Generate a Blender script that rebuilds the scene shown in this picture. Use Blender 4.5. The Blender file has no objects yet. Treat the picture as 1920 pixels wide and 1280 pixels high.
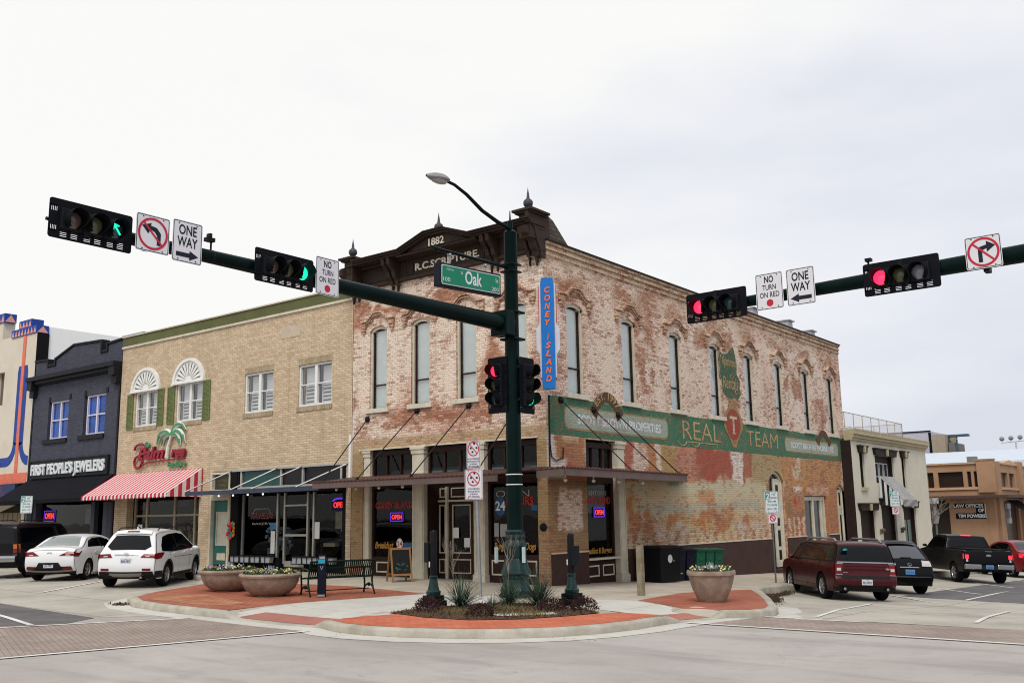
import bpy, bmesh, math, random
from math import sin, cos, pi, radians as rad
from mathutils import Vector, Matrix, noise as mn
random.seed(7)
SC = bpy.context.scene
COL = SC.collection
# ---------------------------------------------------------------- camera
CAM = Vector((16.324, -22.577, 1.95))
YAW, PITCH, ROLL = 0.660094, 0.178733, -0.016511
f = Vector((-sin(YAW)*cos(PITCH), cos(YAW)*cos(PITCH), sin(PITCH)))
r0 = Vector((cos(YAW), sin(YAW), 0)); u0 = r0.cross(f)
r = cos(ROLL)*r0 + sin(ROLL)*u0; u = -sin(ROLL)*r0 + cos(ROLL)*u0
cd = bpy.data.cameras.new("camera"); cam = bpy.data.objects.new("camera", cd); COL.objects.link(cam)
m = Matrix((r, u, -f)).transposed().to_4x4(); m.translation = CAM
cam.matrix_world = m
cd.sensor_width = 36.0; cd.lens = 36.0*1808.19/1920.0; cd.clip_start = .1; cd.clip_end = 4000
SC.camera = cam
# ---------------------------------------------------------------- light and sky
w = bpy.data.worlds.new("World"); SC.world = w; w.use_nodes = True
nt = w.node_tree; nt.nodes.clear()
def wn(t, **k):
    n = nt.nodes.new(t)
    for a, b in k.items(): setattr(n, a, b)
    return n
SUN_EL, SUN_AZ = rad(52), rad(150)
sky = wn('ShaderNodeTexSky', sky_type='NISHITA', sun_disc=False, sun_elevation=SUN_EL, sun_rotation=SUN_AZ)
bg1 = wn('ShaderNodeBackground'); bg1.inputs[1].default_value = .06
nt.links.new(sky.outputs[0], bg1.inputs[0])
tc = wn('ShaderNodeTexCoord'); mp = wn('ShaderNodeMapping'); mp.inputs['Scale'].default_value = (1, 1, 3.2)
mp.inputs['Location'].default_value = (.3, .1, 0)
nt.links.new(tc.outputs['Generated'], mp.inputs[0])
nz = wn('ShaderNodeTexNoise'); nz.inputs['Scale'].default_value = 1.9; nz.inputs['Detail'].default_value = 5; nz.inputs['Roughness'].default_value = .5
nt.links.new(mp.outputs[0], nz.inputs[0])
# the overcast is thinner to the west (camera left) and greyer to the east
dt = wn('ShaderNodeVectorMath', operation='DOT_PRODUCT'); dt.inputs[1].default_value = (-.79, -.61, .32)
nt.links.new(tc.outputs['Generated'], dt.inputs[0])
ad = wn('ShaderNodeMath', operation='MULTIPLY_ADD'); ad.inputs[1].default_value = .55; ad.inputs[2].default_value = .47
nt.links.new(dt.outputs['Value'], ad.inputs[0])
a2 = wn('ShaderNodeMath', operation='MULTIPLY_ADD'); a2.inputs[1].default_value = 1.1; a2.inputs[2].default_value = -.55
nt.links.new(nz.outputs[0], a2.inputs[0])
a3 = wn('ShaderNodeMath', operation='ADD'); nt.links.new(ad.outputs[0], a3.inputs[0]); nt.links.new(a2.outputs[0], a3.inputs[1])
cr = wn('ShaderNodeValToRGB')
cr.color_ramp.elements[0].position = .12; cr.color_ramp.elements[0].color = (.66, .69, .77, 1)
cr.color_ramp.elements[1].position = .62; cr.color_ramp.elements[1].color = (.93, .925, .905, 1)
e = cr.color_ramp.elements.new(.36); e.color = (.80, .815, .865, 1)
nt.links.new(a3.outputs[0], cr.inputs[0])
bg2 = wn('ShaderNodeBackground'); bg2.inputs[1].default_value = .86
nt.links.new(cr.outputs[0], bg2.inputs[0])
mxs = wn('ShaderNodeMixShader'); mxs.inputs[0].default_value = .94
nt.links.new(bg1.outputs[0], mxs.inputs[1]); nt.links.new(bg2.outputs[0], mxs.inputs[2])
wo = wn('ShaderNodeOutputWorld'); nt.links.new(mxs.outputs[0], wo.inputs[0])
sl = bpy.data.lights.new("sun", 'SUN'); sl.energy = 1.5; sl.angle = rad(22); sl.color = (1, .96, .9)
so = bpy.data.objects.new("sun", sl); COL.objects.link(so)
sd = Vector((sin(SUN_AZ)*cos(SUN_EL), cos(SUN_AZ)*cos(SUN_EL), sin(SUN_EL)))
so.rotation_euler = sd.to_track_quat('Z', 'Y').to_euler(); so.location = (0, -30, 40)
vs = SC.view_settings; vs.view_transform = 'Standard'; vs.look = 'None'; vs.gamma = 1; vs.exposure = .34; vs.use_curve_mapping = False
SC.cycles.filter_width = 1.05; SC.cycles.max_bounces = 6; SC.cycles.transparent_max_bounces = 10; SC.cycles.caustics_reflective = False; SC.cycles.caustics_refractive = False

# ---------------------------------------------------------------- material helpers
class G:
    """tiny node-graph builder; every method returns an output socket"""
    def __init__(s, name):
        s.m = bpy.data.materials.new(name); s.m.use_nodes = True
        s.t = s.m.node_tree; s.t.nodes.clear(); s._pos = None
    def n(s, ty, ins=(), out=0, **k):
        nd = s.t.nodes.new(ty)
        for a, b in k.items(): setattr(nd, a, b)
        for i, v in (ins.items() if isinstance(ins, dict) else enumerate(ins)):
            if v is None: continue
            if isinstance(v, bpy.types.NodeSocket): s.t.links.new(v, nd.inputs[i])
            else: nd.inputs[i].default_value = v
        return nd.outputs[out] if len(nd.outputs) else None
    def pos(s, obj=False):
        if obj: return s.n('ShaderNodeTexCoord', out='Object')
        if s._pos is None: s._pos = s.n('ShaderNodeNewGeometry', out='Position')
        return s._pos
    def noise(s, scale, detail=3, rough=.55, vec=None, out=0):
        return s.n('ShaderNodeTexNoise', {'Vector': vec or s.pos(), 'Scale': scale, 'Detail': detail, 'Roughness': rough}, out)
    def math(s, op, a, b=None, c=None, clamp=False):
        return s.n('ShaderNodeMath', (a, b, c), operation=op, use_clamp=clamp)
    def sep(s, v, i): return s.n('ShaderNodeSeparateXYZ', (v,), i)
    def comb(s, x, y, z=0.): return s.n('ShaderNodeCombineXYZ', (x, y, z))
    def mix(s, fac, a, b, bt='MIX'):
        nd = s.t.nodes.new('ShaderNodeMix'); nd.data_type = 'RGBA'; nd.blend_type = bt
        for i, v in ((0, fac), (6, a), (7, b)):
            if isinstance(v, bpy.types.NodeSocket): s.t.links.new(v, nd.inputs[i])
            else: nd.inputs[i].default_value = (v if i == 0 else (*v[:3], 1))
        return nd.outputs[2]
    def ramp(s, fac, lo, hi):
        return s.n('ShaderNodeMapRange', (fac, lo, hi, 0., 1.), interpolation_type='SMOOTHSTEP', clamp=True)
    def bsdf(s, col, rough=.6, metal=0., bump=None, bstr=.3, bdist=.01, **k):
        ins = {'Specular IOR Level': .2, 'Base Color': col if isinstance(col, bpy.types.NodeSocket) else (*col[:3], 1), 'Roughness': rough, 'Metallic': metal}
        ins.update(k)
        if bump is not None:
            ins['Normal'] = s.n('ShaderNodeBump', {'Strength': bstr, 'Distance': bdist, 'Height': bump})
        return s.n('ShaderNodeBsdfPrincipled', ins)
    def out(s, sh):
        s.n('ShaderNodeOutputMaterial', (sh,)); return s.m

_mc = {}
def plain(name, col, rough=.6, metal=0., vary=.12, scale=3., coat=0., spec=.22, emit=0., obj=False):
    if name in _mc: return _mc[name]
    if max(col) < .07 and rough > .3: spec = min(spec, .08)
    g = G(name)
    n1 = g.noise(scale, 4, .6, vec=g.pos(obj)); n2 = g.noise(scale*9, 3, .6, vec=g.pos(obj))
    v = g.math('ADD', g.math('MULTIPLY', n1, .65), g.math('MULTIPLY', n2, .35))
    k = g.ramp(v, .3, .7)
    c = g.mix(k, [x*(1-vary) for x in col], [min(1, x*(1+vary)) for x in col])
    kw = {'Coat Weight': coat, 'Specular IOR Level': spec, 'Coat Roughness': .05}
    if emit: kw['Emission Color'] = (*col, 1); kw['Emission Strength'] = emit
    rr = g.math('ADD', g.math('MULTIPLY', n2, .15*min(1, rough*2)), rough-.07*min(1, rough*2))
    _mc[name] = g.out(g.bsdf(c, rr, metal, **kw)); return _mc[name]

def brick_nodes(g, bw=.215, bh=.079, mort=.013):
    p = g.pos(); uu = g.math('ADD', g.sep(p, 0), g.sep(p, 1)); v = g.comb(uu, g.sep(p, 2))
    b = g.t.nodes.new('ShaderNodeTexBrick'); g.t.links.new(v, b.inputs['Vector'])
    b.inputs['Color1'].default_value = (0, 0, 0, 1); b.inputs['Color2'].default_value = (1, 1, 1, 1); b.inputs['Mortar'].default_value = (.5, .5, .5, 1)
    b.inputs['Scale'].default_value = 1; b.inputs['Brick Width'].default_value = bw; b.inputs['Row Height'].default_value = bh
    b.inputs['Mortar Size'].default_value = mort; b.inputs['Mortar Smooth'].default_value = .3; b.inputs['Bias'].default_value = 0
    return g.sep(b.outputs[0], 0), b.outputs[1], v      # per-brick random value, mortar mask, uv

def old_brick(name, paint=None, wear=.5, attr=False, dk=1., fleck=0.):
    """hand-made brick under flaking paint; paint colour from attribute or constant"""
    if name in _mc: return _mc[name]
    g = G(name); rnd, mort, uv = brick_nodes(g)
    base = g.mix(rnd, (.34, .115, .065), (.47, .235, .14))
    base = g.mix(g.math('MULTIPLY', g.ramp(g.noise(2.3, 3), .5, .75), .6), base, (.25, .15, .10))
    nf = g.noise(19, 4, .72); nl = g.noise(1.0, 5, .62); ny = g.noise(55, 2, .6)
    if attr:
        at = g.t.nodes.new('ShaderNodeAttribute'); at.attribute_name = 'paint'
        pc, cov = at.outputs['Color'], at.outputs['Alpha']
    else: pc, cov = (*paint, 1), wear
    # score: large blotches + fine flakes + whole bricks that lost their paint
    s = g.math('ADD', g.math('MULTIPLY', g.math('SUBTRACT', nl, .5), 1.3), g.math('MULTIPLY', g.math('SUBTRACT', nf, .5), 2.0))
    s = g.math('ADD', s, g.math('MULTIPLY', g.math('SUBTRACT', rnd, .5), .55))
    s = g.math('ADD', s, g.math('MULTIPLY', g.math('SUBTRACT', ny, .5), 1.0))
    th = g.math('SUBTRACT', .5, cov)
    mask = g.ramp(g.math('SUBTRACT', s, th), -.30, .34)
    pcol = g.mix(g.ramp(nf, .3, .7), g.mix(.5, pc, (.62, .56, .48), 'MULTIPLY') if not attr else g.mix(.35, pc, (.55, .45, .38), 'MULTIPLY'), pc)
    c = g.mix(g.math('MULTIPLY', mask, .93), base, pcol)
    mc = g.mix(g.math('MULTIPLY', mask, .56), (.14, .105, .08), pcol)
    if fleck: c = g.mix(g.math('MULTIPLY', g.ramp(g.noise(7, 5, .75), .56, .66), fleck), c, (.42, .36, .26)); c = g.mix(g.math('MULTIPLY', g.ramp(g.noise(9, 4, .7, vec=g.n('ShaderNodeVectorMath', (g.pos(), (3., 5., 7.)), operation='ADD')), .58, .68), fleck), c, [x*.35 for x in paint])
    c = g.mix(g.math('MULTIPLY', mort, .72*(.4+.6*dk)), c, mc)
    c = g.mix(g.math('MULTIPLY', g.ramp(g.noise(75, 2, .7), .5, .68), .35*dk), c, (.24, .15, .10))
    c = g.mix(g.math('MULTIPLY', g.ramp(rnd, .25, .0), .30*dk), c, (.17, .10, .07))
    c = g.mix(g.math('MULTIPLY', g.ramp(g.noise(38, 3, .75), .54, .74), .42*dk), c, (.15, .09, .06))
    # long damp streaks and grime
    pz = g.pos(); st = g.noise(1., 4, .6, vec=g.comb(g.math('MULTIPLY', g.math('ADD', g.sep(pz, 0), g.sep(pz, 1)), 3.2), g.math('MULTIPLY', g.sep(pz, 2), .35)))
    c = g.mix(g.math('MULTIPLY', g.ramp(st, .52, .8), .28), c, (.20, .15, .11))
    h = g.math('ADD', g.math('MULTIPLY', mort, -1.), g.math('MULTIPLY', nf, .6))
    _mc[name] = g.out(g.bsdf(c, .9, bump=h, bstr=.6, bdist=.012)); return _mc[name]

def new_brick(name, c1, c2, mortar, bh=.078, msk=.8, rough=.85, grime=.25):
    g = G(name); rnd, mort, uv = brick_nodes(g, .3 if bh < .1 else .22, bh, .010)
    n = g.noise(1.2, 5, .6); nf = g.noise(20, 3, .6)
    c = g.mix(rnd, c1, c2)
    c = g.mix(g.math('MULTIPLY', g.ramp(nf, .35, .75), .3), c, [x*.6 for x in c1])
    c = g.mix(g.math('MULTIPLY', mort, msk), c, mortar)
    pz = g.pos(); st = g.noise(1., 4, .6, vec=g.comb(g.math('MULTIPLY', g.math('ADD', g.sep(pz, 0), g.sep(pz, 1)), 2.2), g.math('MULTIPLY', g.sep(pz, 2), .3)))
    c = g.mix(g.math('MULTIPLY', g.ramp(st, .48, .75), grime), c, [x*.45 for x in c1])
    c = g.mix(g.math('MULTIPLY', g.ramp(n, .5, .72), .2), c, [x*.6 for x in c1])
    return g.out(g.bsdf(c, rough, bump=g.math('MULTIPLY', mort, -1.), bstr=.5, bdist=.01))

def glass(name, tint=(.96, .98, .98), rough=.02, boost=1.0):
    if name in _mc: return _mc[name]
    g = G(name)
    ge = g.t.nodes.new('ShaderNodeNewGeometry'); dp = g.n('ShaderNodeVectorMath', (ge.outputs['Incoming'], ge.outputs['Normal']), 'Value', operation='DOT_PRODUCT')
    fr = g.math('POWER', g.math('SUBTRACT', 1., g.math('ABSOLUTE', dp), clamp=True), 5.)
    fr = g.math('MULTIPLY_ADD', fr, .8, .035*boost, clamp=True)
    wv = g.noise(.9, 2, .5)
    nrm = g.n('ShaderNodeBump', {'Strength': .08, 'Distance': .05, 'Height': wv})
    gl = g.n('ShaderNodeBsdfGlossy', {'Color': (1, 1, 1, 1), 'Roughness': rough, 'Normal': nrm})
    tr = g.n('ShaderNodeBsdfTransparent', {'Color': (*tint, 1)})
    _mc[name] = g.out(g.n('ShaderNodeMixShader', (fr, tr, gl))); return _mc[name]

# ---------------------------------------------------------------- mesh helpers
IDF = lambda u, v, w: (u, v, w)
FRONT = lambda u, v, w: (u, -w, v)                 # facade frame: u along, v up, w out of the wall
def SIDE(x0=0.): return lambda u, v, w: (x0+w, u, v)
def FRONTY(y0): return lambda u, v, w: (u, y0-w, v)
def wloc(o):
    p = Vector((0, 0, 0))
    while o: p += o.location; o = o.parent
    return p
_txt = {}
def text_polys(s, shear=0., bold=0.):
    k = (s, shear, bold)
    if k in _txt: return _txt[k]
    cu = bpy.data.curves.new('t', 'FONT'); cu.body = s; cu.size = 1; cu.shear = shear; cu.offset = bold
    cu.resolution_u = 3; cu.fill_mode = 'FRONT'
    o = bpy.data.objects.new('t', cu); COL.objects.link(o)
    dg = bpy.context.evaluated_depsgraph_get(); me = bpy.data.meshes.new_from_object(o.evaluated_get(dg))
    vv = [v.co.copy() for v in me.vertices]; ff = [tuple(p.vertices) for p in me.polygons]
    bpy.data.objects.remove(o); bpy.data.curves.remove(cu); bpy.data.meshes.remove(me)
    x0 = min(v.x for v in vv); x1 = max(v.x for v in vv); y0 = min(v.y for v in vv); y1 = max(v.y for v in vv)
    _txt[k] = (vv, ff, x0, x1, y0, y1); return _txt[k]

NOSPLIT = {'door_seams', 'leaves', 'foliage', 'blossoms', 'petals', 'fan_slots', 'slats', 'window_display', 'symbol', 'chalk_drawing', 'conduit', 'emblem', 'detector', 'crown', 'soil', 'number_plate', 'moulding', 'shutter_blind', 'blind', 'sash', 'visor', 'backplate', 'bark_chips', 'ground_cover', 'cornice_return', 'frond', 'logo', 'hot_stamp', 'brick_wall', 'trim', 'roof', 'frame', 'shopfront', 'body', 'underbody'}
def pieces(me):
    """separate far-apart pieces of a mesh into meshes of their own (largest first)"""
    n = len(me.vertices); par = list(range(n))
    def find(a):
        while par[a] != a: par[a] = par[par[a]]; a = par[a]
        return a
    for p in me.polygons:
        v_ = p.vertices; a = find(v_[0])
        for k in v_[1:]:
            b = find(k)
            if a != b: par[b] = a
    box = {}
    for i, v_ in enumerate(me.vertices):
        r_ = find(i); c = v_.co
        if r_ not in box: box[r_] = [list(c), list(c)]
        else:
            lo, hi = box[r_]
            for k in range(3):
                if c[k] < lo[k]: lo[k] = c[k]
                if c[k] > hi[k]: hi[k] = c[k]
    keys = list(box)
    if len(keys) < 2 or len(keys) > 260: return [me]
    sz = {k: max(box[k][1][i]-box[k][0][i] for i in range(3)) for k in keys}; cp = {k: k for k in keys}
    def f2(a):
        while cp[a] != a: a = cp[a]
        return a
    for i, a in enumerate(keys):
        for b in keys[i+1:]:
            g2 = sum(max(0, box[a][0][k]-box[b][1][k], box[b][0][k]-box[a][1][k])**2 for k in range(3))
            if math.sqrt(g2) <= max(.02, .5*max(sz[a], sz[b])):
                ra, rb = f2(a), f2(b)
                if ra != rb: cp[rb] = ra
    grp = {}
    for k in keys: grp.setdefault(f2(k), []).append(k)
    if len(grp) < 2: return [me]
    root = {k: f2(k) for k in keys}; out = []; sm = me.polygons[0].use_smooth if len(me.polygons) else False
    for g_ in grp:
        idx = {}; V = []; Fc = []; mi = []
        for p in me.polygons:
            if root[find(p.vertices[0])] != g_: continue
            q = []
            for k in p.vertices:
                if k not in idx: idx[k] = len(V); V.append(me.vertices[k].co.copy())
                q.append(idx[k])
            Fc.append(q); mi.append(p.material_index)
        m2 = bpy.data.meshes.new(me.name); m2.from_pydata(V, [], Fc)
        for mm in me.materials: m2.materials.append(mm)
        m2.polygons.foreach_set('material_index', mi)
        if sm: m2.polygons.foreach_set('use_smooth', [True]*len(Fc)); m2.set_sharp_from_angle(angle=rad(38))
        out.append(m2)
    return sorted(out, key=lambda m_: -len(m_.vertices))
class MB:
    def __init__(s, F=IDF):
        s.b = bmesh.new(); s.F = F; s.mi = 0
    def v(s, p): return s.b.verts.new(s.F(*p))
    def face(s, pts):
        try: fc = s.b.faces.new([s.v(p) for p in pts]); fc.material_index = s.mi; return fc
        except ValueError: return None
    def fv(s, vs):
        try: fc = s.b.faces.new(vs); fc.material_index = s.mi; return fc
        except ValueError: return None
    def box(s, x0, x1, y0, y1, z0, z1):
        p = [s.v((x, y, z)) for z in (z0, z1) for y in (y0, y1) for x in (x0, x1)]
        for q in ((0, 2, 3, 1), (4, 5, 7, 6), (0, 1, 5, 4), (2, 6, 7, 3), (0, 4, 6, 2), (1, 3, 7, 5)): s.fv([p[i] for i in q])
    def frame(s, x0, x1, y0, y1, t, z0, z1):          # rectangular picture frame in the u-v plane
        s.box(x0, x1, y0, y0+t, z0, z1); s.box(x0, x1, y1-t, y1, z0, z1)
        s.box(x0, x0+t, y0+t, y1-t, z0, z1); s.box(x1-t, x1, y0+t, y1-t, z0, z1)
    def prism(s, poly, w0, w1, cap=True):             # polygon in u-v, depth along w
        a = [s.v((p[0], p[1], w0)) for p in poly]; c = [s.v((p[0], p[1], w1)) for p in poly]
        n = len(poly)
        for i in range(n): s.fv([a[i], a[(i+1) % n], c[(i+1) % n], c[i]])
        if cap: s.fv(a); s.fv(c)
    def grid(s, P):
        V = [[s.v(p) for p in row] for row in P]
        for i in range(len(V)-1):
            for j in range(len(V[0])-1): s.fv([V[i][j], V[i+1][j], V[i+1][j+1], V[i][j+1]])
        return V
    def tube(s, pts, r, n=8, cap=True):
        pts = [Vector(p) for p in pts]; rr = r if isinstance(r, (list, tuple)) else [r]*len(pts)
        rings = []; up = None
        for i, p in enumerate(pts):
            t = (pts[min(i+1, len(pts)-1)]-pts[max(i-1, 0)]).normalized()
            if up is None: up = Vector((0, 0, 1)) if abs(t.z) < .9 else Vector((1, 0, 0))
            a = t.cross(up).normalized(); b2 = a.cross(t).normalized(); up = b2
            rings.append([s.v(p+rr[i]*(cos(2*pi*k/n)*a+sin(2*pi*k/n)*b2)) for k in range(n)])
        for i in range(len(rings)-1):
            for k in range(n): s.fv([rings[i][k], rings[i][(k+1) % n], rings[i+1][(k+1) % n], rings[i+1][k]])
        if cap: s.fv(rings[0]); s.fv(rings[-1])
    def lathe(s, prof, c=(0, 0, 0), n=24, axis='z', fl=0, fd=0., a0=0., a1=2*pi, cap=True):
        """prof = [(r, h)...] ; fl flutes of depth fd"""
        full = abs(a1-a0-2*pi) < 1e-6; nn = n if full else n+1; rings = []
        for (r_, h) in prof:
            ring = []
            for k in range(nn):
                a = a0+(a1-a0)*k/n; q = r_*(1-fd*(.5+.5*cos(fl*a)) if fl else 1)
                x, y = q*cos(a), q*sin(a)
                p = {'z': (x, y, h), 'y': (x, h, y), 'x': (h, x, y)}[axis]
                ring.append(s.v((c[0]+p[0], c[1]+p[1], c[2]+p[2])))
            rings.append(ring)
        for i in range(len(rings)-1):
            for k in range(nn if full else nn-1): s.fv([rings[i][k], rings[i][(k+1) % nn], rings[i+1][(k+1) % nn], rings[i+1][k]])
        if full and cap:
            if prof[0][0] > 1e-4: s.fv(rings[0])
            if prof[-1][0] > 1e-4: s.fv(rings[-1])
    def sphere(s, c, r, n=10, sz=1.):
        s.lathe([(r*sin(pi*i/n)+1e-5, -r*sz*cos(pi*i/n)) for i in range(n+1)], c, n=max(10, n))
    def blob(s, c, r, rng, sub=1, jit=.2):
        bm2 = bmesh.ops.create_icosphere(s.b, subdivisions=sub, radius=1)
        for v_ in bm2['verts']:
            q = v_.co*(1+rng.uniform(-jit, jit)); v_.co = Vector(s.F(c[0]+q.x*r[0], c[1]+q.y*r[1], c[2]+q.z*r[2]))
    def text(s, st, u, v, h, w=.003, width=None, align='c', shear=0., bold=0., depth=0., xs=1., arc=None):
        """lettering in the u-v plane: cap height h, optional forced width"""
        vv, ff, x0, x1, y0, y1 = text_polys(st, shear, bold)
        ref = text_polys('H', 0, 0); sc = h/(ref[5]-ref[4]); sx = sc*xs
        if width: sx = width/(x1-x0)
        ox = {'c': -(x0+x1)/2, 'l': -x0, 'r': -x1}[align]
        def T(p, ww):
            a, b = (p.x+ox)*sx, p.y*sc
            if arc:                                    # bend round a circle of radius arc
                th = a/arc; return (u+(arc+b)*sin(th), v+(arc+b)*cos(th)-arc, ww)
            return (u+a, v+b, ww)
        top = [s.v(T(p, w+depth)) for p in vv]
        for f_ in ff: s.fv([top[i] for i in f_])
        if depth > 0:
            from collections import Counter
            ec = Counter(); dr = {}
            for f_ in ff:
                for i in range(len(f_)):
                    a, b = f_[i], f_[(i+1) % len(f_)]; ec[frozenset((a, b))] += 1; dr[frozenset((a, b))] = (a, b)
            bot = {}
            for k, cnt in ec.items():
                if cnt == 1:
                    a, b = dr[k]
                    for i in (a, b):
                        if i not in bot: bot[i] = s.v(T(vv[i], w))
                    s.fv([top[a], top[b], bot[b], bot[a]])
    def build(s, name, mat, parent=None, smooth=None, local=False, bevel=0., label=None, recalc=True):
        me = bpy.data.meshes.new(name)
        if recalc: bmesh.ops.recalc_face_normals(s.b, faces=s.b.faces)
        s.b.to_mesh(me); s.b.free()
        for mm in (mat if isinstance(mat, (list, tuple)) else [mat]): me.materials.append(mm)
        if smooth:
            me.polygons.foreach_set('use_smooth', [True]*len(me.polygons))
            me.set_sharp_from_angle(angle=rad(smooth))
        if name not in NOSPLIT and len(me.vertices) < 6000:
            parts = pieces(me)
            if 1 < len(parts) <= 24:
                first = None
                for sub_ in parts:
                    o = s._link(name, sub_, parent, local, bevel, label); first = first or o
                bpy.data.meshes.remove(me); return first
        return s._link(name, me, parent, local, bevel, label)
    def _link(s, name, me, parent, local, bevel, label):
        o = bpy.data.objects.new(name, me); COL.objects.link(o)
        if parent:
            o.parent = parent
            if not local: o.location = -wloc(parent)
        if bevel:
            md = o.modifiers.new('bevel', 'BEVEL'); md.width = bevel; md.segments = 2; md.limit_method = 'ANGLE'; md.angle_limit = rad(40)
        if label: o['label'] = label
        return o

def thing(name, label, cat, loc=(0, 0, 0), rz=0., group=None):
    o = bpy.data.objects.new(name, None); COL.objects.link(o); o.empty_display_size = .2
    o.location = loc; o.rotation_euler = (0, 0, rz); o['label'] = label; o['category'] = cat
    if group: o['group'] = group
    return o
def tag(o, label, cat, group=None, kind=None):
    if label: o['label'] = label; o['category'] = cat
    if group: o['group'] = group
    if kind: o['kind'] = kind
    return o
def copy_part(o, parent, loc=None, rz=None):
    c = o.copy(); COL.objects.link(c); c.parent = parent
    if loc is not None: c.location = loc
    if rz is not None: c.rotation_euler = (0, 0, rz)
    for ch in list(o.children): copy_part(ch, c)
    return c
def dup(root, loc, rz, label, group=None):
    r_ = copy_part(root, None, loc, rz); r_['label'] = label
    if group: r_['group'] = group
    return r_

def ss(t): t = min(1, max(0, t)); return t*t*(3-2*t)
def lin(t): return min(1, max(0, t))
def gs(x, y):        # pavement height: the street falls away to the north and east
    return .016*min(max(-x, 0), 16) - .031*min(max(y, 0), 42) - .03*min(max(x, 0), 8)*lin((y+6)/12)
def gr(x, y):        # carriageway height
    return gs(x, y) - .15 - .1*lin((y+3)/10)*ss(x/3)

def wall(mb, u0, u1, v0, v1, holes, depth=.22, step=1e9, w=0.):
    """flat wall with recessed rectangular (optionally segmental-arched) openings: hole=(u0,u1,v0,v1[,rise])"""
    us = {u0, u1}; vs_ = {v0, v1}
    for h in holes: us |= {h[0], h[1]}; vs_ |= {h[2], h[3]}
    def fill(a):
        a = sorted(a); o = []
        for i in range(len(a)-1):
            n = max(1, math.ceil((a[i+1]-a[i])/step)); o += [a[i]+(a[i+1]-a[i])*k/n for k in range(n)]
        return o+[a[-1]]
    us, vs_ = fill(us), fill(vs_); V = {}
    def vert(i, j):
        if (i, j) not in V: V[i, j] = mb.v((us[i], vs_[j], w))
        return V[i, j]
    for i in range(len(us)-1):
        for j in range(len(vs_)-1):
            cu, cv = (us[i]+us[i+1])/2, (vs_[j]+vs_[j+1])/2
            if any(h[0] < cu < h[1] and h[2] < cv < h[3] for h in holes): continue
            mb.fv([vert(i, j), vert(i+1, j), vert(i+1, j+1), vert(i, j+1)])
    for h in holes:
        a, b, c, d = h[:4]; rise = h[4] if len(h) > 4 else 0
        top = d-rise
        mb.face([(a, c, w), (a, top, w), (a, top, w-depth), (a, c, w-depth)])
        mb.face([(b, c, w), (b, c, w-depth), (b, top, w-depth), (b, top, w)])
        mb.face([(a, c, w), (a, c, w-depth), (b, c, w-depth), (b, c, w)])
        if not rise: mb.face([(a, d, w), (b, d, w), (b, d, w-depth), (a, d, w-depth)])
        else:
            n = 10; pts = [(a+(b-a)*k/n, top+rise*math.sqrt(max(0, 1-(2*k/n-1)**2)) if rise > (b-a)*.3 else top+rise*(1-(2*k/n-1)**2)) for k in range(n+1)]
            for k in range(n):
                p, q = pts[k], pts[k+1]
                if d-p[1] > 1e-4 or d-q[1] > 1e-4: mb.face([(p[0], p[1], w), (q[0], q[1], w), (q[0], d, w), (p[0], d, w)])
                mb.face([(p[0], p[1], w), (q[0], q[1], w), (q[0], q[1], w-depth), (p[0], p[1], w-depth)])
def room(mb, u0, u1, v0, v1, w0, w1):
    """open-fronted box behind a shop window (front open at w1)"""
    mb.face([(u0, v0, w0), (u1, v0, w0), (u1, v1, w0), (u0, v1, w0)])
    mb.face([(u0, v0, w0), (u0, v0, w1), (u1, v0, w1), (u1, v0, w0)])
    mb.face([(u0, v1, w0), (u1, v1, w0), (u1, v1, w1), (u0, v1, w1)])
    mb.face([(u0, v0, w0), (u0, v1, w0), (u0, v1, w1), (u0, v0, w1)])
    mb.face([(u1, v0, w0), (u1, v0, w1), (u1, v1, w1), (u1, v1, w0)])
# ---------------------------------------------------------------- shared materials
M = dict(
 cream=plain('cream_trim', (.56, .515, .41), .6, vary=.15),
 white=plain('white_paint', (.74, .74, .72), .5, vary=.06),
 pier=plain('stone_sill', (.58, .54, .45), .8, vary=.15, scale=6),
 darkwood=plain('dark_brown_joinery', (.035, .018, .015), .45, vary=.2),
 base=plain('brown_base_paint', (.062, .036, .030), .75, vary=.16, scale=1.5),
 cornice=plain('cornice_paint', (.042, .029, .023), .55, vary=.2, scale=2),
 canopy=plain('canopy_fascia', (.125, .09, .083), .6, vary=.12),
 rust=plain('rusted_sheet', (.10, .048, .038), .7, vary=.3, scale=8),
 iron=plain('black_iron', (.022, .018, .017), .5, .3, vary=.2),
 black=plain('black_gloss', (.008, .008, .009), .35, vary=.15),
 matte=plain('matte_black', (.010, .010, .012), .8, vary=.15),
 green=plain('dark_green_enamel', (.0009, .0085, .0080), .34, vary=.3, scale=2, spec=.28),
 teal=plain('teal_green_enamel', (.001, .019, .018), .30, vary=.5, scale=5, spec=.35),
 steel=plain('galvanised_steel', (.33, .34, .36), .45, .7, vary=.15, scale=9),
 alum=plain('aluminium_frame', (.42, .41, .38), .4, .4, vary=.08),
 blind=plain('blind_slats', (.86, .92, .92), .6, vary=.04),
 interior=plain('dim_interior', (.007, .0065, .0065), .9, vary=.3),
 roof=plain('roof_membrane', (.22, .22, .22), .9),
 glass=glass('window_glass', boost=3.4), shopglass=glass('shop_glass', (.62, .66, .66), .02, .45), dark=glass('dim_glass', (.5, .54, .56), .02, .9),
 gold=plain('gold_lettering', (.50, .25, .04), .5, vary=.1),
 redl=plain('red_lettering', (.42, .03, .02), .5, vary=.1),
 bluel=plain('blue_lettering', (.02, .09, .22), .5),
 neonr=plain('red_neon', (1., .05, .04), .4, vary=0, emit=.9), neonb=plain('blue_neon', (.16, .04, .9), .4, vary=0, emit=.55),
)
BR = old_brick('whitewashed_brick', attr=True)
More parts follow.
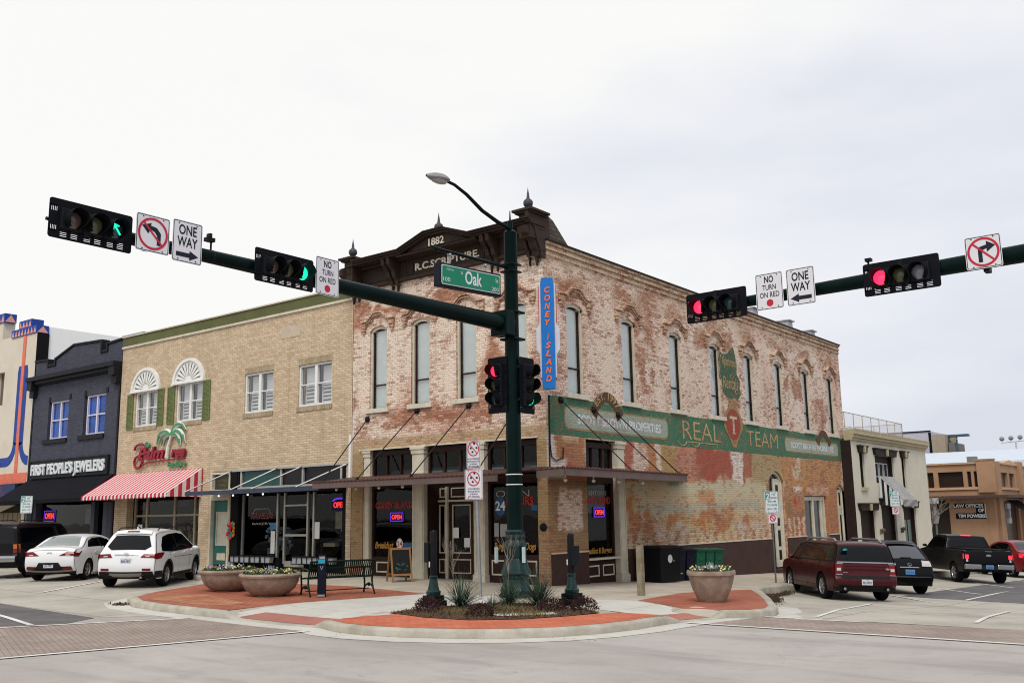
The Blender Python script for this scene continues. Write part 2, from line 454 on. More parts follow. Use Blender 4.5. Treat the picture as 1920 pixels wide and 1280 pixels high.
TAN = new_brick('buff_brick', (.52, .395, .262), (.69, .555, .402), (.31, .23, .15), .085, .8, grime=.3)
DARKB = new_brick('slate_painted_brick', (.058, .062, .088), (.078, .082, .112), (.03, .032, .045), .085, .7, grime=.3)
# ---------------------------------------------------------------- ground
def poly_sheet(name, poly, zf, mat, skirt=0., parent=None, lift=0., cell=1.2, chamfer=0.):
    b = bmesh.new(); vs_ = [b.verts.new((x, y, 0)) for x, y in poly]; b.faces.new(vs_)
    xs = [p[0] for p in poly]; ys = [p[1] for p in poly]
    if skirt:
        edge0 = None
    for ax, lo, hi in ((0, min(xs), max(xs)), (1, min(ys), max(ys))):
        k = math.floor(lo/cell)+1
        while k*cell < hi:
            co = [0, 0, 0]; co[ax] = k*cell; no = [0, 0, 0]; no[ax] = 1
            bmesh.ops.bisect_plane(b, geom=b.verts[:]+b.edges[:]+b.faces[:], plane_co=co, plane_no=no, dist=1e-4); k += 1
    be = [e_ for e_ in b.edges if len(e_.link_faces) == 1]
    if skirt:
        r_ = bmesh.ops.extrude_edge_only(b, edges=be); nv = [g_ for g_ in r_['geom'] if isinstance(g_, bmesh.types.BMVert)]
        nvs = set(nv)
        for v_ in b.verts: v_.co.z = zf(v_.co.x, v_.co.y)+lift-(skirt if v_ in nvs else 0)
    else:
        for v_ in b.verts: v_.co.z = zf(v_.co.x, v_.co.y)+lift
    for f_ in b.faces:
        if f_.normal.z < 0 and not skirt: f_.normal_flip()
    bmesh.ops.recalc_face_normals(b, faces=b.faces)
    me = bpy.data.meshes.new(name); b.to_mesh(me); b.free(); me.materials.append(mat)
    o = bpy.data.objects.new(name, me); COL.objects.link(o)
    o['kind'] = 'structure'
    return o
def road_mat():
    g = G('road_concrete')
    n1 = g.noise(.16, 5, .6); n2 = g.noise(1.3, 5, .65); n3 = g.noise(40, 3, .7); p = g.pos()
    sm = g.noise(1., 4, .6, vec=g.comb(g.math('MULTIPLY', g.math('ADD', g.sep(p, 0), g.math('MULTIPLY', g.sep(p, 1), .25)), .22), g.math('MULTIPLY', g.sep(p, 1), 1.3)))
    c = g.mix(g.ramp(n1, .35, .65), (.36, .325, .305), (.445, .415, .39))
    c = g.mix(g.math('MULTIPLY', g.ramp(n2, .45, .75), .45), c, (.28, .25, .235))
    c = g.mix(g.math('MULTIPLY', g.ramp(sm, .46, .7), .6), c, (.26, .232, .225))
    c = g.mix(g.math('MULTIPLY', g.ramp(n3, .48, .75), .5), c, (.21, .19, .18))
    # tyre-worn paler lanes and cracks
    vor = g.n('ShaderNodeTexVoronoi', {'Vector': g.n('ShaderNodeVectorMath', (p, g.n('ShaderNodeTexNoise', {'Vector': p, 'Scale': .7, 'Detail': 4}, 1)), operation='ADD'), 'Scale': .22}, 0, feature='DISTANCE_TO_EDGE')
    cr_ = g.math('SUBTRACT', 1., g.ramp(vor, 0., .004)); c = g.mix(g.math('MULTIPLY', cr_, g.math('MULTIPLY', g.ramp(n2, .46, .6), .3)), c, (.13, .12, .11))
    oil = g.ramp(g.noise(.8, 3, .5), .70, .78); c = g.mix(g.math('MULTIPLY', oil, .4), c, (.17, .155, .15))
    return g.out(g.bsdf(c, .82, bump=n3, bstr=.25, bdist=.004))
def mottle(name, a, b_, scale=1.5, rough=.85, dirt=(.2, .18, .15), damt=.35, joints=None, fine=30):
    g = G(name); n1 = g.noise(scale, 5, .65); n3 = g.noise(fine, 3, .7)
    c = g.mix(g.ramp(n1, .35, .65), a, b_)
    c = g.mix(g.math('MULTIPLY', g.ramp(n3, .45, .8), .3), c, dirt)
    c = g.mix(g.math('MULTIPLY', g.ramp(g.noise(.5, 4, .6), .5, .75), damt), c, dirt)
    h = n3
    if joints:
        b = g.t.nodes.new('ShaderNodeTexBrick'); g.t.links.new(g.pos(), b.inputs['Vector'])
        for k, v_ in (('Scale', 1), ('Brick Width', joints[0]), ('Row Height', joints[1]), ('Mortar Size', joints[2]), ('Mortar Smooth', .2)): b.inputs[k].default_value = v_
        b.inputs['Color1'].default_value = (0, 0, 0, 1); b.inputs['Color2'].default_value = (1, 1, 1, 1); b.inputs['Mortar'].default_value = (.5, .5, .5, 1)
        b.offset = joints[4] if len(joints) > 4 else .5
        if len(joints) > 5:
            mpn = g.n('ShaderNodeMapping', {'Vector': g.pos(), 'Rotation': (0, 0, joints[5])}); g.t.links.new(mpn, b.inputs['Vector'])
        c = g.mix(g.math('MULTIPLY', g.sep(b.outputs[0], 0), joints[3]), c, [x*.55 for x in a])
        c = g.mix(g.math('MULTIPLY', b.outputs[1], .7), c, [x*.45 for x in dirt]); h = g.math('MULTIPLY', b.outputs[1], -1.)
    return g.out(g.bsdf(c, rough, bump=h, bstr=.3, bdist=.006))
ROAD = road_mat()
ASPH = mottle('asphalt', (.105, .100, .105), (.15, .14, .142), .8, dirt=(.06, .055, .055))
PARKC = mottle('parking_concrete', (.37, .345, .30), (.46, .43, .375), .6, dirt=(.21, .19, .16), damt=.5, joints=(4.4, 4.4, .022, .04, 0.))
WALK = mottle('pavement_concrete', (.40, .345, .275), (.48, .43, .355), .8, dirt=(.24, .2, .165), joints=(1.5, 1.5, .012, .06, 0.))
RAMPC = mottle('new_concrete', (.50, .485, .44), (.56, .545, .50), 1.2, dirt=(.36, .34, .3), damt=.25, joints=(2.6, 2.6, .01, .03, 0.))
KERB = mottle('kerb_concrete', (.34, .315, .26), (.46, .43, .37), 1.8, dirt=(.2, .17, .12), damt=.5)
XING = mottle('crossing_brick', (.29, .23, .20), (.37, .305, .265), .9, dirt=(.20, .16, .135), damt=.35, joints=(.2, .1, .006, .22, .5, .35))
REDB = mottle('red_paving_brick', (.34, .105, .062), (.43, .155, .10), .8, dirt=(.25, .10, .06), damt=.3, joints=(.22, .11, .008, .3))
REDBD = mottle('worn_paving_brick', (.36, .12, .07), (.50, .27, .14), 1.2, dirt=(.26, .12, .07), damt=.3, joints=(.22, .11, .008, .3))
ORANGE = mottle('orange_red_paving', (.50, .13, .07), (.58, .18, .105), 1.6, dirt=(.38, .12, .075), damt=.45, joints=(.22, .11, .006, .22))
TACT = mottle('tactile_tiles', (.50, .19, .15), (.56, .25, .2), 2, dirt=(.36, .15, .12), joints=(.06, .06, .012, .1, 0.))
LINE = mottle('road_paint', (.62, .61, .58), (.74, .73, .70), 3, dirt=(.36, .34, .32), damt=.5, fine=18)
SOIL = mottle('bark_mulch', (.055, .032, .022), (.11, .07, .045), 9, dirt=(.025, .015, .012), damt=.5, fine=60)

# one sheet to the horizon, following the fall of the streets
def ground_sheet():
    xs = [-900, -300, -120, -70]+[-50+2*i for i in range(46)]+[50, 70, 110, 300, 900]
    ys = [-900, -300, -120, -70, -50, -40]+[-32+2*i for i in range(58)]+[95, 120, 200, 500, 1500]
    mb = MB(); mb.grid([[(x, y, gr(x, y)) for y in ys] for x in xs])
    return mb
tag(ground_sheet().build('road', ROAD, smooth=30), None, None, kind='structure')

def arc_pts(c, r_, a0, a1, n): return [(c[0]+r_*cos(rad(a0+(a1-a0)*k/n)), c[1]+r_*sin(rad(a0+(a1-a0)*k/n))) for k in range(n+1)]
# outline of the raised pavement (kerb line), from the far west along the front, round the corner, then north
KERB_LINE = [(-60, -3.1), (-12.6, -3.1), (-11.2, -3.6), (-8.75, -5.5), (-7.6, -7.7), (-6.7, -8.85), (-5.6, -9.35), (-4.2, -9.5), (-2.7, -9.52), (-1.75, -9.5)]
RAMP1 = [(-1.75, -9.5), (1.35, -9.5)]
ISL = [(1.35, -9.5), (2.1, -9.8), (2.9, -9.88), (3.9, -9.72), (4.75, -9.4), (5.5, -8.95), (6.15, -8.3), (6.55, -7.5), (6.78, -6.6), (6.82, -5.4)]
RAMP2 = [(6.82, -5.4), (7.15, -3.7)]
KERB_R = [(7.15, -3.7), (7.6, -3.3), (7.72, -2.6), (7.5, -1.9), (6.6, -.1), (5.6, 1.9), (4.4, 4.2), (3.95, 5.1), (3.75, 6.4), (3.75, 38.5), (3.2, 39.8), (1.5, 40.2)]
def inset(pl, d):      # shift an open polyline to its left by d
    o = []
    for i, p in enumerate(pl):
        a = Vector(pl[max(i-1, 0)]); b = Vector(pl[min(i+1, len(pl)-1)]); t = (b-a).normalized(); o.append((p[0]-t.y*d, p[1]+t.x*d))
    return o
allk = KERB_LINE+RAMP1[1:]+ISL[1:]+RAMP2[1:]+KERB_R[1:]
inn = inset(allk, .17)
# pavement slab: concrete behind the kerb, dropping to the road at the two ramps
def ramp_drop(x, y):
    d = 0.
    for (a, b) in (RAMP1, RAMP2):
        a = Vector(a); b = Vector(b); t = (b-a); L = t.length; t /= L; q = Vector((x, y))-a
        s_ = q.dot(t); n_ = q.dot(Vector((-t.y, t.x)))
        if n_ < 2.0: d = max(d, (1-max(0, n_)/2.0)*min(1, max(0, (s_+.05)/.25), 1)*min(1, max(0, (L+.05-s_)/.25)))
    return d
def zwalk(x, y): return gs(x, y)-.145*ramp_drop(x, y)-(.1*lin((y+3)/10)*ss(x/3))*ramp_drop(x, y)
poly_sheet('pavement', inn+[(-60, 40.2)], zwalk, WALK, cell=.5)
# kerbs (rounded nose) as one strip following the line
def kerb(pl, name='kerb', h=None):
    mb = MB(); i2 = inset(pl, .19); i1 = inset(pl, .06); fine = []
    P = []
    for (o_, m_, n_) in zip(pl, i1, i2):
        zr = gr(*o_); zt = zwalk(*n_)+.004
        P.append([(n_[0], n_[1], zt), (m_[0], m_[1], zt), (o_[0]*.6+m_[0]*.4, o_[1]*.6+m_[1]*.4, zt-.012), (o_[0], o_[1], zt-.05), (o_[0], o_[1], zr-.03)])
    mb.grid(P); return tag(mb.build(name, KERB, smooth=60), None, None, kind='structure')
def dense(pl, st=.35):
    o = []
    for a, b in zip(pl[:-1], pl[1:]):
        n = max(1, int((Vector(b)-Vector(a)).length/st)); o += [(a[0]+(b[0]-a[0])*k/n, a[1]+(b[1]-a[1])*k/n) for k in range(n)]
    return o+[pl[-1]]
def chaik(pl, n=2):
    for _ in range(n):
        o = [pl[0]]
        for a, b in zip(pl[:-1], pl[1:]): o += [(a[0]*.75+b[0]*.25, a[1]*.75+b[1]*.25), (a[0]*.25+b[0]*.75, a[1]*.25+b[1]*.75)]
        pl = o+[pl[-1]]
    return pl
kerb(dense(allk, .3))
# gutter apron along the kerb
def strip(name, pl, w0, w1, mat, lift):
    a = inset(pl, w0); b = inset(pl, w1)
    mb = MB(); mb.grid([[(p[0], p[1], gr(*p)+lift), (q[0], q[1], gr(*q)+lift)] for p, q in zip(a, b)]); return tag(mb.build(name, mat, smooth=60), None, None, kind='structure')
strip('gutter', dense(KERB_LINE[3:]+RAMP1[1:]+ISL[1:]+RAMP2[1:]+KERB_R[1:5], .4), -.55, -.01, RAMPC, .006)
# parking aprons and old asphalt
poly_sheet('parking_bay', [(-60, -3.15), (-12.6, -3.15), (-11.2, -3.65), (-8.8, -5.55), (-7.7, -7.75), (-6.8, -8.95), (-5.6, -9.5), (-3.2, -9.62), (-4.1, -10.9), (-9.0, -10.8), (-12, -10.6), (-60, -10.6)], gr, PARKC, lift=.004, cell=1.5)
poly_sheet('asphalt_lane', [(-60, -10.6), (-12, -10.6), (-8.9, -10.85), (-4.2, -11.1), (-3.2, -12.9), (-60, -21)], gr, ASPH, lift=.008, cell=1.5)
poly_sheet('parking_bay', [(7.8, -2.75), (7.62, -1.9), (6.7, -.05), (5.7, 1.95), (4.5, 4.2), (4.05, 5.1), (3.85, 6.4), (3.85, 39), (8.8, 39), (9.4, 6.0), (9.5, 9.3), (20, 9), (20, -2.9)], gr, PARKC, lift=.004, cell=1.5)
poly_sheet('asphalt_lane', [(6.6, 9.9), (8.3, 9.6), (10.3, 9.0), (14, 9.1), (30, 8.4), (30, 39), (7.0, 39), (6.7, 20)], gr, ASPH, lift=.012, cell=1.5)
# brick crossings with their white edge lines
poly_sheet('brick_crossing', [(-2.35, -9.95), (1.35, -9.98), (.2, -14.0), (-1.2, -19), (-5.4, -17.8), (-4.4, -13.3)], gr, XING, lift=.009, cell=1.)
poly_sheet('brick_crossing', [(7.35, -5.05), (7.6, -3.1), (14, -2.75), (24, -2.6), (24, -5.3), (13, -5.25)], gr, XING, lift=.009, cell=1.)
def line(a, b, w_, lift=.018):
    a = Vector(a); b = Vector(b); t = (b-a).normalized(); n_ = Vector((-t.y, t.x))*w_/2; L = (b-a).length; k = max(1, int(L/.8))
    mb = MB(); mb.grid([[tuple(p_+s_*n_)+(gr(*(p_+s_*n_))+lift,) for s_ in (-1, 1)] for p_ in [a+(b-a)*i/k for i in range(k+1)]])
    return tag(mb.build('road_marking', LINE), None, None, kind='structure')
line((1.55, -9.98), (-1.0, -18.8), .13); line((-2.4, -9.9), (-4.9, -15), .1)
line((7.0, -5.12), (13.5, -5.36), .12); line((7.45, -2.98), (9.7, -3.02), .10)
line((-11.4, -8.7), (-14.2, -5.2), .11); line((-17.2, -8.2), (-19.5, -5.0), .11); line((-22.2, -7.6), (-24.6, -4.6), .11)
line((-5.9, -12.2), (-3.9, -12.6), .12); line((-14, -10.9), (-5.9, -12.2), .12)
line((8.5, -2.3), (7.3, 4.9), .10); line((11.45, -1.75), (10.9, 3.9), .10)
for q in range(5): line((8.4-.1*q, 7.4+5.8*q), (5.2, 11.0+5.8*q), .10)
line((8.6, 9.5), (8.1, 24), .10)
# paving patches on the raised pavement
def pave(name, poly, mat, lift=.004, cell=.5): return poly_sheet(name, poly, zwalk, mat, lift=lift, cell=cell)
pave('brick_paving', [(-8.6, -5.4), (-7.45, -7.6), (-6.5, -8.7), (-5.5, -9.15), (-4.2, -9.29), (-2.8, -9.3), (-1.95, -9.28), (-2.05, -7.3), (-1.2, -3.8), (-4.4, -3.3), (-8.4, -3.9)], REDB)
pave('brick_paving', [(-6.9, -7.9), (-5.6, -8.9), (-3.2, -9.0), (-2.6, -8.2), (-4.2, -7.7), (-5.6, -7.3)], REDBD, .008)
pave('brick_paving', [(4.3, -2.45), (6.4, -3.75), (6.95, -3.55), (7.42, -3.2), (7.5, -2.6), (7.3, -1.95), (6.4, -.15), (5.4, 1.8), (4.2, 4.0), (3.95, 1.0)], REDB)
pave('concrete_ramp', [(-1.7, -9.3), (1.3, -9.3), (1.7, -8.0), (2.0, -5.0), (1.5, -3.2), (-1.1, -3.9), (-1.9, -7.2)], RAMPC)
pave('concrete_ramp', [(6.6, -5.3), (6.95, -3.8), (6.3, -3.8), (4.2, -2.55), (3.2, -2.9), (4.9, -5.0)], RAMPC)
pave('tactile_paving', [(-1.6, -9.3), (1.15, -9.3), (1.1, -8.6), (-1.55, -8.6)], TACT, .009, .25)
pave('tactile_paving', [(6.62, -5.2), (6.92, -3.85), (6.3, -3.72), (6.0, -5.0)], TACT, .009, .25)
isl_in = inset(ISL, .19)
BED = [(1.55, -7.85), (2.1, -7.95), (2.8, -8.15), (3.95, -8.1), (4.75, -7.45), (5.2, -6.5), (5.35, -5.7), (4.75, -5.25), (3.9, -4.95), (2.9, -4.6), (2.1, -4.9), (1.7, -5.9), (1.45, -7.0)]
pave('orange_paving', isl_in+[(5.6, -5.35), (5.25, -6.3), (4.75, -7.3), (3.9, -7.9), (2.8, -7.95), (1.9, -7.75), (1.35, -8.9)], ORANGE, .008)
pave('planting_bed', BED, SOIL, .02, .3)
pave('concrete_slab', [(4.05, -7.4), (4.9, -6.5), (4.6, -6.25), (3.7, -7.1)], RAMPC, .032)
# ---------------------------------------------------------------- corner brick building
BL = 25.0                                             # depth of the block along the side street
bA = thing('brick_building', 'two storey corner building of whitewashed red brick with dark bracketed cornice', 'building', (-4, 2, 0))
def nz2(a, b, s=1., o=3): return mn.fractal(Vector((a*s, b*s, 3.7)), .9, 2., o)
def blend(c, k, a): return [c[i]*(1-a)+k[i]*a for i in range(4)]
def zone(y, z, y0, y1, z0, z1, sf=.16, wv=.34):
    y += nz2(y+7, z, 1.3)*wv; z += nz2(y, z+9, 1.1)*wv
    return ss((y-y0)/sf+.5)*ss((y1-y)/sf+.5)*ss((z-z0)/sf+.5)*ss((z1-z)/sf+.5)
def blob_(y, z, cy, cz, ry, rz_, wv=.5):
    y += nz2(y*1.3, z+31, 1.2)*wv; z += nz2(y+17, z*1.3, 1.2)*wv
    return ss(1.5-math.hypot((y-cy)/ry, (z-cz)/rz_))
def paint_side(y, z):
    if z > 5.0:
        n = nz2(y, z, .35, 4)
        c = [.93, .81, .69, .70+.2*n]
        c = blend(c, [.88, .68, .57, .60+.15*n], ss(nz2(y+40, z, .28)*1.6+.35)*.8)
        for (cy, cz, ry, rz_) in ((3.3, 7.2, .9, 1.5), (9.3, 6.6, .8, 1.2), (15.2, 7.3, .8, 1.4), (1.9, 9.3, 1.2, .5), (12.5, 8.9, 1.5, .5)): c = blend(c, [.86, .76, .63, .80], blob_(y, z, cy, cz, ry, rz_)*.8)
        c = blend(c, [.60, .46, .30, .62], ss((z-8.9)/.8+.5*nz2(y, 3, .6))*.6)
        for cy in (1.6, 4.8, 8.0, 11.15, 14.2, 17.25, 20.35, 23.5): c = blend(c, [.50, .34, .22, .48], blob_(y, z, cy, 8.95, .9, .28, .3)*.7)
        for (cy, cz, r_) in ((.9, 8.7, .5), (5.7, 6.9, .55), (5.9, 8.4, .6), (9.9, 8.3, .5), (12.3, 8.4, .5), (19, 7.4, .7), (22, 6.2, .6), (12.4, 5.8, .8)): c = blend(c, [.46, .22, .12, .28], blob_(y, z, cy, cz, r_, r_*1.1, .9)*.6)
        return c
    c = [.64, .55, .37, .86]
    if z > 3.0:
        for (a, b, z0, z1, k) in ((-.3, .42, 3., 4.4, [.80, .74, .66, .84]), (.42, 1.98, 3.62, 4.4, [.50, .22, .09, .54]), (.9, 1.98, 3., 3.62, [.50, .04, .03, .42]), (.42, .9, 3., 3.62, [.82, .74, .68, .82]),
              (4.1, 4.9, 3., 4.4, [.56, .13, .08, .42]), (4.9, 5.7, 3., 4.4, [.84, .70, .60, .72]), (5.7, 6.3, 3., 4.4, [.58, .26, .10, .60]), (6.3, 6.7, 3.2, 4.4, [.85, .72, .60, .8]), (6.7, 7.9, 3., 4.4, [.48, .33, .13, .80]),
              (7.9, 9.4, 3.15, 4.4, [.60, .26, .18, .62]), (9.2, 12.35, 3.1, 4.4, [.42, .06, .04, .62]), (12.2, 13.35, 3.1, 4.4, [.88, .80, .73, .74]), (13.2, 14.1, 3.1, 4.4, [.46, .08, .05, .40]),
              (14.1, 16.9, 3.0, 4.4, [.46, .38, .19, .72]), (16.9, 24.3, 3., 4.4, [.60, .32, .13, .56]), (18.2, 19.1, 3.4, 4.4, [.72, .58, .42, .7]), (24.3, 26, 2.6, 4.4, [.82, .66, .58, .7])):
            c = blend(c, k, zone(y, z, a, b, z0, z1))
        c = blend(c, [.75, .40, .30, .6], blob_(y, z, 8.5, 3.7, .6, .35)*.5)
        return c
    if y < 2.2:
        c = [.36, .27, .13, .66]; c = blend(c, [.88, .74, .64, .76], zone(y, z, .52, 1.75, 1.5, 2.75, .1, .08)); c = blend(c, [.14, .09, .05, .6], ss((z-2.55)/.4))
        return blend(c, [.52, .20, .06, .5], zone(y, z, .2, 2.3, .85, 1.02, .1, .1))
    if y < 15.2:
        c = blend(c, [.62, .60, .42, .92], zone(y, z, 4.6, 16, 2.6, 3.15, .3))
        c = blend(c, [.68, .52, .31, .86], zone(y, z, 4.4, 9.4, 2.25, 2.75, .3, .4)*.8)
        c = blend(c, [.43, .47, .39, .8], zone(y, z, 5.0, 14.5, 1.98, 2.3, .2, .25)*.75)
        c = blend(c, [.64, .30, .12, .74], zone(y, z, 9.3, 10.5, 2.3, 2.75, .1, .1)*.8)
        low = ss((1.95-z+.3*nz2(y, 0, .7))/.25)
        c = blend(c, [.62, .47, .25, .68], low*.8)
        for (cy, cz, ry, rz_) in ((4.6, 1.9, .35, .9), (5.6, 1.5, .5, .4), (7.2, 1.6, .7, .25), (9.7, 1.65, 1.3, .22), (10.9, 1.55, .7, .5), (11.8, 1.8, .4, .3), (6.2, 1.1, .35, .3), (13.4, 1.5, .5, .3)): c = blend(c, [.58, .22, .05, .46], blob_(y, z, cy, cz, ry, rz_)*.95)
        for (cy, cz, ry, rz_) in ((6.6, 1.25, .55, .22), (7.7, 1.1, .6, .22), (14.2, 1.4, .7, .4), (12.7, 1.2, .5, .3)): c = blend(c, [.68, .58, .50, .70], blob_(y, z, cy, cz, ry, rz_)*.85)
        c = blend(c, [.03, .30, .22, .6], zone(y, z, 7.0, 7.8, 2.86, 3.02, .1, .05)*.8)
        c = blend(c, [.03, .30, .22, .5], blob_(y, z, 10.1, 2.02, .2, .1)*.8)
        if z < 1.35: c = blend(c, [.72, .60, .40, .5+.35*sin(y*9+2*nz2(y, z, .8))], .55*ss((1.35-z)/.2))
        return c
    if y < 19.3:
        c = [.56, .29, .13, .50]; c = blend(c, [.30, .15, .06, .5], zone(y, z, 15, 19.3, 1.75, 1.95, .2, .2))
        if z < 1.75: c = blend(c, [.88, .62, .46, .45+.45*sin(y*12+nz2(y, z, 1.))], .8)
        c = blend(c, [.86, .80, .74, .85], blob_(y, z, 18.5, 2.75, .3, .14)); c = blend(c, [.50, .02, .02, .7], blob_(y, z, 18.2, 2.2, .18, .18)); c = blend(c, [.24, .20, .10, .8], blob_(y, z, 17.4, 2.15, .3, .2))
        return c
    return blend([.56, .23, .08, .50], [.74, .55, .42, .6], zone(y, z, 19.6, 22.4, 2.7, 3.2, .2, .3)*.8)
def paint_front(x, z):
    n = nz2(x, z, .45, 4)
    if z > 4.55:
        c = [.93, .81, .69, .70+.22*n]
        c = blend(c, [.80, .52, .41, .50], ss(nz2(x+11, z, .5)*1.5+.2)*.75)
        for (cx, cz, rx, rz_) in ((-5.9, 7, .4, 1.2), (-3.95, 8.6, .5, .5), (-.3, 9, .4, .6), (-5.9, 9.1, .9, .35), (-7.7, 6.5, .3, 1.6), (-4, 7.9, .4, .4)): c = blend(c, [.88, .79, .67, .84], blob_(x, z, cx, cz, rx, rz_)*.85)
        for (cx, cz, rx, rz_) in ((-3.8, 8.7, .8, .25), (-6.9, 8.7, 1., .2), (-5.9, 5.3, .8, .2), (-3.9, 5.3, .9, .25), (-2, 5.2, .9, .3), (-7.9, 5.9, .15, .5), (-2.0, 6.7, .3, .9), (-7.9, 8.8, .2, .5), (-4.6, 4.95, 2.5, .12)): c = blend(c, [.50, .19, .11, .34], blob_(x, z, cx, cz, rx, rz_)*.8)
        return c
    if z > 4.15: return [.56, .42, .26, .82]
    return [.40, .30, .15, .80] if z > 1.3 else blend([.36, .28, .16, .6], [.45, .2, .12, .4], ss((.6-z)/.4))
def brick_part(name, F, fn, u0, u1, v0, v1, holes, depth=.24, w=0.):
    mb = MB(F); wall(mb, u0, u1, v0, v1, holes, depth, .11, w)
    o = mb.build(name, BR, bA, recalc=False)
    me = o.data; at = me.attributes.new('paint', 'FLOAT_COLOR', 'POINT'); buf = []
    for v_ in me.vertices:
        p = v_.co; uu = p.y if F is not FRONT else p.x
        buf += [max(0, min(1, k)) for k in fn(uu, p.z)]
    at.data.foreach_set('color', buf); return o
S0 = SIDE(0.)
FW = [(-7.33, -6.51), (-5.39, -4.57), (-3.43, -2.61), (-1.46, -.64)]
SW = [(y, y+.93) for y in (1.16, 4.34, 7.56, 10.70, 13.76, 16.80, 19.92, 23.06)]
fh = [(a, b, 5.55, 8.36, .14) for a, b in FW]+[(-7.6, -.36, -.5, 4.17)]
sh = [(a, b, 5.55, 8.36, .14) for a, b in SW]+[(2.02, 4.22, -.8, 4.22), (15.5, 17.05, -1, 3.62, .42), (19.25, 21.95, -1, 2.62), (23.3, 24.35, -1, 3.16, .3)]
brick_part('brick_wall', FRONT, paint_front, -8.15, 0, -.6, 9.8, fh)
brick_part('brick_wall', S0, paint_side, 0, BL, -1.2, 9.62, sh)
mb = MB()                                              # roof, rear and party walls
mb.box(-8.1, -.3, .3, BL-.02, 9.3, 9.5); mb.box(-8.12, -7.9, .3, BL, -1, 9.9); mb.box(-8.1, -.02, BL-.3, BL-.02, -1.2, 9.9)
mb.box(-.32, -.02, .35, BL-.02, 9.5, 9.98)
mb.build('roof', M['roof'], bA)
# corbelled parapet along the side wall
mb = MB(S0)
for k, (z0, z1, w_) in enumerate(((9.62, 9.70, .04), (9.70, 9.79, .015), (9.79, 9.87, .07), (9.87, 9.96, .035), (9.96, 10.05, .09))): mb.box(.12, BL+.02, z0, z1, -.3+.002*k, w_)
o = mb.build('parapet', old_brick('weathered_brick', (.68, .56, .40), .62), bA)
mb = MB(S0); mb.box(.1, BL+.06, 10.05, 10.10, -.34, .13); mb.build('coping', M['iron'], bA)
# pilaster strip at the corner is plain brick; painted base of the side wall with its cap line
mb = MB(S0)
for (a, b) in ((.10, 1.98), (4.26, 15.46), (17.09, 19.2), (22.0, 23.26), (24.39, BL)):
    mb.box(a, b, -1.2, .86, -.05, .035)
mb.build('painted_base', M['base'], bA)
mb = MB(S0)
for (a, b) in ((.10, 1.98), (4.26, 15.46), (17.09, 19.2), (22.0, 23.26), (24.39, BL)): mb.box(a, b, .86, .90, -.05, .045)
mb.build('base_cap', M['cream'], bA)

def window_model():
    """tall segment-headed sash with pale surround; local frame: faces -Y, u=x, v=z"""
    F = lambda u_, v_, w_: (u_, -w_, v_); W_, H_ = .46, 2.81
    mb = MB(F)
    n = 10; arc = lambda k, s_=0.: (-W_+s_+(2*W_-2*s_)*k/n, H_-.14-s_*.6+.14*(1-(2*k/n-1)**2))
    mb.box(-W_, -W_+.085, 0, H_-.14, -.2, -.06); mb.box(W_-.085, W_, 0, H_-.14, -.2, -.06)
    for k in range(n):
        a, b = arc(k), arc(k+1); mb.prism([(a[0], a[1]-.10), (b[0], b[1]-.10), (b[0], b[1]-.001), (a[0], a[1]-.001)], -.2, -.06)
    fr = mb.build('window', M['cream'], None)
    mb = MB(F); i = W_-.085; mb.frame(-i, i, .001, H_-.12, .028, -.19, -.12); mb.box(-i, i, .78, .82, -.185, -.115)
    mb.build('sash', M['darkwood'], fr, local=True)
    mb = MB(F); mb.face([(-i, 0, -.165), (i, 0, -.165), (i, H_-.05, -.165), (-i, H_-.05, -.165)]); mb.build('pane', M['glass'], fr, local=True)
    mb = MB(F); k = 0
    while .03+k*.05 < H_-.08:
        z = .03+k*.05; mb.face([(-i, z, -.235), (i, z, -.235), (i, z+.047, -.205), (-i, z+.047, -.205)]); k += 1
    mb.face([(-i, 0, -.239), (i, 0, -.239), (i, H_, -.245), (-i, H_, -.245)])
    mb.build('blind', M['blind'], fr, local=True)
    mb = MB(F); mb.box(-W_-.14, W_+.14, -.15, 0, -.2, .085); mb.build('sill', M['pier'], fr, local=True, bevel=.01)
    mb = MB(F)                                         # hood mould: arched centre, level shoulders, corbels
    def hood(off, t, d0, d1):
        P = []
        for q in range(25):
            x = -.88+1.76*q/24; a = abs(x)
            y = H_+.10+.27*ss((.62-a)/.5)+off; P.append((x, y))
        for p, q in zip(P[:-1], P[1:]): mb.prism([(p[0], p[1]), (q[0], q[1]), (q[0], q[1]+t), (p[0], p[1]+t)], d0, d1, True)
    hood(.0, .055, -.02, .075); hood(.075, .06, -.02, .12); hood(-.06, .05, -.02, .03)
    for s_ in (-1, 1):
        for q, (hw, z0, z1) in enumerate(((.16, -.02, .09), (.12, -.12, -.03), (.07, -.21, -.13))): mb.box(s_*.76-hw*.8, s_*.76+hw*.8, H_+z0, H_+z1, -.02, .10-.02*q)
    ho = mb.build('hood_mould', old_brick('hood_brick', (.74, .56, .42), .55), fr, local=True)
    return fr
wm = window_model(); wm.name = 'window'
first = True
off = Vector(wloc(bA))
for (a, b) in FW:
    c = wm if first else copy_part(wm, bA); first = False; c.parent = bA
    c.location = Vector(((a+b)/2, 0, 5.55))-off; c.scale = ((b-a)/.92, 1, 1)
for (a, b) in SW:
    c = copy_part(wm, bA); c.location = Vector((0, (a+b)/2, 5.55))-off; c.rotation_euler = (0, 0, pi/2); c.scale = (1, 1, 1)

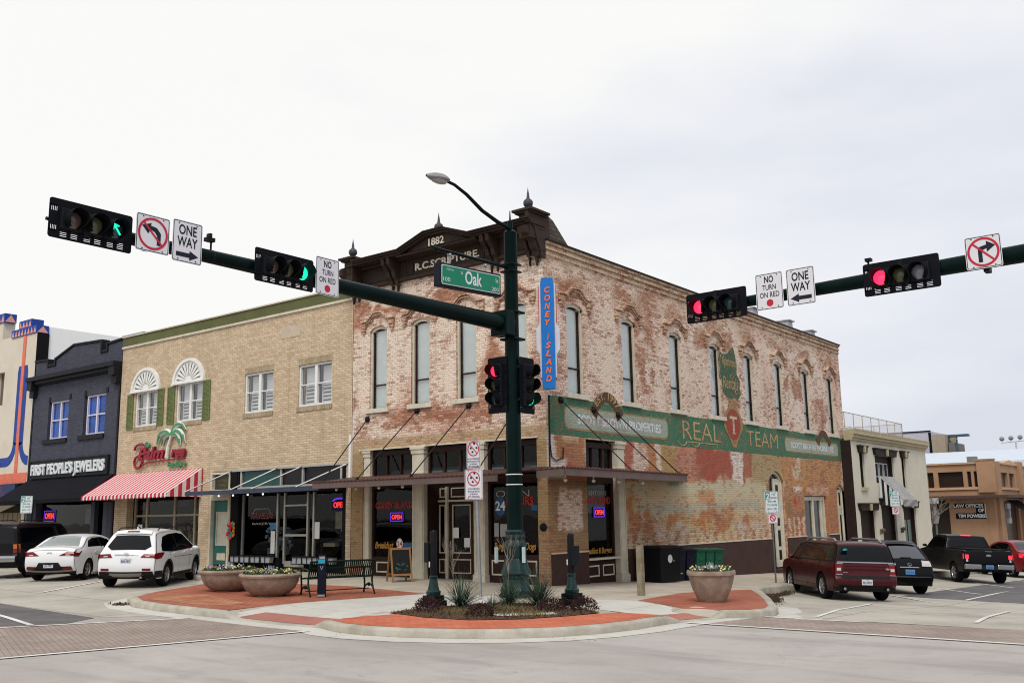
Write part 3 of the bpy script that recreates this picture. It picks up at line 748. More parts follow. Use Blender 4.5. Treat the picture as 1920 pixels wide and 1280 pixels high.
# painted advertising band on the side wall
PB = old_brick('green_sign_paint', (.004, .185, .11), .88, dk=.8, fleck=.6); PG = old_brick('grey_panel_paint', (.36, .45, .37), .98, dk=.4, fleck=.2)
PGo = old_brick('gold_sign_paint', (.56, .42, .20), .74, dk=.5, fleck=.3); PW = old_brick('pale_blue_sign_paint', (.74, .82, .90), .88, dk=.3)
PR = old_brick('crimson_sign_paint', (.36, .045, .03), .76); PBr = old_brick('brown_sign_paint', (.085, .05, .028), 1., dk=.3); PTan = old_brick('tan_sign_paint', (.38, .27, .12), .66)
PGd = old_brick('dark_green_sign_paint', (.010, .12, .075), .84, dk=.6, fleck=.4)
mb = MB(S0)
def rough_rect(mb, u0, u1, v0, v1, w_, n=60, amp=.03):
    up = [(u0+(u1-u0)*k/n, v1+amp*nz2(k*.37, 1, 1.)) for k in range(n+1)]; lo = [(u0+(u1-u0)*k/n, v0+amp*nz2(k*.31, 5, 1.)) for k in range(n+1)]
    for k in range(n): mb.face([(lo[k][0], lo[k][1], w_), (lo[k+1][0], lo[k+1][1], w_), (up[k+1][0], up[k+1][1], w_), (up[k][0], up[k][1], w_)])
rough_rect(mb, .12, BL-.02, 4.27, 5.40, .004)
band = mb.build('painted_band', PB, bA, recalc=False)
def stadium(u0, u1, v0, v1, r_, n=6):
    o = []
    for (cx, cy, a0) in ((u1-r_, v1-r_, 0), (u0+r_, v1-r_, 90), (u0+r_, v0+r_, 180), (u1-r_, v0+r_, 270)):
        o += [(cx+r_*cos(rad(a0+90*k/n)), cy+r_*sin(rad(a0+90*k/n))) for k in range(n+1)]
    return o
for (u0_, u1_, v0, v1, txt, tu, tw, th, vv_) in ((.95, 7.15, 4.50, 5.12, 'SCOTT BROWN PROPERTIES', 4.15, 5.1, .27, 4.66), (17.5, 23.9, 4.53, 5.07, 'SCOTT BROWN PROPERTIES', 20.7, 5.2, .24, 4.68)):
    mb = MB(S0); mb.face([(p[0], p[1], .007) for p in stadium(u0_-.05, u1_+.05, v0-.05, v1+.05, .24)]); mb.build('panel_border', PTan, band)
    mb = MB(S0); mb.face([(p[0], p[1], .010) for p in stadium(u0_, u1_, v0, v1, .2)]); mb.build('painted_panel', PG, band)
    mb = MB(S0); mb.text(txt, tu, vv_, th, w=.013, width=tw, bold=.03); mb.build('lettering', PW, band)
mb = MB(S0)
mb.text('REAL', 9.75, 4.55, .66, w=.013, width=3.0, bold=-.005); mb.text('TEAM', 15.15, 4.55, .62, w=.013, width=3.1, bold=-.005)
mb.box(8.6, 11.0, 4.45, 4.48, .005, .012)
for s_ in (8.2, 9.2): mb.tube([(s_+.35*cos(t*.5), 4.62+.22*sin(t*.5)-.1, .010) for t in range(7, 13)], .018, 5)
mb.build('lettering', PGo, band)
mb = MB(S0)
for cu_, R_, r2 in ((3.28, .95, .60), (22.1, .85, .55)):
    P = [(cu_+R_*sin(rad(a)), 4.83+R_*cos(rad(a))*.98) for a in range(-64, 65, 8)]; Q_ = [(cu_+r2*sin(rad(a)), 4.83+r2*cos(rad(a))*.98) for a in range(-64, 65, 8)]
    for k in range(len(P)-1): mb.face([(P[k][0], P[k][1], .016), (P[k+1][0], P[k+1][1], .016), (Q_[k+1][0], Q_[k+1][1], .016), (Q_[k][0], Q_[k][1], .016)])
    for s_ in (-1, 1): mb.face([(cu_+s_*.86, 5.30, .0165), (cu_+s_*.98, 5.12, .0165), (cu_+s_*.62, 4.86, .0165), (cu_+s_*.50, 5.08, .0165)])
mb.build('painted_arch', PBr, band)
mb = MB(S0); mb.text('EST. 1997', 3.28, 5.53, .21, w=.02, width=1.32, arc=.72, bold=.01); mb.build('lettering', PGo, band)
# crest with a T, and the green badge above it
mb = MB(S0); P = []
for k in range(28):
    a = 2*pi*k/28; rr = 1+.10*cos(4*a); P.append((12.45+.80*rr*sin(a), 5.36+.80*rr*cos(a)*(1.1 if abs(sin(a)) < .3 else .95)))
mb.face([(p[0], p[1], .017) for p in P]); cst = mb.build('painted_crest', PTan, bA)
mb = MB(S0); mb.face([(12.45+.63*sin(2*pi*k/24), 5.32+.60*cos(2*pi*k/24), .020) for k in range(24)]); mb.build('painted_shield', PR, cst)
mb = MB(S0); mb.text('T', 12.45, 5.0, .62, w=.024, width=.66, bold=.02); mb.face([(12.32, 4.92, .0245), (12.58, 4.92, .0245), (12.58, 5.0, .0245), (12.32, 5.0, .0245)]); mb.build('lettering', old_brick('cream_sign_paint', (.70, .62, .46), .7), cst)
badge = [(11.5, 7.95), (11.62, 8.1), (12.0, 8.02), (12.3, 8.12), (12.62, 8.35), (12.8, 8.42), (12.95, 8.1), (13.05, 7.75), (13.0, 7.35), (13.28, 7.1), (13.2, 6.85), (13.3, 6.6), (13.1, 6.42), (12.95, 6.3), (12.75, 6.42), (12.4, 6.3), (12.0, 6.38), (11.7, 6.55), (11.66, 7.0), (11.5, 7.3), (11.62, 7.55)]
mb = MB(S0); cx, cz = 12.4, 7.35
mb.face([(cx+(p[0]-cx)*1.05, cz+(p[1]-cz)*1.04, .005) for p in badge]); bd = mb.build('painted_badge', old_brick('pale_green_edge_paint', (.30, .44, .30), .66), bA)
mb = MB(S0); mb.face([(p[0], p[1], .009) for p in badge]); mb.build('painted_ground', PGd, bd)
mb = MB(S0)
mb.text('Apartment', 12.36, 7.62, .36, w=.013, width=1.28, shear=.2, bold=.0); mb.text('Rentals', 12.42, 6.72, .46, w=.013, width=1.35, shear=.2, bold=.0)
for (a, b) in ((11.75, 7.9), (12.55, 7.2), (12.9, 6.6)): mb.tube([(a+.16*cos(t*.7)*(1-.07*t), b+.13*sin(t*.7)*(1-.07*t), .012) for t in range(9)], .014, 5)
mb.build('lettering', PGo, bd)

# ---- ground floor of the front: iron columns, shop windows, recessed doors
mb = MB(FRONT)
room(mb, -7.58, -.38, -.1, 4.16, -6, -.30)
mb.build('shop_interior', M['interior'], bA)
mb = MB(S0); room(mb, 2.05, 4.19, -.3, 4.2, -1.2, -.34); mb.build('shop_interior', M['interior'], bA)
def column(u0_, u1_, v0, v1, F, w_=.06, d=.3):
    mb = MB(F); c = (u0_+u1_)/2; hw = (u1_-u0_)/2
    mb.box(u0_, u1_, v0+.30, v1-.22, w_-d, w_); mb.box(u0_-.04, u1_+.04, v0, v0+.26, w_-d, w_+.05); mb.box(u0_-.02, u1_+.02, v0+.26, v0+.30, w_-d, w_+.025)
    mb.box(u0_-.03, u1_+.03, v1-.22, v1-.16, w_-d, w_+.03); mb.box(u0_-.06, u1_+.06, v1-.09, v1-.003, w_-d, w_+.06); mb.box(u0_-.035, u1_+.035, v1-.16, v1-.09, w_-d, w_+.035)
    mb.box(u0_-.02, u1_+.02, v1-.85, v1-.80, w_-d, w_+.02)
    k = .22*hw
    for s_ in (-1, 1): mb.box(c+s_*hw*.72-k/2, c+s_*hw*.72+k/2, v0+.38, v1-.95, w_-.001, w_+.018)
    return mb.build('column', M['cream'], bA, bevel=.008)
column(-7.58, -7.30, 0, 4.17, FRONT, -.02); column(-5.30, -4.80, -.02, 4.17, FRONT, .04); column(-2.72, -2.32, -.02, 4.17, FRONT, .04)
column(3.78, 4.19, -.16, 4.22, S0, .03)
# lintel moulding
mb = MB(FRONT); mb.box(-8.22, -8.12, 3.12, 4.75, .0, .09); mb.build('downpipe', M['white'], bA)
mb = MB(FRONT); mb.box(-7.75, -.3, 4.17, 4.215, -.2, .05); mb.build('lintel', M['pier'], bA)
def joinery(parts, glassm=None):
    return parts
def sash_bay(F, u0_, u1_, w_, mull, base_h=.80, z0=0., tz=3.02, panels=2):
    """stall riser with panels, plate glass, transom lights"""
    mb = MB(F); mb.box(u0_, u1_, z0-.35, base_h, w_-.12, w_); mb.box(u0_, u1_, tz-.12, tz+.12, w_-.12, w_+.01); mb.box(u0_, u1_, 3.98, 4.16, w_-.12, w_)
    mb.box(u0_, u0_+.07, base_h, 4.0, w_-.12, w_); mb.box(u1_-.07, u1_, base_h, 4.0, w_-.12, w_)
    for k in range(1, mull): c = u0_+(u1_-u0_)*k/mull; mb.box(c-.025, c+.025, tz+.12, 3.98, w_-.1, w_)
    fr = mb.build('shopfront', M['darkwood'], bA, bevel=.006)
    mb = MB(F); n = panels; W_ = (u1_-u0_)
    for k in range(n):
        a = u0_+W_*(k+.12)/n; b = u0_+W_*(k+.88)/n; mb.frame(a, b, z0+.22, base_h-.16, .045, w_-.02, w_+.012)
    mb.build('panel_moulding', M['cream'], fr, bevel=.004)
    mb = MB(F); mb.face([(u0_, base_h, w_-.07), (u1_, base_h, w_-.07), (u1_, tz, w_-.07), (u0_, tz, w_-.07)]); mb.face([(u0_, tz, w_-.065), (u1_, tz, w_-.065), (u1_, 4.05, w_-.065), (u0_, 4.05, w_-.065)])
    mb.build('pane', M['shopglass'], fr); return fr
b1 = sash_bay(FRONT, -7.28, -5.34, -.12, 3, .72, .0, panels=1)
b2 = sash_bay(FRONT, -2.30, -.40, -.12, 3, .84, .02, panels=2)
b3 = sash_bay(S0, 2.06, 3.76, -.16, 3, .60, -.12, panels=2)
mb = MB(S0); mb.box(2.0, 3.8, .60, .66, -.3, .02); mb.build('sill', M['cream'], bA)
# transom lights over the entrance
mb = MB(FRONT); mb.box(-4.76, -2.74, 2.9, 3.12, -.24, -.12); mb.box(-4.76, -2.74, 3.98, 4.16, -.24, -.12)
for c in (-4.72, -4.08, -3.42, -2.78): mb.box(c-.03, c+.03, 3.12, 3.98, -.22, -.13)
tr = mb.build('transom_frame', M['darkwood'], bA)
mb = MB(FRONT); mb.face([(-4.76, 3.1, -.18), (-2.74, 3.1, -.18), (-2.74, 4, -.18), (-4.76, 4, -.18)]); mb.build('pane', M['shopglass'], tr)
# pipe ducts glimpsed through the transoms
mb = MB(); mb.tube([(-7.5, 1.4, 3.42), (-.4, 1.4, 3.42)], .17, 14); mb.build('duct', plain('duct_steel', (.5, .52, .55), .3, .6), bA, smooth=40)
# double door recess with side light doors
def door(F, u0_, u1_, z0, z1, w_, lights, panel, name='door', mat=None, trim=None, pane=None, knob=1, glassy=True):
    mb = MB(F); mat = mat or M['darkwood']; trim = trim or M['cream']
    (la, lb) = lights
    m_ = (u1_-u0_)*.17
    mb.box(u0_, u0_+m_, z0, z1, w_-.05, w_); mb.box(u1_-m_, u1_, z0, z1, w_-.05, w_); mb.box(u0_+m_, u1_-m_, z0, la, w_-.05, w_); mb.box(u0_+m_, u1_-m_, lb, z1, w_-.05, w_)
    d = mb.build(name, mat, bA if name == 'door' else None, bevel=.006)
    mb = MB(F); mb.frame(u0_+m_-.03, u1_-m_+.03, la-.03, lb+.03, .035, w_-.03, w_+.014)
    if panel: mb.frame(u0_+m_-.03, u1_-m_+.03, panel[0], panel[1], .035, w_-.001, w_+.014)
    mb.build('moulding', trim, d)
    mb = MB(F); mb.face([(u0_+m_, la, w_-.03), (u1_-m_, la, w_-.03), (u1_-m_, lb, w_-.03), (u0_+m_, lb, w_-.03)]); mb.build('pane', pane or M['shopglass'], d)
    ku = u0_+.07 if knob > 0 else u1_-.07
    mb = MB(F); mb.box(ku-.03, ku+.03, z0+.95, z0+1.15, w_, w_+.012); mb.sphere((ku, z0+1.02, w_+.05), .03, 8); mb.build('handle', M['steel'], d)
    return d
dA = door(FRONT, -4.32, -3.26, .05, 2.42, -.62, (.86, 2.3), (.22, .66))
dB = door(FRONT, -4.74, -4.42, .05, 2.42, -.60, (.86, 2.3), (.22, .66), knob=-1)
dC = door(FRONT, -3.14, -2.78, .05, 2.42, -.60, (.86, 2.3), (.22, .66))
mb = MB(FRONT)
for c in (-4.37, -3.20): mb.box(c-.045, c+.045, .03, 2.9, -.64, -.55)
mb.box(-4.75, -2.77, 2.42, 2.48, -.64, -.56); mb.box(-4.75, -2.77, .0, .05, -.66, -.5)
mb.build('door_frame', M['cream'], bA)
mb = MB(FRONT); mb.box(-4.75, -2.77, 2.48, 2.95, -.66, -.62); mb.box(-4.78, -4.745, 0, 2.95, -.62, -.12); mb.box(-2.775, -2.74, 0, 2.95, -.62, -.12); hd = mb.build('door_head', M['darkwood'], bA)
mb = MB(FRONT); mb.frame(-4.22, -3.36, 2.56, 2.86, .035, -.625, -.6); mb.frame(-4.7, -4.45, 2.56, 2.86, .035, -.625, -.6); mb.frame(-3.1, -2.82, 2.56, 2.86, .035, -.625, -.6); mb.build('panel_moulding', M['cream'], hd)
mb = MB(FRONT); mb.box(-4.15, -3.9, 1.3, 1.62, -.61, -.606); mb.box(-3.68, -3.42, 1.02, 1.30, -.61, -.606); mb.build('notice', M['white'], dA)
# window lettering
mb = MB(FRONT); mb.text('CONEY ISLAND', -6.33, 2.26, .20, w=-.18, width=1.7, bold=.02); mb.build('lettering', M['redl'], b1)
mb = MB(FRONT); mb.text('Breakfast', -6.75, .98, .20, w=-.17, width=.85, shear=.3, bold=.015); mb.build('lettering', M['gold'], b1)
mb = MB(FRONT); mb.face([(-6.05+.14*cos(a*pi/10), 1.13+.17*sin(a*pi/10), -.172) for a in range(20)]); d24 = mb.build('disc', M['white'], b1)
mb = MB(FRONT); mb.text('24', -6.05, 1.05, .16, w=-.169, bold=.02); mb.build('lettering', M['redl'], d24)
mb = MB(FRONT); mb.face([(-5.9, .98, -.175), (-5.42, .98, -.175), (-5.42, 1.16, -.175), (-5.9, 1.16, -.175)]); mb.build('window_sticker', M['bluel'], b1)
mb = MB(FRONT); mb.text('OPEN', -1.42, 2.50, .20, w=-.18, width=1.25, bold=-.01); mb.build('lettering', plain('grey_lettering', (.42, .39, .33), .6), b2)
mb = MB(FRONT); mb.face([(-1.88+.21*cos(a*pi/12), 2.24+.28*sin(a*pi/12), -.176) for a in range(24)]); d24 = mb.build('disc', M['bluel'], b2)
mb = MB(FRONT); mb.text('24', -1.88, 2.12, .26, w=-.172, bold=.02); mb.build('lettering', M['white'], d24)
mb = MB(FRONT); mb.text('HOURS', -1.15, 2.26, .24, w=-.18, width=1.0, bold=.03); mb.build('lettering', M['redl'], b2)
mb = MB(FRONT); mb.face([(-.72, 2.1, -.175), (-.42, 2.1, -.175), (-.42, 2.25, -.175), (-.72, 2.25, -.175)]); mb.build('window_sticker', M['bluel'], b2)
mb = MB(FRONT); mb.text('Burgers & Hot Dogs', -1.35, .98, .2, w=-.17, width=1.55, shear=.3, bold=.015); mb.build('lettering', M['gold'], b2)
mb = MB(FRONT); mb.box(-2.12, -1.95, 1.35, 1.75, -.175, -.172); mb.box(-1.9, -1.62, 1.35, 1.72, -.178, -.174); mb.build('notice', plain('grey_notice', (.3, .3, .3), .6), b2)
mb = MB(S0); mb.face([(2.12, 2.0, -.24), (3.35, 2.0, -.24), (3.35, 2.98, -.24), (2.12, 2.98, -.24)]); mb.build('window_blind', plain('grey_screen', (.13, .14, .14), .5), b3)
mb = MB(S0); mb.text("DENTON'S", 2.85, 2.54, .13, w=-.215, width=1.15); mb.build('lettering', plain('grey_lettering', (.42, .39, .33), .6), b3)
mb = MB(S0); mb.text('CONEY ISLAND', 2.88, 2.28, .20, w=-.215, width=1.5, bold=.03); mb.build('lettering', M['redl'], b3)
mb = MB(S0); mb.text('Breakfast & Burgers', 2.9, .78, .17, w=-.215, width=1.5, shear=.3, bold=.02); mb.build('lettering', M['gold'], b3)
# side-street doors and narrow arched lights
def arched_light(u0_, u1_, z0, z1, rise, bars, w_=-.10, slits=()):
    mb = MB(S0); n = 10; top = z1-rise
    mb.box(u0_, u0_+.09, z0, top, w_-.12, w_+.02); mb.box(u1_-.09, u1_, z0, top, w_-.12, w_+.02)
    for k in range(n):
        f1 = lambda q: (u0_+(u1_-u0_)*q/n, top+rise*(math.sqrt(max(0, 1-(2*q/n-1)**2)) if rise > (u1_-u0_)*.3 else 1-(2*q/n-1)**2))
        a, b = f1(k), f1(k+1); mb.prism([(a[0], a[1]-.09), (b[0], b[1]-.09), (b[0], b[1]-.002), (a[0], a[1]-.002)], w_-.12, w_+.02)
    for z in bars: mb.box(u0_+.09, u1_-.09, z-.07, z+.07, w_-.10, w_)
    for (a, b, p, q) in slits: mb.box(a, b, p, q, w_-.10, w_)
    d = mb.build('window', M['cream'], bA, bevel=.005)
    mb = MB(S0); mb.face([(u0_, z0, w_-.08), (u1_, z0, w_-.08), (u1_, z1-.02, w_-.08), (u0_, z1-.02, w_-.08)]); mb.build('pane', M['dark'], d)
    mb = MB(S0); mb.face([(u0_, z0, w_-.14), (u1_, z0, w_-.14), (u1_, z1, w_-.14), (u0_, z1, w_-.14)]); mb.build('backing', M['interior'], d)
    return d
def slotted_leaf(fr, a, b, z0, z1, slots):
    mb = MB(S0); mb.box(a, b, z0, z1, -.175, -.12); o = mb.build('door_leaf', M['cream'], fr, bevel=.006)
    for (p, q) in slots: mb = MB(S0); mb.box(a+(b-a)*.30, a+(b-a)*.66, p, q, -.13, -.115); mb.build('slot', M['black'], o)
d_ = arched_light(15.52, 17.03, -.32, 3.60, .42, ())
slotted_leaf(d_, 16.2, 16.95, -.3, 3.3, ((2.2, 3.05), (1.37, 1.69), (.53, 1.19), (-.01, .38)))
mb = MB(S0); mb.box(15.6, 16.2, 1.95, 2.1, -.19, -.12); mb.build('transom', M['cream'], d_)
d_ = arched_light(23.32, 24.33, -.6, 3.14, .3, ())
slotted_leaf(d_, 23.72, 24.26, -.6, 2.95, ((2.2, 2.8), (-.4, 1.75)))
mb = MB(S0)
for c in (19.34, 20.5, 21.5, 21.86): mb.box(c-.07, c+.07, -.9, 2.6, -.22, -.10)
mb.box(19.41, 21.79, 2.42, 2.6, -.22, -.12)
d3 = mb.build('door', M['cream'], bA, bevel=.005)
mb = MB(S0); mb.face([(19.3, -.9, -.19), (21.9, -.9, -.19), (21.9, 2.6, -.19), (19.3, 2.6, -.19)]); mb.build('pane', glass('blue_glass', (.30, .40, .48), .03, 2.2), d3)
mb = MB(S0); mb.face([(19.3, -.9, -.235), (21.9, -.9, -.235), (21.9, 2.6, -.235), (19.3, 2.6, -.235)]); mb.build('backing', M['interior'], d3)
mb = MB(S0); mb.box(15.3, 17.3, -.75, -.34, -.1, .32); mb.build('step', M['base'], bA)
mb = MB(FRONT); mb.lathe([(.001, .0), (.10, .0), (.12, .03), (.11, .07), (.001, .09)], (-.16, 1.62, 0), 12, axis='z'); mb.build('vent_cap', M['black'], bA)
mb = MB(S0)
mb.tube([(.13, 5.4, .03), (.13, 4.0, .03), (.18, 3.62, .035), (.42, 3.5, .035), (.75, 3.6, .035), (.8, 3.9, .03)], .018, 6); mb.tube([(.13, 5.4, .03), (.09, 3.1, .03)], .02, 6)
mb.build('conduit', M['iron'], bA)

# ---- metal cornice with pediment, brackets and urn finials
F = FRONT
mb = MB(F)
mb.box(-8.2, .04, 9.78, 10.36, -.1, .10)                        # frieze
mb.box(-8.22, .06, 9.70, 9.80, -.1, .17); mb.box(-8.22, .06, 10.34, 10.42, -.1, .28)
frz = mb.build('cornice', M['cornice'], bA)
mb = MB(F)
def rake(pts, w0, w1, t): 
    for p, q in zip(pts[:-1], pts[1:]): mb.prism([(p[0], p[1]), (q[0], q[1]), (q[0], q[1]+t), (p[0], p[1]+t)], w0, w1)
top = [(-7.5, 10.44), (-5.32, 10.44), (-4.15, 10.82), (-3.35, 10.82), (-2.28, 10.44), (.08, 10.44)]
rake(top, -.1, .66, .06); rake([(a, b+.065) for a, b in top], -.12, .74, .055); rake([(a, b+.122) for a, b in top], -.14, .80, .03)
mb.box(-5.5, -2.1, 10.37, 10.435, -.1, .62)
mb.build('crown_moulding', M['cornice'], frz)
mb = MB(F); mb.prism([(-5.25, 10.43), (-2.35, 10.43), (-3.35, 10.85), (-4.15, 10.85)], -.09, .52); mb.build('pediment', M['cornice'], frz)
mb = MB(F); mb.face([(-8.2, 10.43, .65), (.05, 10.43, .65), (.05, 10.43, .1), (-8.2, 10.43, .1)]); mb.build('soffit', M['cornice'], frz)
mb = MB(F)
for (a, b) in ((-7.75, -6.35), (-5.55, -5.2), (-2.55, -2.15), (-1.35, -.55)): mb.frame(a, b, 9.86, 10.26, .03, .10, .125)
mb.build('panel_moulding', M['cornice'], frz)
def bracket(c, hw, z0=9.62, big=1.):
    mb = MB(F)
    P = [(0, z0), (.10, z0-.02), (.13, z0+.12), (.24, z0+.22), (.30, z0+.40), (.52*big, z0+.60), (.56*big, z0+.80), (0, z0+.80)]
    for s_ in (c-hw, c+hw-.001):
        pass
    a = [mb.v((c-hw, p[1], p[0]+.10)) for p in P]; b = [mb.v((c+hw, p[1], p[0]+.10)) for p in P]
    for i in range(len(P)): mb.fv([a[i], a[(i+1) % len(P)], b[(i+1) % len(P)], b[i]])
    mb.fv(a); mb.fv(b)
    mb.prism([(c-hw*.5, z0-.02), (c, z0-.30), (c+hw*.5, z0-.02)], .06, .16)
    return mb.build('bracket', M['cornice'], frz)
for c in (-6.12, -5.88, -1.85, -1.62): bracket(c, .07)
for c in (-8.02, -.12): bracket(c, .11, 9.55, 1.25); bracket(c+(.26 if c < -4 else -.26), .06, 9.58, 1.0)
def pedestal(c, y_, z0, cap=True, sc=1.):
    mb = MB(); h = .34*sc if cap else .06
    if cap:
        mb.box(c-.20, c+.20, y_-.20, y_+.55, z0-.42, z0+h); mb.box(c-.36, c+.36, y_-.36, y_+.62, z0+h, z0+h+.07); mb.box(c-.29, c+.29, y_-.29, y_+.57, z0+h-.06, z0+h)
        mb.prism([(c-.36, z0+h+.07), (c+.36, z0+h+.07), (c+.08, z0+h+.17), (c-.08, z0+h+.17)], y_-.1, y_+.1)
    mb.build('pedestal', M['cornice'], frz)
    z = z0+h+(.14 if cap else 0)
    mb = MB(); mb.lathe([(.06, z-.04), (.09, z), (.05, z+.03), (.09, z+.05), (.14, z+.11), (.15, z+.18), (.13, z+.25), (.065, z+.30), (.05, z+.33), (.035, z+.45), (.015, z+.57), (.001, z+.68)], (c, y_, 0), 14)
    mb.build('finial', plain('slate_finial', (.060, .056, .070), .5), frz, smooth=45)
pedestal(-7.80, -.40, 10.36); pedestal(-.18, -.42, 10.44, sc=1.1); pedestal(-3.75, -.45, 10.86, cap=False)
mb = MB(F); mb.text('R.C.SCRIPTURE.', -3.72, 9.95, .225, w=.105, width=2.75, bold=.02, depth=.03); mb.text('1882', -3.78, 10.51, .23, w=.525, width=.66, bold=.015, depth=.03)
mb.build('lettering', plain('cornice_lettering', (.72, .67, .56), .6), frz)
# side return of the cornice and the shingled hip behind it
mb = MB()
P = [(-.1, 9.5), (.10, 9.5), (.16, 9.75), (.30, 9.95), (.44, 10.35), (.72, 10.46), (.74, 10.80), (.3, 10.86), (-.3, 10.84), (-.34, 10.06), (-.1, 10.06)]
a = [mb.v((.05, -p[0], p[1])) for p in P]; b = [mb.v((-.08, -p[0], p[1])) for p in P]
for i in range(len(P)): mb.fv([a[i], a[(i+1) % len(P)], b[(i+1) % len(P)], b[i]])
mb.fv(a); mb.fv(b); mb.build('cornice_return', M['cornice'], frz)
g = G('roof_shingles'); rn, mo, uv = brick_nodes(g, .25, .12, .012)
SHG = g.out(g.bsdf(g.mix(g.math('MULTIPLY', mo, .8), g.mix(rn, (.07, .055, .045), (.12, .095, .075)), (.02, .017, .015)), .9, bump=g.math('MULTIPLY', mo, -1.)))
mb = MB(); mb.face([(.03, .33, 10.84), (.03, .55, 10.76), (.03, 1.35, 10.12), (.03, .33, 10.12)]); mb.face([(.03, .33, 10.84), (-7.9, .35, 10.5), (-7.9, 1.4, 10.1), (.03, 1.35, 10.12), (.03, .55, 10.76)])
mb.build('hip_roof', SHG, frz)
for (y_, h_) in ((17.3, 10.9), (21.3, 10.93), (24.2, 10.84)):
    mb = MB(); mb.box(-1.6, -1.0, y_, y_+.55, 9.5, h_); mb.box(-1.7, -.9, y_-.06, y_+.61, h_, h_+.05); mb.build('roof_vent', plain('vent_metal', (.42, .43, .46), .5, .4), bA)

# ---- canopy over the pavement, wrapping the corner
cn = 'canopy'
def canopy_piece(poly, z_in, z_out, name='canopy'):
    """poly: wall edge (2 pts) then outer edge (2 pts, reversed)"""
    (a, b, c, d) = poly; mb = MB()
    up = lambda p, z: (p[0], p[1], z)
    mb.face([up(a, z_in), up(b, z_in), up(c, z_out), up(d, z_out)]); mb.face([up(a, z_in-.05), up(b, z_in-.05), up(c, z_out-.05), up(d, z_out-.05)])
    return mb
mb = MB()
def slab(mb, P, zt, zb, t=.04):
    top = [mb.v((p[0], p[1], z)) for p, z in zip(P, zt)]; bot = [mb.v((p[0], p[1], z-t)) for p, z in zip(P, zt)]
    mb.fv(top); mb.fv(bot); n = len(P)
    for i in range(n): mb.fv([top[i], top[(i+1) % n], bot[(i+1) % n], bot[i]])
# deck of corrugated sheet
DECK = plain('canopy_deck', (.09, .045, .04), .6, vary=.3, scale=4)
slab(mb, [(-8.1, -.02), (-.2, -.02), (-.2, -2.0), (-7.75, -2.0)], (3.32, 3.32, 3.10, 3.10), 0)
slab(mb, [(-.2, -.02), (.02, -.02), (1.2, -1.5), (1.2, -2.0), (2.03, -2.0), (2.03, 4.45), (.02, 8.15), (.02, .0)], (3.32, 3.32, 3.16, 3.12, 3.12, 3.12, 3.32, 3.32), 0)
can = mb.build('canopy', DECK, bA)
mb = MB()
def fascia(a, b, z0a, z1a, z0b, z1b, t=.05):
    a = Vector(a); b = Vector(b); n_ = Vector((b-a).normalized()); n_ = Vector((n_.y, -n_.x))*t
    P = [(a, z0a), (b, z0b), (b, z1b), (a, z1a)]
    o1 = [mb.v((p.x, p.y, z)) for p, z in P]; o2 = [mb.v((p.x+n_.x, p.y+n_.y, z)) for p, z in P]
    mb.fv(o1); mb.fv(o2)
    for i in range(4): mb.fv([o1[i], o1[(i+1) % 4], o2[(i+1) % 4], o2[i]])
fascia((-7.75, -2.0), (-.22, -2.0), 2.90, 3.08, 2.88, 3.06); fascia((-8.12, -.05), (-7.75, -2.0), 2.98, 3.16, 2.90, 3.08)
fascia((1.15, -2.03), (2.03, -2.03), 2.92, 3.12, 2.95, 3.15); fascia((2.03, -2.03), (2.03, 4.48), 2.95, 3.15, 2.90, 3.10); fascia((2.03, 4.48), (.05, 8.18), 2.90, 3.10, 3.02, 3.22)
mb.build('fascia', M['canopy'], can)
mb = MB()                                              # rusted ribbed edge of the sheet
def ribs(a, b, za, zb, st=.17):
    a = Vector(a); b = Vector(b); L = (b-a).length; n = int(L/st); d = (b-a).normalized(); nn = Vector((d.y, -d.x))
    for k in range(n+1):
        p = a+d*k*st; z = za+(zb-za)*k/n; mb.sphere((p.x+nn.x*.02, p.y+nn.y*.02, z), .032, 4)
    mb.tube([(a.x, a.y, za-.01), (b.x, b.y, zb-.01)], .026, 6)
ribs((-7.77, -2.05), (-.22, -2.05), 3.11, 3.09); ribs((1.15, -2.07), (2.05, -2.07), 3.14, 3.17); ribs((2.08, -2.03), (2.08, 4.48), 3.17, 3.13); ribs((2.08, 4.48), (.07, 8.18), 3.13, 3.25)
mb.build('ribbed_edge', M['rust'], can)
def hanger(p, q):
    mb = MB(); mb.tube([p, q], .018, 6); mb.sphere(p, .09, 6); mb.sphere(q, .06, 6)
    v = Vector(p); 
    for k in range(6): a = k*pi/3; mb.sphere((p[0]+(.08*cos(a) if abs(p[1]) < .1 else 0), p[1]+(.08*cos(a) if abs(p[1]) >= .1 else 0), p[2]+.08*sin(a)), .035, 4)
    mb.build('tie_rod', M['iron'], can)
hanger((-7.38, -.04, 5.22), (-8.0+.35, -1.7, 3.15)); hanger((-5.10, -.04, 5.33), (-5.9, -1.85, 3.15)); hanger((-2.91, -.04, 5.32), (-3.6, -1.85, 3.15)); hanger((-.9, -.04, 5.3), (-1.1, -1.85, 3.15))
hanger((.04, .72, 5.30), (1.9, 1.55, 3.15)); hanger((.04, 2.49, 5.14), (1.85, 3.3, 3.15)); hanger((.04, 3.89, 5.08), (1.3, 5.45, 3.2))
mb = MB()
for (x_, y_) in ((-7.0, -1.7), (-6.1, -1.7), (-5.1, -1.7), (-4.1, -1.7), (1.6, -1.4), (1.7, -.2), (1.7, 1.1), (1.6, 2.6)): mb.tube([(x_, y_, 3.06), (x_, y_, 2.92)], .015, 6); mb.sphere((x_, y_, 2.86), .05, 8)
mb.build('string_lights', plain('bulb_glass', (.6, .6, .55), .2), can)
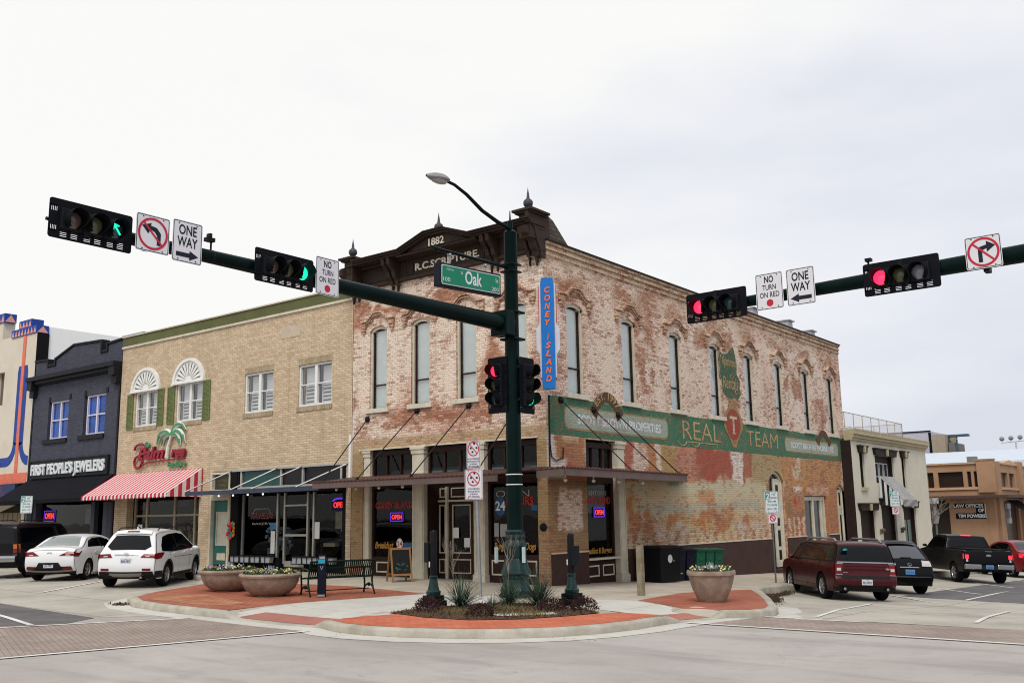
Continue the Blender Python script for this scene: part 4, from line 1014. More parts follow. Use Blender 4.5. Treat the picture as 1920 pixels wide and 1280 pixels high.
# ---------------------------------------------------------------- buff brick shop building
bB = thing('brick_building', 'long two storey buff brick building with olive parapet band and striped awning', 'building', (-15, 2, 0))
mb = MB(FRONT)
hB = [(-21.72, -20.02, 5.92, 7.42), (-18.66, -16.86, 5.92, 7.48), (-14.16, -12.44, 5.92, 7.44), (-11.02, -9.22, 5.92, 7.44),
      (-21.95, -16.80, -.2, 3.15), (-16.10, -14.86, .2, 3.78), (-14.80, -8.42, -.2, 3.82)]
wall(mb, -22.92, -8.17, -.6, 9.50, hB, .3)
mb.build('brick_wall', TAN, bB, recalc=False)
mb = MB(); mb.box(-22.9, -8.2, .4, BL, 9.3, 9.6); mb.box(-22.9, -22.6, .3, BL, -.5, 9.8); mb.box(-22.9, -8.2, BL-.3, BL, -1, 9.6); mb.build('roof', M['roof'], bB)
mb = MB(FRONT); mb.box(-22.93, -8.18, 9.53, 9.93, -.3, .03); mb.build('parapet_band', plain('olive_paint', (.105, .112, .045), .7, vary=.15, scale=1.2), bB)
mb = MB(FRONT); mb.box(-22.94, -8.17, 9.44, 9.53, -.2, .06); mb.box(-22.94, -8.17, 9.93, 9.98, -.35, .08); mb.build('trim', M['cream'], bB)
mb = MB(FRONT); mb.box(-12.05, -10.95, 8.55, 9.0, -.01, .012); mb.build('faded_patch', plain('faded_render', (.50, .42, .33), .9), bB)
def casement(c0, c1, z0, z1, par, F=FRONT, louvre=True):
    mb = MB(F); w0, w1 = -.16, -.05; m_ = (c0+c1)/2
    mb.frame(c0, c1, z0, z1, .075, w0, w1); mb.box(m_-.07, m_+.07, z0+.075, z1-.075, w0, w1-.001); zc = z0+(z1-z0)*.52
    for (a, b) in ((c0+.075, m_-.07), (m_+.07, c1-.075)): mb.box(a, b, zc-.022, zc+.022, w0, w1-.02)
    fr = mb.build('window', M['white'], par, bevel=.005)
    mb = MB(F); mb.face([(c0, z0, -.12), (c1, z0, -.12), (c1, z1, -.12), (c0, z1, -.12)]); mb.build('pane', M['glass'], fr)
    mb = MB(F); d0 = -.27
    for (a, b) in ((c0+.16, m_-.1), (m_+.16, c1-.08)):
        z = zc+.04
        while z < z1-.1: mb.face([(a, z, d0), (b, z, d0), (b, z+.062, d0+.02), (a, z+.062, d0+.02)]); z += .066
        z = z0+.08
        while z < zc-.12: mb.face([(a, z, d0), (b, z, d0), (b, z+.085, d0+.03), (a, z+.085, d0+.03)]); z += .135
        for q in (a-.03, b): mb.box(q, q+.03, z0+.07, zc, d0, d0+.03)
        mb.box(a, b, zc-.05, zc+.02, d0, d0+.03)
    mb.build('shutter_blind', plain('white_blind', (.66, .67, .70), .6, vary=.05), fr)
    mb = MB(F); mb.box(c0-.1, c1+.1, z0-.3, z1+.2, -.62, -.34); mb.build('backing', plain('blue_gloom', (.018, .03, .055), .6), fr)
    return fr
for h in hB[:4]: casement(h[0], h[1], h[2], h[3], bB)
mb = MB(FRONT)
for h in hB[:4]:
    k = h[0]-.06
    while k < h[1]+.02: mb.box(k, k+.075, h[2]-.17, h[2], -.1, .035); k += .086
for h in hB[2:4]:
    k = h[0]-.02
    while k < h[1]: mb.box(k, k+.07, h[3], h[3]+.24, -.1, .006); k += .08
mb.build('soldier_course', new_brick('buff_soldier_brick', (.36, .285, .185), (.47, .38, .26), (.22, .17, .11), .4, .3), bB)
OL = plain('olive_shutter', (.135, .165, .06), .6, vary=.1)
for (a, b, z0, z1) in ((-22.30, -21.84, 5.85, 7.36), (-19.98, -19.54, 5.88, 7.42), (-19.26, -18.76, 5.88, 7.42), (-16.80, -16.32, 5.88, 7.46)):
    mb = MB(FRONT); mb.box(a, b, z0, z1, .0, .03); mb.frame(a, b, z0, z1, .06, .03, .05); mb.box(a+.06, b-.06, (z0+z1)/2-.03, (z0+z1)/2+.03, .03, .05)
    z = z0+.08
    while z < z1-.08: mb.box(a+.07, b-.07, z, z+.02, .03, .04); z += .05
    mb.build('shutter', OL, bB)
for (a, b, z0) in ((-22.02, -19.86, 7.44), (-18.92, -16.74, 7.50)):
    c = (a+b)/2; R_ = (b-a)/2; H_ = .98; mb = MB(FRONT); n = 20
    P = lambda s_, q: (c+R_*s_*cos(pi*q/n), z0+H_*s_*sin(pi*q/n))
    mb.prism([P(1, q) for q in range(n+1)], .0, .04)
    for q in range(n):                                  # raised rim
        mb.prism([P(1, q), P(1, q+1), P(.88, q+1), P(.88, q)], .04, .09)
    mb.box(a, b, z0-.05, z0+.03, .0, .12)
    fan = mb.build('fanlight', M['white'], bB)
    mb = MB(FRONT)
    for k in range(11):                                 # scalloped shell slots
        a0 = pi*(k+.5)/11; ln = .70
        for s0, s1, hw in ((.22, .62, .018), (.50, .72, .035)):
            dx, dz = cos(a0), sin(a0); nx, nz_ = -sin(a0), cos(a0)
            mb.prism([(c+R_*s0*dx-nx*.008, z0+H_*s0*dz+.05-nz_*.008), (c+R_*s1*dx-nx*hw, z0+H_*s1*dz+.05-nz_*hw), (c+R_*(s1+.06)*dx, z0+H_*(s1+.06)*dz+.05), (c+R_*s1*dx+nx*hw, z0+H_*s1*dz+.05+nz_*hw), (c+R_*s0*dx+nx*.008, z0+H_*s0*dz+.05+nz_*.008)], .041, .045)
    mb.build('fan_slots', plain('slot_shade', (.17, .165, .15), .9), fan)
# shop interiors
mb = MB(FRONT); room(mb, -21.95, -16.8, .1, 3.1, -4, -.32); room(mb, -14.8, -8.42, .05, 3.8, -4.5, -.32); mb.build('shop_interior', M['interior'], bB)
# boutique front under the striped awning
mb = MB(FRONT)
for c in (-21.85, -20.95, -18.95, -17.55, -16.9): mb.box(c-.05, c+.05, .1, 3.1, -.42, -.32)
for z in (.62, 2.20): mb.box(-21.8, -16.95, z-.035, z+.035, -.41, -.33)
mb.box(-21.8, -18.95, .1, .6, -.42, -.36)
fr = mb.build('shopfront', plain('tan_frame', (.36, .31, .22), .6), bB)
mb = MB(FRONT); mb.face([(-21.9, .1, -.37), (-16.8, .1, -.37), (-16.8, 3.1, -.37), (-21.9, 3.1, -.37)]); mb.build('pane', M['shopglass'], fr)
mb = MB(FRONT); mb.box(-21.75, -21.2, 2.45, 2.68, -.5, -.48); mb.box(-19.2, -18.2, 2.55, 2.80, -.5, -.48); mb.build('notice', plain('dim_board', (.05, .05, .045), .6), fr)
mb = MB(FRONT); mb.box(-21.62, -21.28, 1.15, 1.85, -.36, -.35); mb.build('poster', M['white'], fr)
mb = MB(FRONT)
R2 = random.Random(4)
for k in range(26): a = R2.uniform(-20.6, -17); mb.blob((a, R2.uniform(.9, 1.7), -1-R2.random()), (.1, .12, .1), R2, 1, .3)
mb.build('window_display', plain('display_goods', (.45, .34, .16), .6, vary=.7, scale=6), fr)
# striped awning
def awning(mbs, x0, x1, zt, zf, y_, val, n, F=FRONT, sides=True, scal=True):
    for k in range(n):
        a = x0+(x1-x0)*k/n; b = x0+(x1-x0)*(k+1)/n; m_ = mbs[k % len(mbs)]
        m_.face([(a, zt, .02), (b, zt, .02), (b, zf, y_), (a, zf, y_)])
        if scal:
            P = [(a, zf, y_)]+[(a+(b-a)*q/6, zf-val+.35*val*(1-sin(pi*q/6)), y_+.004) for q in range(7)]+[(b, zf, y_)]
            m_.face(P)
        else: m_.face([(a, zf, y_), (a, zf-val, y_+.004), (b, zf-val, y_+.004), (b, zf, y_)])
    if sides:
        ns = 9
        for X in (x0, x1):
            for k in range(ns):
                w0 = .02+(y_-.02)*k/ns; w1 = .02+(y_-.02)*(k+1)/ns; zt0 = zt+(zf-zt)*k/ns; zt1 = zt+(zf-zt)*(k+1)/ns
                mbs[(k+1) % len(mbs)].face([(X, zt0, w0), (X, zt1, w1), (X, zf-val*.8, w1), (X, zf-val*.8, w0)])
R_ = MB(FRONT); W_ = MB(FRONT)
awning([R_, W_], -22.86, -16.66, 3.98, 3.02, 1.55, .17, 46)
aw = W_.build('awning', plain('awning_white', (.70, .62, .60), .8, vary=.05), bB, recalc=False); R_.build('stripes', plain('awning_red', (.50, .03, .06), .8, vary=.1), aw, recalc=False)
mb = MB(FRONT); mb.tube([(-16.62, 3.98, .03), (-16.62, 3.0, .03)], .02); mb.tube([(-22.86, 3.0, 1.53), (-16.66, 3.0, 1.53)], .018); mb.build('awning_frame', M['redl'], aw)
# teal door with leaded sign above
mb = MB(FRONT); mb.box(-16.10, -16.0, .25, 3.8, -.28, .01); mb.box(-14.95, -14.86, .25, 3.8, -.28, .01); mb.box(-16.0, -14.95, 2.72, 3.12, -.28, .0); mb.box(-16.0, -14.95, 3.70, 3.8, -.28, .0); mb.build('door_frame', M['cream'], bB)
TEALD = plain('teal_door_paint', (.028, .13, .115), .45, vary=.12)
dd = door(FRONT, -15.98, -14.97, .32, 2.70, -.14, (1.05, 2.25), None, 'teal_door', TEALD, M['cream'], plain('door_blind', (.50, .50, .42), .5), knob=-1)
dd.name = 'door'; dd.parent = bB; dd.location = -wloc(bB)
for ch in dd.children: ch.location = (0, 0, 0)
mb = MB(FRONT); mb.box(-15.72, -15.2, .48, .74, -.14, -.125); mb.build('panel', M['cream'], dd)
mb = MB(FRONT); mb.box(-16.0, -14.95, 3.12, 3.70, -.2, -.14); o = mb.build('transom_sign', plain('dark_leaded_glass', (.05, .052, .035), .3), bB)
mb = MB(FRONT); mb.text('ANTIQUE', -15.47, 3.42, .11, w=-.138, width=.75); mb.text('MALL', -15.47, 3.25, .10, w=-.138, width=.5); mb.build('lettering', plain('old_gold', (.16, .13, .06), .5), o)
# black shopfront
BF = M['matte']
mb = MB(FRONT)
mb.box(-14.85, -14.35, .1, 3.82, -.3, -.02); mb.box(-8.62, -8.20, .1, 3.82, -.3, -.02); mb.box(-14.35, -11.95, .1, .62, -.3, -.06); mb.box(-10.6, -8.62, .1, .62, -.3, -.06); mb.box(-14.35, -8.62, 2.9, 3.12, -.3, -.05)
mb.build('shopfront', BF, bB, bevel=.01)
mb = MB(FRONT)
for c in (-14.32, -12.28, -11.88, -10.62, -10.30, -8.66): mb.box(c-.04, c+.04, .4, 2.9, -.3, -.2)
for c in (-14.40, -14.25, -11.92, -10.72, -8.72): mb.box(c-.045, c+.045, 3.12, 3.8, -.2, -.03)
mb.box(-14.85, -8.45, 3.76, 3.83, -.2, .02); mb.box(-14.4, -8.45, 3.10, 3.17, -.2, .0)
mb.box(-11.84, -10.66, .30, .50, -.28, -.2); mb.box(-11.84, -10.66, 1.36, 1.44, -.28, -.2); mb.box(-11.84, -10.66, 2.42, 2.48, -.28, -.2)
f2 = mb.build('window_frame', M['alum'], bB, bevel=.004)
mb = MB(FRONT); mb.face([(-14.8, .4, -.25), (-8.5, .4, -.25), (-8.5, 2.95, -.25), (-14.8, 2.95, -.25)]); mb.build('pane', M['shopglass'], f2)
mb = MB(FRONT); mb.box(-14.2, -11.97, 3.17, 3.76, -.16, -.10); mb.build('transom_panel', plain('teal_panel', (.015, .07, .068), .3), f2)
mb = MB(FRONT); mb.box(-11.87, -8.75, 3.17, 3.76, -.16, -.10); mb.build('transom_panel', plain('black_panel', (.006, .006, .012), .25), f2)
mb = MB(FRONT); mb.box(-14.85, -14.45, 3.17, 3.76, -.02, .0); mb.build('fascia_board', BF, f2)
mb = MB(FRONT); mb.text("RAVELIN", -13.2, 2.0, .2, w=-.24, width=1.3, shear=.2, bold=.03); mb.build('lettering', plain('dull_red', (.20, .03, .035), .6), f2)
mb = MB(FRONT); mb.text('BAKERY', -13.2, 1.78, .08, w=-.24, width=1.1); mb.tube([(-13.75, 2.15, -.24), (-13.6, 2.36, -.24), (-12.8, 2.36, -.24), (-12.65, 2.15, -.24)], .012, 5); mb.build('lettering', plain('grey_lettering', (.42, .39, .33), .6), f2)
mb = MB(FRONT)
mb.box(-9.75, -8.75, 1.5, 2.35, -1.1, -1.0); mb.box(-10.1, -9.8, 1.6, 2.2, -1.1, -1.05); mb.box(-9.2, -8.75, .5, 1.3, -.9, -.6); mb.box(-10.2, -9.6, 1.0, 1.12, -.8, -.6)
for c in (-9.62, -9.45, -9.28, -9.1): mb.box(c, c+.02, 1.7, 2.3, -.99, -.98)
mb.build('counter', plain('tan_interior', (.50, .43, .30), .7, vary=.3), f2)
mb = MB(FRONT)
for k in range(60):
    a = R2.uniform(-13.4, -12.4); z = .75+R2.random()*.9; mb.blob((a, z, -.6-.5*R2.random()), (.09, .09, .09), R2, 1, .3)
mb.build('window_display', plain('tinsel_tree', (.36, .42, .52), .4, vary=.8, scale=9), f2)
mb = MB(FRONT); mb.box(-10.26, -10.0, 1.28, 1.85, -.24, -.235); mb.box(-12.65, -12.42, .75, 1.55, -.24, -.235); mb.build('poster', M['white'], f2)
mb = MB(FRONT); mb.box(-12.72, -12.35, 1.6, 1.85, -.239, -.234); mb.build('poster', plain('blue_poster', (.06, .18, .34), .5), f2)
# thin dark canopy with struts
mb = MB(); slab(mb, [(-15.9, -.02), (-8.3, -.02), (-8.3, -1.28), (-15.75, -1.28)], (3.06, 3.06, 2.99, 2.99), 0, .06); mb.box(-15.78, -8.3, -1.33, -1.28, 2.88, 3.03)
c2 = mb.build('canopy', plain('navy_canopy', (.035, .045, .075), .5, vary=.3), bB)
for (a, b) in ((-14.82, -15.9), (-12.1, -13.1), (-10.75, -11.9), (-8.35, -9.5)):
    mb = MB(); mb.tube([(a, -.03, 3.78), (b, -1.28, 3.02)], .026, 8); mb.sphere((a, -.03, 3.80), .05, 6); mb.build('strut', M['alum'], c2)
mb = MB()
for k in range(4): mb.sphere((-14.0+k*.85, -1.1, 2.84), .035, 6)
mb.build('string_lights', plain('bulb_glow', (1, .95, .85), .3, emit=1.2), c2)
# flower boxes under the shop windows
for (a, b) in ((-14.45, -12.05), (-10.9, -8.75)):
    t = thing('window_box', 'black wire flower box holding grey pots under the %s of the black shopfront' % ('left window' if a < -12 else 'right window'), 'flower box', ((a+b)/2, -.2, .5), group='flower boxes under the black shopfront')
    mb = MB(FRONT); mb.box(a, b, .66, .70, .0, .26); mb.box(a, b, .42, .44, .02, .24)
    k = a
    while k < b: mb.box(k, k+.02, .42, .68, .24, .26); k += (b-a)/8
    mb.build('rack', M['black'], t)
    for q in range(4):
        c = a+(b-a)*(q+.5)/4; mb = MB(FRONT); mb.prism([(c-.22, .45), (c+.22, .45), (c+.25, .66), (c-.25, .66)], .05, .22); mb.build('pot', plain('pale_pot', (.30, .32, .35), .6), t)
# folded wreath of flowers on the pier
t = thing('flower_wreath', 'small wreath of red, orange and teal flowers hanging between teal door and black shopfront', 'wreath', (-14.7, -.1, 1.6))
for nm, colr, s_ in (('petals', (.55, .03, .05), 1), ('petals', (.65, .2, .03), 2), ('petals', (.02, .22, .22), 3)):
    mb = MB(FRONT); rr = random.Random(s_)
    for k in range(7): mb.blob((-14.66+rr.uniform(-.22, .22), 1.55+rr.uniform(-.25, .3), .05), (.07, .08, .04), rr, 1, .3)
    mb.build(nm, plain('flower%d' % s_, colr, .6), t)
# palm tree boutique sign
t = thing('shop_sign', 'red neon script sign with a green palm tree above the striped awning', 'sign', (-19.5, -.1, 4.8))
CR = plain('crimson_sign', (.26, .008, .028), .35, vary=.1); GP = plain('palm_green', (.07, .26, .12), .5, vary=.15); GP2 = plain('palm_white', (.62, .66, .60), .5)
mb = MB(FRONT); mb.text('Palm', -20.15, 4.52, .46, w=.05, width=1.9, shear=.25, bold=.035, depth=.10); mb.text('ree', -18.20, 4.52, .40, w=.05, width=.95, shear=.25, bold=.045, depth=.10)
mb.tube([(-21.1+.30*cos(a), 4.42+.26*sin(a), .1) for a in [k*.45 for k in range(-2, 14)]], .05, 6); mb.tube([(-21.1, 4.2, .1), (-20.4, 4.38, .1), (-17.75, 4.44, .1)], .03, 6); mb.tube([(-21.0+.42*cos(a), 4.95+.22*sin(a), .1) for a in [k*.4 for k in range(0, 9)]], .05, 6)
mb.build('lettering', CR, t)
mb = MB(FRONT); mb.tube([(-18.98, 4.5, .12), (-18.92, 4.95, .12), (-18.72, 5.42, .12)], [.09, .06, .045], 8); mb.build('palm_trunk', GP2, t)
for pts in ([(-18.72, 5.42), (-19.1, 5.62), (-19.6, 5.5), (-19.75, 5.1)], [(-18.72, 5.42), (-19.0, 5.5), (-19.35, 5.3), (-19.4, 5.0)], [(-18.72, 5.42), (-18.5, 5.78), (-18.1, 5.85), (-17.75, 5.55)], [(-18.72, 5.42), (-18.3, 5.6), (-17.95, 5.4), (-17.8, 5.05)], [(-18.72, 5.42), (-18.4, 5.45), (-18.2, 5.25), (-18.15, 4.98)]):
    for nm, m_, wd, ww in (('frond_edge', GP2, .085, .08), ('frond', GP, .068, .11)):
        mb = MB(FRONT); mb.tube([(p[0], p[1], ww) for p in chaik(pts, 2)], [wd*(.5+.9*sin(pi*min(1, .15+.8*k/12))) for k in range(len(chaik(pts, 2)))], 6); mb.build(nm, m_, t)
mb = MB(FRONT); mb.text('the', -20.5, 5.02, .2, w=.05, width=.35, shear=.2, bold=.03, depth=.08); mb.text('boutique', -18.3, 4.14, .17, w=.05, width=1.25, shear=.2, bold=.03, depth=.08); mb.build('lettering', GP, t)
mb = MB(); mb.box(-25.2, -23.4, 1.2, 2.6, 9.6, 10.5); mb.build('roof_unit', plain('grey_unit', (.35, .36, .40), .5), bB)

# ---------------------------------------------------------------- slate-grey painted brick jeweller's
bC = thing('brick_building', 'narrow two storey slate grey painted brick building with stepped gable and black awning', 'building', (-26.8, 2, 0))
mb = MB(FRONT); hC = [(-29.25, -27.35, 5.85, 7.62), (-25.98, -24.12, 5.85, 7.64), (-30.2, -23.5, -.2, 4.0)]
wall(mb, -30.78, -22.98, -.5, 8.95, hC, .28)
mb.prism([(-30.78, 8.95), (-22.98, 8.95), (-22.98, 9.88), (-24.25, 9.82), (-24.25, 9.5), (-24.75, 9.5), (-24.75, 10.02), (-27.2, 10.12), (-28.9, 9.62), (-28.9, 9.36), (-29.6, 9.36), (-29.6, 9.66), (-30.78, 9.7)], -.28, -.001)
mb.build('brick_wall', DARKB, bC, recalc=False)
mb = MB(); mb.box(-30.7, -23, .3, 20, 9.2, 9.32); mb.box(-30.76, -30.5, .3, 20, -.4, 9.6); mb.box(-23.3, -23.0, .3, 20, -.4, 9.6); mb.build('roof', M['roof'], bC)
mb = MB(FRONT); TP = [(-30.84, 9.72), (-29.55, 9.68), (-29.55, 9.38), (-28.86, 9.38), (-28.86, 9.66), (-27.2, 10.14), (-24.71, 10.04), (-24.71, 9.52), (-24.21, 9.52), (-24.21, 9.84), (-22.98, 9.9)]
for p, q in zip(TP[:-1], TP[1:]):
    if abs(p[0]-q[0]) < .01: mb.box(p[0]-.05, p[0]+.05, min(p[1], q[1])-.02, max(p[1], q[1])+.08, -.33, .07)
    else: mb.prism([(p[0], p[1]), (q[0], q[1]), (q[0], q[1]+.09), (p[0], p[1]+.09)], -.32, .06)
mb.build('coping', plain('black_trim', (.016, .017, .022), .5), bC)
mb = MB(FRONT); mb.box(-30.9, -22.95, 8.72, 8.92, -.1, .42); mb.box(-30.8, -23.0, 8.56, 8.72, -.1, .25); mb.box(-30.75, -23.05, 8.5, 8.56, -.1, .12)
for c in (-30.62, -23.2): mb.prism([(c-.18, 7.95), (c+.18, 7.95), (c+.22, 8.56), (c-.22, 8.56)], -.02, .22); mb.prism([(c-.2, 8.3), (c+.2, 8.3), (c+.24, 8.72), (c-.24, 8.72)], -.02, .36)
mb.box(-23.1, -22.97, -.2, 8.5, -.05, .03); mb.box(-30.83, -30.7, -.2, 8.5, -.05, .03)
mb.build('cornice', plain('black_trim', (.016, .017, .022), .5), bC)
BW = plain('blue_film_glass', (.004, .05, .27), .1, vary=.6, scale=.9, spec=.25)
for h in hC[:2]:
    mb = MB(FRONT); m_ = (h[0]+h[1])/2; zc = (h[2]+h[3])/2; mb.frame(h[0]+.18, h[1]-.0, h[2], h[3], .07, -.18, -.06); mb.box(m_+.04, m_+.14, h[2]+.07, h[3]-.07, -.17, -.07); mb.box(h[0]+.25, h[1]-.07, zc-.03, zc+.03, -.17, -.08)
    fr = mb.build('window', plain('lilac_frame', (.60, .58, .68), .5, vary=.05), bC)
    mb = MB(FRONT); mb.face([(h[0], h[2], -.15), (h[1], h[2], -.15), (h[1], h[3], -.15), (h[0], h[3], -.15)]); mb.build('pane', BW, fr)
    mb = MB(FRONT); mb.box(h[0]-.3, h[1]+.02, h[2]-.2, h[2], -.2, .08); mb.build('sill', plain('black_trim', (.016, .017, .022), .5), fr)
    mb = MB(FRONT); mb.box(h[0], h[0]+.18, h[3]+.02, h[3]+.24, -.1, .03); mb.box(h[1]+.02, h[1]+.2, h[3]+.02, h[3]+.24, -.1, .03); mb.build('corbel', plain('black_trim', (.016, .017, .022), .5), fr)
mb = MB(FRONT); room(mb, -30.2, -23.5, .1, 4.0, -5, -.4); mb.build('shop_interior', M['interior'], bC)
mb = MB(FRONT); mb.box(-30.4, -29.9, .1, 3.9, -.4, -.05); mb.box(-23.9, -23.1, .1, 3.9, -.4, -.04); mb.box(-25.2, -24.9, .1, 3.9, -.4, -.2); mb.box(-29.9, -25.2, .1, .7, -.4, -.2); mb.build('shopfront', plain('slate_paint', (.055, .058, .085), .6), bC)
mb = MB(FRONT); mb.face([(-29.9, .7, -.3), (-25.2, .7, -.3), (-25.2, 3.9, -.3), (-29.9, 3.9, -.3)]); mb.build('pane', M['shopglass'], bC)
mb = MB(FRONT); mb.box(-26.1, -25.4, 1.9, 2.6, -.5, -.45); mb.build('poster', plain('dim_poster', (.14, .12, .12), .6), bC)
mb = MB(FRONT)
for k in range(30): mb.blob((R2.uniform(-27.2, -25.6), R2.uniform(.8, 1.35), -.7), (.09, .09, .06), R2, 1, .4)
mb.build('window_display', plain('silver_display', (.75, .78, .75), .3, vary=.8, scale=9), bC)
mb = MB(FRONT); mb.face([(-30.6, 4.02, .03), (-23.1, 4.02, .03), (-22.98, 3.0, 1.35), (-30.75, 3.0, 1.55)]); mb.face([(-30.75, 3.0, 1.55), (-22.98, 3.0, 1.35), (-22.98, 2.84, 1.36), (-30.75, 2.84, 1.56)])
mb.face([(-30.6, 4.02, .03), (-30.75, 3.0, 1.55), (-30.75, 2.84, 1.56), (-30.6, 2.84, .03)]); mb.face([(-23.1, 4.02, .03), (-22.98, 3.0, 1.35), (-22.98, 2.84, 1.36), (-23.1, 2.84, .03)])
mb.build('awning', plain('black_canvas', (.009, .009, .013), .9, vary=.2), bC, recalc=False)
sg = thing('shop_sign', 'long black signboard with white capitals above the black awning', 'sign', (-27, -.1, 4.4))
mb = MB(FRONT); mb.box(-30.38, -23.52, 4.08, 4.84, .0, .10); mb.frame(-30.42, -23.48, 4.04, 4.88, .05, .0, .13); mb.build('board', plain('black_trim', (.016, .017, .022), .5), sg)
mb = MB(FRONT); mb.text("FIRST PEOPLE'S JEWELERS", -26.98, 4.22, .46, w=.10, width=6.55, bold=.035, depth=.07); mb.build('lettering', plain('white_letters', (.66, .70, .72), .5), sg)

# ---------------------------------------------------------------- art-deco building
bD = thing('stucco_building', 'tall cream stucco building with blue stripe, coral bands and triangle patterned parapet', 'building', (-36, 2, 0))
STU = mottle('cream_stucco', (.60, .545, .45), (.68, .62, .53), .5, .9, dirt=(.44, .38, .30), damt=.25)
STO = mottle('cream_stucco_low', (.60, .545, .45), (.68, .62, .53), .5, .9, dirt=(.44, .38, .30), damt=.25)
mb = MB(FRONT); wall(mb, -44, -30.9, -.5, 11.35, [(-34.9, -34.05, 7.9, 9.6), (-43.5, -31.2, -.4, 3.9)], .3); mb.prism([(-44, 11.35), (-34.6, 11.35), (-34.6, 12.3), (-44, 12.3)], -.6, 0.); mb.build('stucco_wall', STU, bD, recalc=False)
mb = MB(); mb.box(-44, -31.3, .3, 20, 10.4, 10.6); mb.build('roof', M['roof'], bD)
mb = MB(); mb.box(-31.2, -30.88, .02, .6, 9, 11.25); mb.build('side_return', M['matte'], bD)
mb = MB(FRONT); room(mb, -43.5, -31.2, 0, 3.9, -4, -.3); mb.build('shop_interior', plain('dim_tan', (.05, .045, .035), .9), bD)
BLU = plain('cobalt_paint', (.015, .055, .29), .6, vary=.12); COR = plain('coral_paint', (.68, .17, .11), .6, vary=.12)
mb = MB(FRONT)
for (a, b, s_) in ((-32.55, -32.18, -1), (-31.98, -31.62, 1)):
    c = -32.08; 
    for s_ in (-1, 1):
        pts = [(c+s_*.14, 9.7), (c+s_*.42, 9.72), (c+s_*.52, 9.45), (c+s_*.50, 5.9)]+[(c+s_*(1.1-.6*cos(rad(q))), 5.9-.7*sin(rad(q))) for q in range(0, 91, 15)]+[(c+s_*3.6, 5.2)]
        inn_ = [(c+s_*.14, 9.7), (c+s_*.15, 9.5), (c+s_*.16, 9.3), (c+s_*.14, 5.7)]+[(c+s_*(1.1-.96*cos(rad(q))), 5.9-1.15*sin(rad(q))) for q in range(0, 91, 15)]+[(c+s_*3.6, 4.75)]
        for (p, q, r2, t2) in zip(pts[:-1], pts[1:], inn_[1:], inn_[:-1]): mb.face([(max(-44, min(-30.95, v_[0])), v_[1], .012) for v_ in (p, q, r2, t2)])
    break
mb.build('blue_stripe', BLU, bD, recalc=False)
mb = MB(FRONT); mb.box(-32.22, -31.94, 3.9, 11.35, .0, .04); mb.box(-44, -30.95, 4.75-.85, 4.75-.35, .0, .035)
mb.build('coral_band', COR, bD)
mb = MB(FRONT); mb.box(-33.5, -30.88, 11.26, 11.64, -.55, .06); mb.box(-32.75, -31.45, 11.64, 12.02, -.55, .06); mb.box(-44, -34.4, 12.25, 12.72, -.55, .06); pb = mb.build('parapet_band', BLU, bD)
mb = MB(FRONT)
def tris(a, b, z0, z1, n, w_=.065):
    for k in range(n):
        p = a+(b-a)*k/n; q = a+(b-a)*(k+1)/n; mb.face([(p+.03, z0+.02, w_), (q-.03, z0+.02, w_), ((p+q)/2, z1-.04, w_)])
tris(-33.5, -30.9, 11.26, 11.64, 8); tris(-32.75, -31.45, 11.64, 12.02, 4); tris(-44, -34.4, 12.25, 12.72, 24)
mb.face([(-30.875, 11.28, .03), (-30.875, 11.28, -.52), (-30.875, 11.6, -.25)]); mb.face([(-34.395, 12.28, .03), (-34.395, 12.28, -.52), (-34.395, 12.68, -.25)])
mb.build('triangles', plain('salmon_paint', (.66, .30, .24), .6, vary=.15), pb, recalc=False)
mb = MB(FRONT); mb.face([(-34.95, 7.85, -.25), (-34, 7.85, -.25), (-34, 9.65, -.25), (-34.95, 9.65, -.25)]); mb.build('pane', plain('dusty_glass', (.13, .11, .09), .4), bD)
mb = MB(FRONT)
mb.tube([(-34, 3.4, .05), (-31.3, 4.75, 1.2)], .015, 5); mb.sphere((-31.3, 4.75, 1.2), .09, 6); mb.tube([(-35, 4.9, .05), (-32.5, 3.8, .9)], .015, 5)
mb.build('lamp_arm', M['iron'], bD)
mb = MB(); mb.box(-31.3, -30.95, .6, 30, 4, 11.62); mb.build('side_wall', plain('white_render', (.88, .88, .87), .8, vary=.02), bD)
sg = thing('shop_sign', 'dark blue signboard with pale letters and a red crest at far left', 'sign', (-33, -.5, 3.4))
mb = MB(FRONT); mb.box(-38, -31.1, 2.95, 3.85, .3, .45); mb.build('board', plain('navy_board', (.012, .03, .11), .5, vary=.2), sg)
mb = MB(FRONT); mb.text('e', -33.35, 3.45, .25, w=.455, bold=.01); mb.text('S', -33.2, 3.02, .3, w=.455, bold=.03); mb.build('lettering', plain('white_letters', (.66, .70, .72), .5), sg)
mb = MB(FRONT); mb.text('2', -32.55, 3.5, .26, w=.455, shear=.3, bold=.01); mb.box(-32.3, -31.85, 3.05, 3.35, .45, .456); mb.text('nd St', -32.1, 3.42, .13, w=.455); mb.build('crest', plain('dull_red2', (.30, .02, .03), .5), sg)
mb = MB(FRONT); mb.face([(-38, 3.0, .05), (-31.05, 3.0, .05), (-31.05, 2.5, 1.1), (-38, 2.5, 1.1)]); mb.build('awning', plain('tan_canvas', (.13, .11, .075), .9), bD, recalc=False)
mb = MB(FRONT)
for k in range(6): mb.box(-33.8+k*.48, -33.4+k*.48, .4, 2.5, -.2, -.15)
mb.build('shopfront', plain('tan_frame2', (.30, .25, .18), .7), bD)

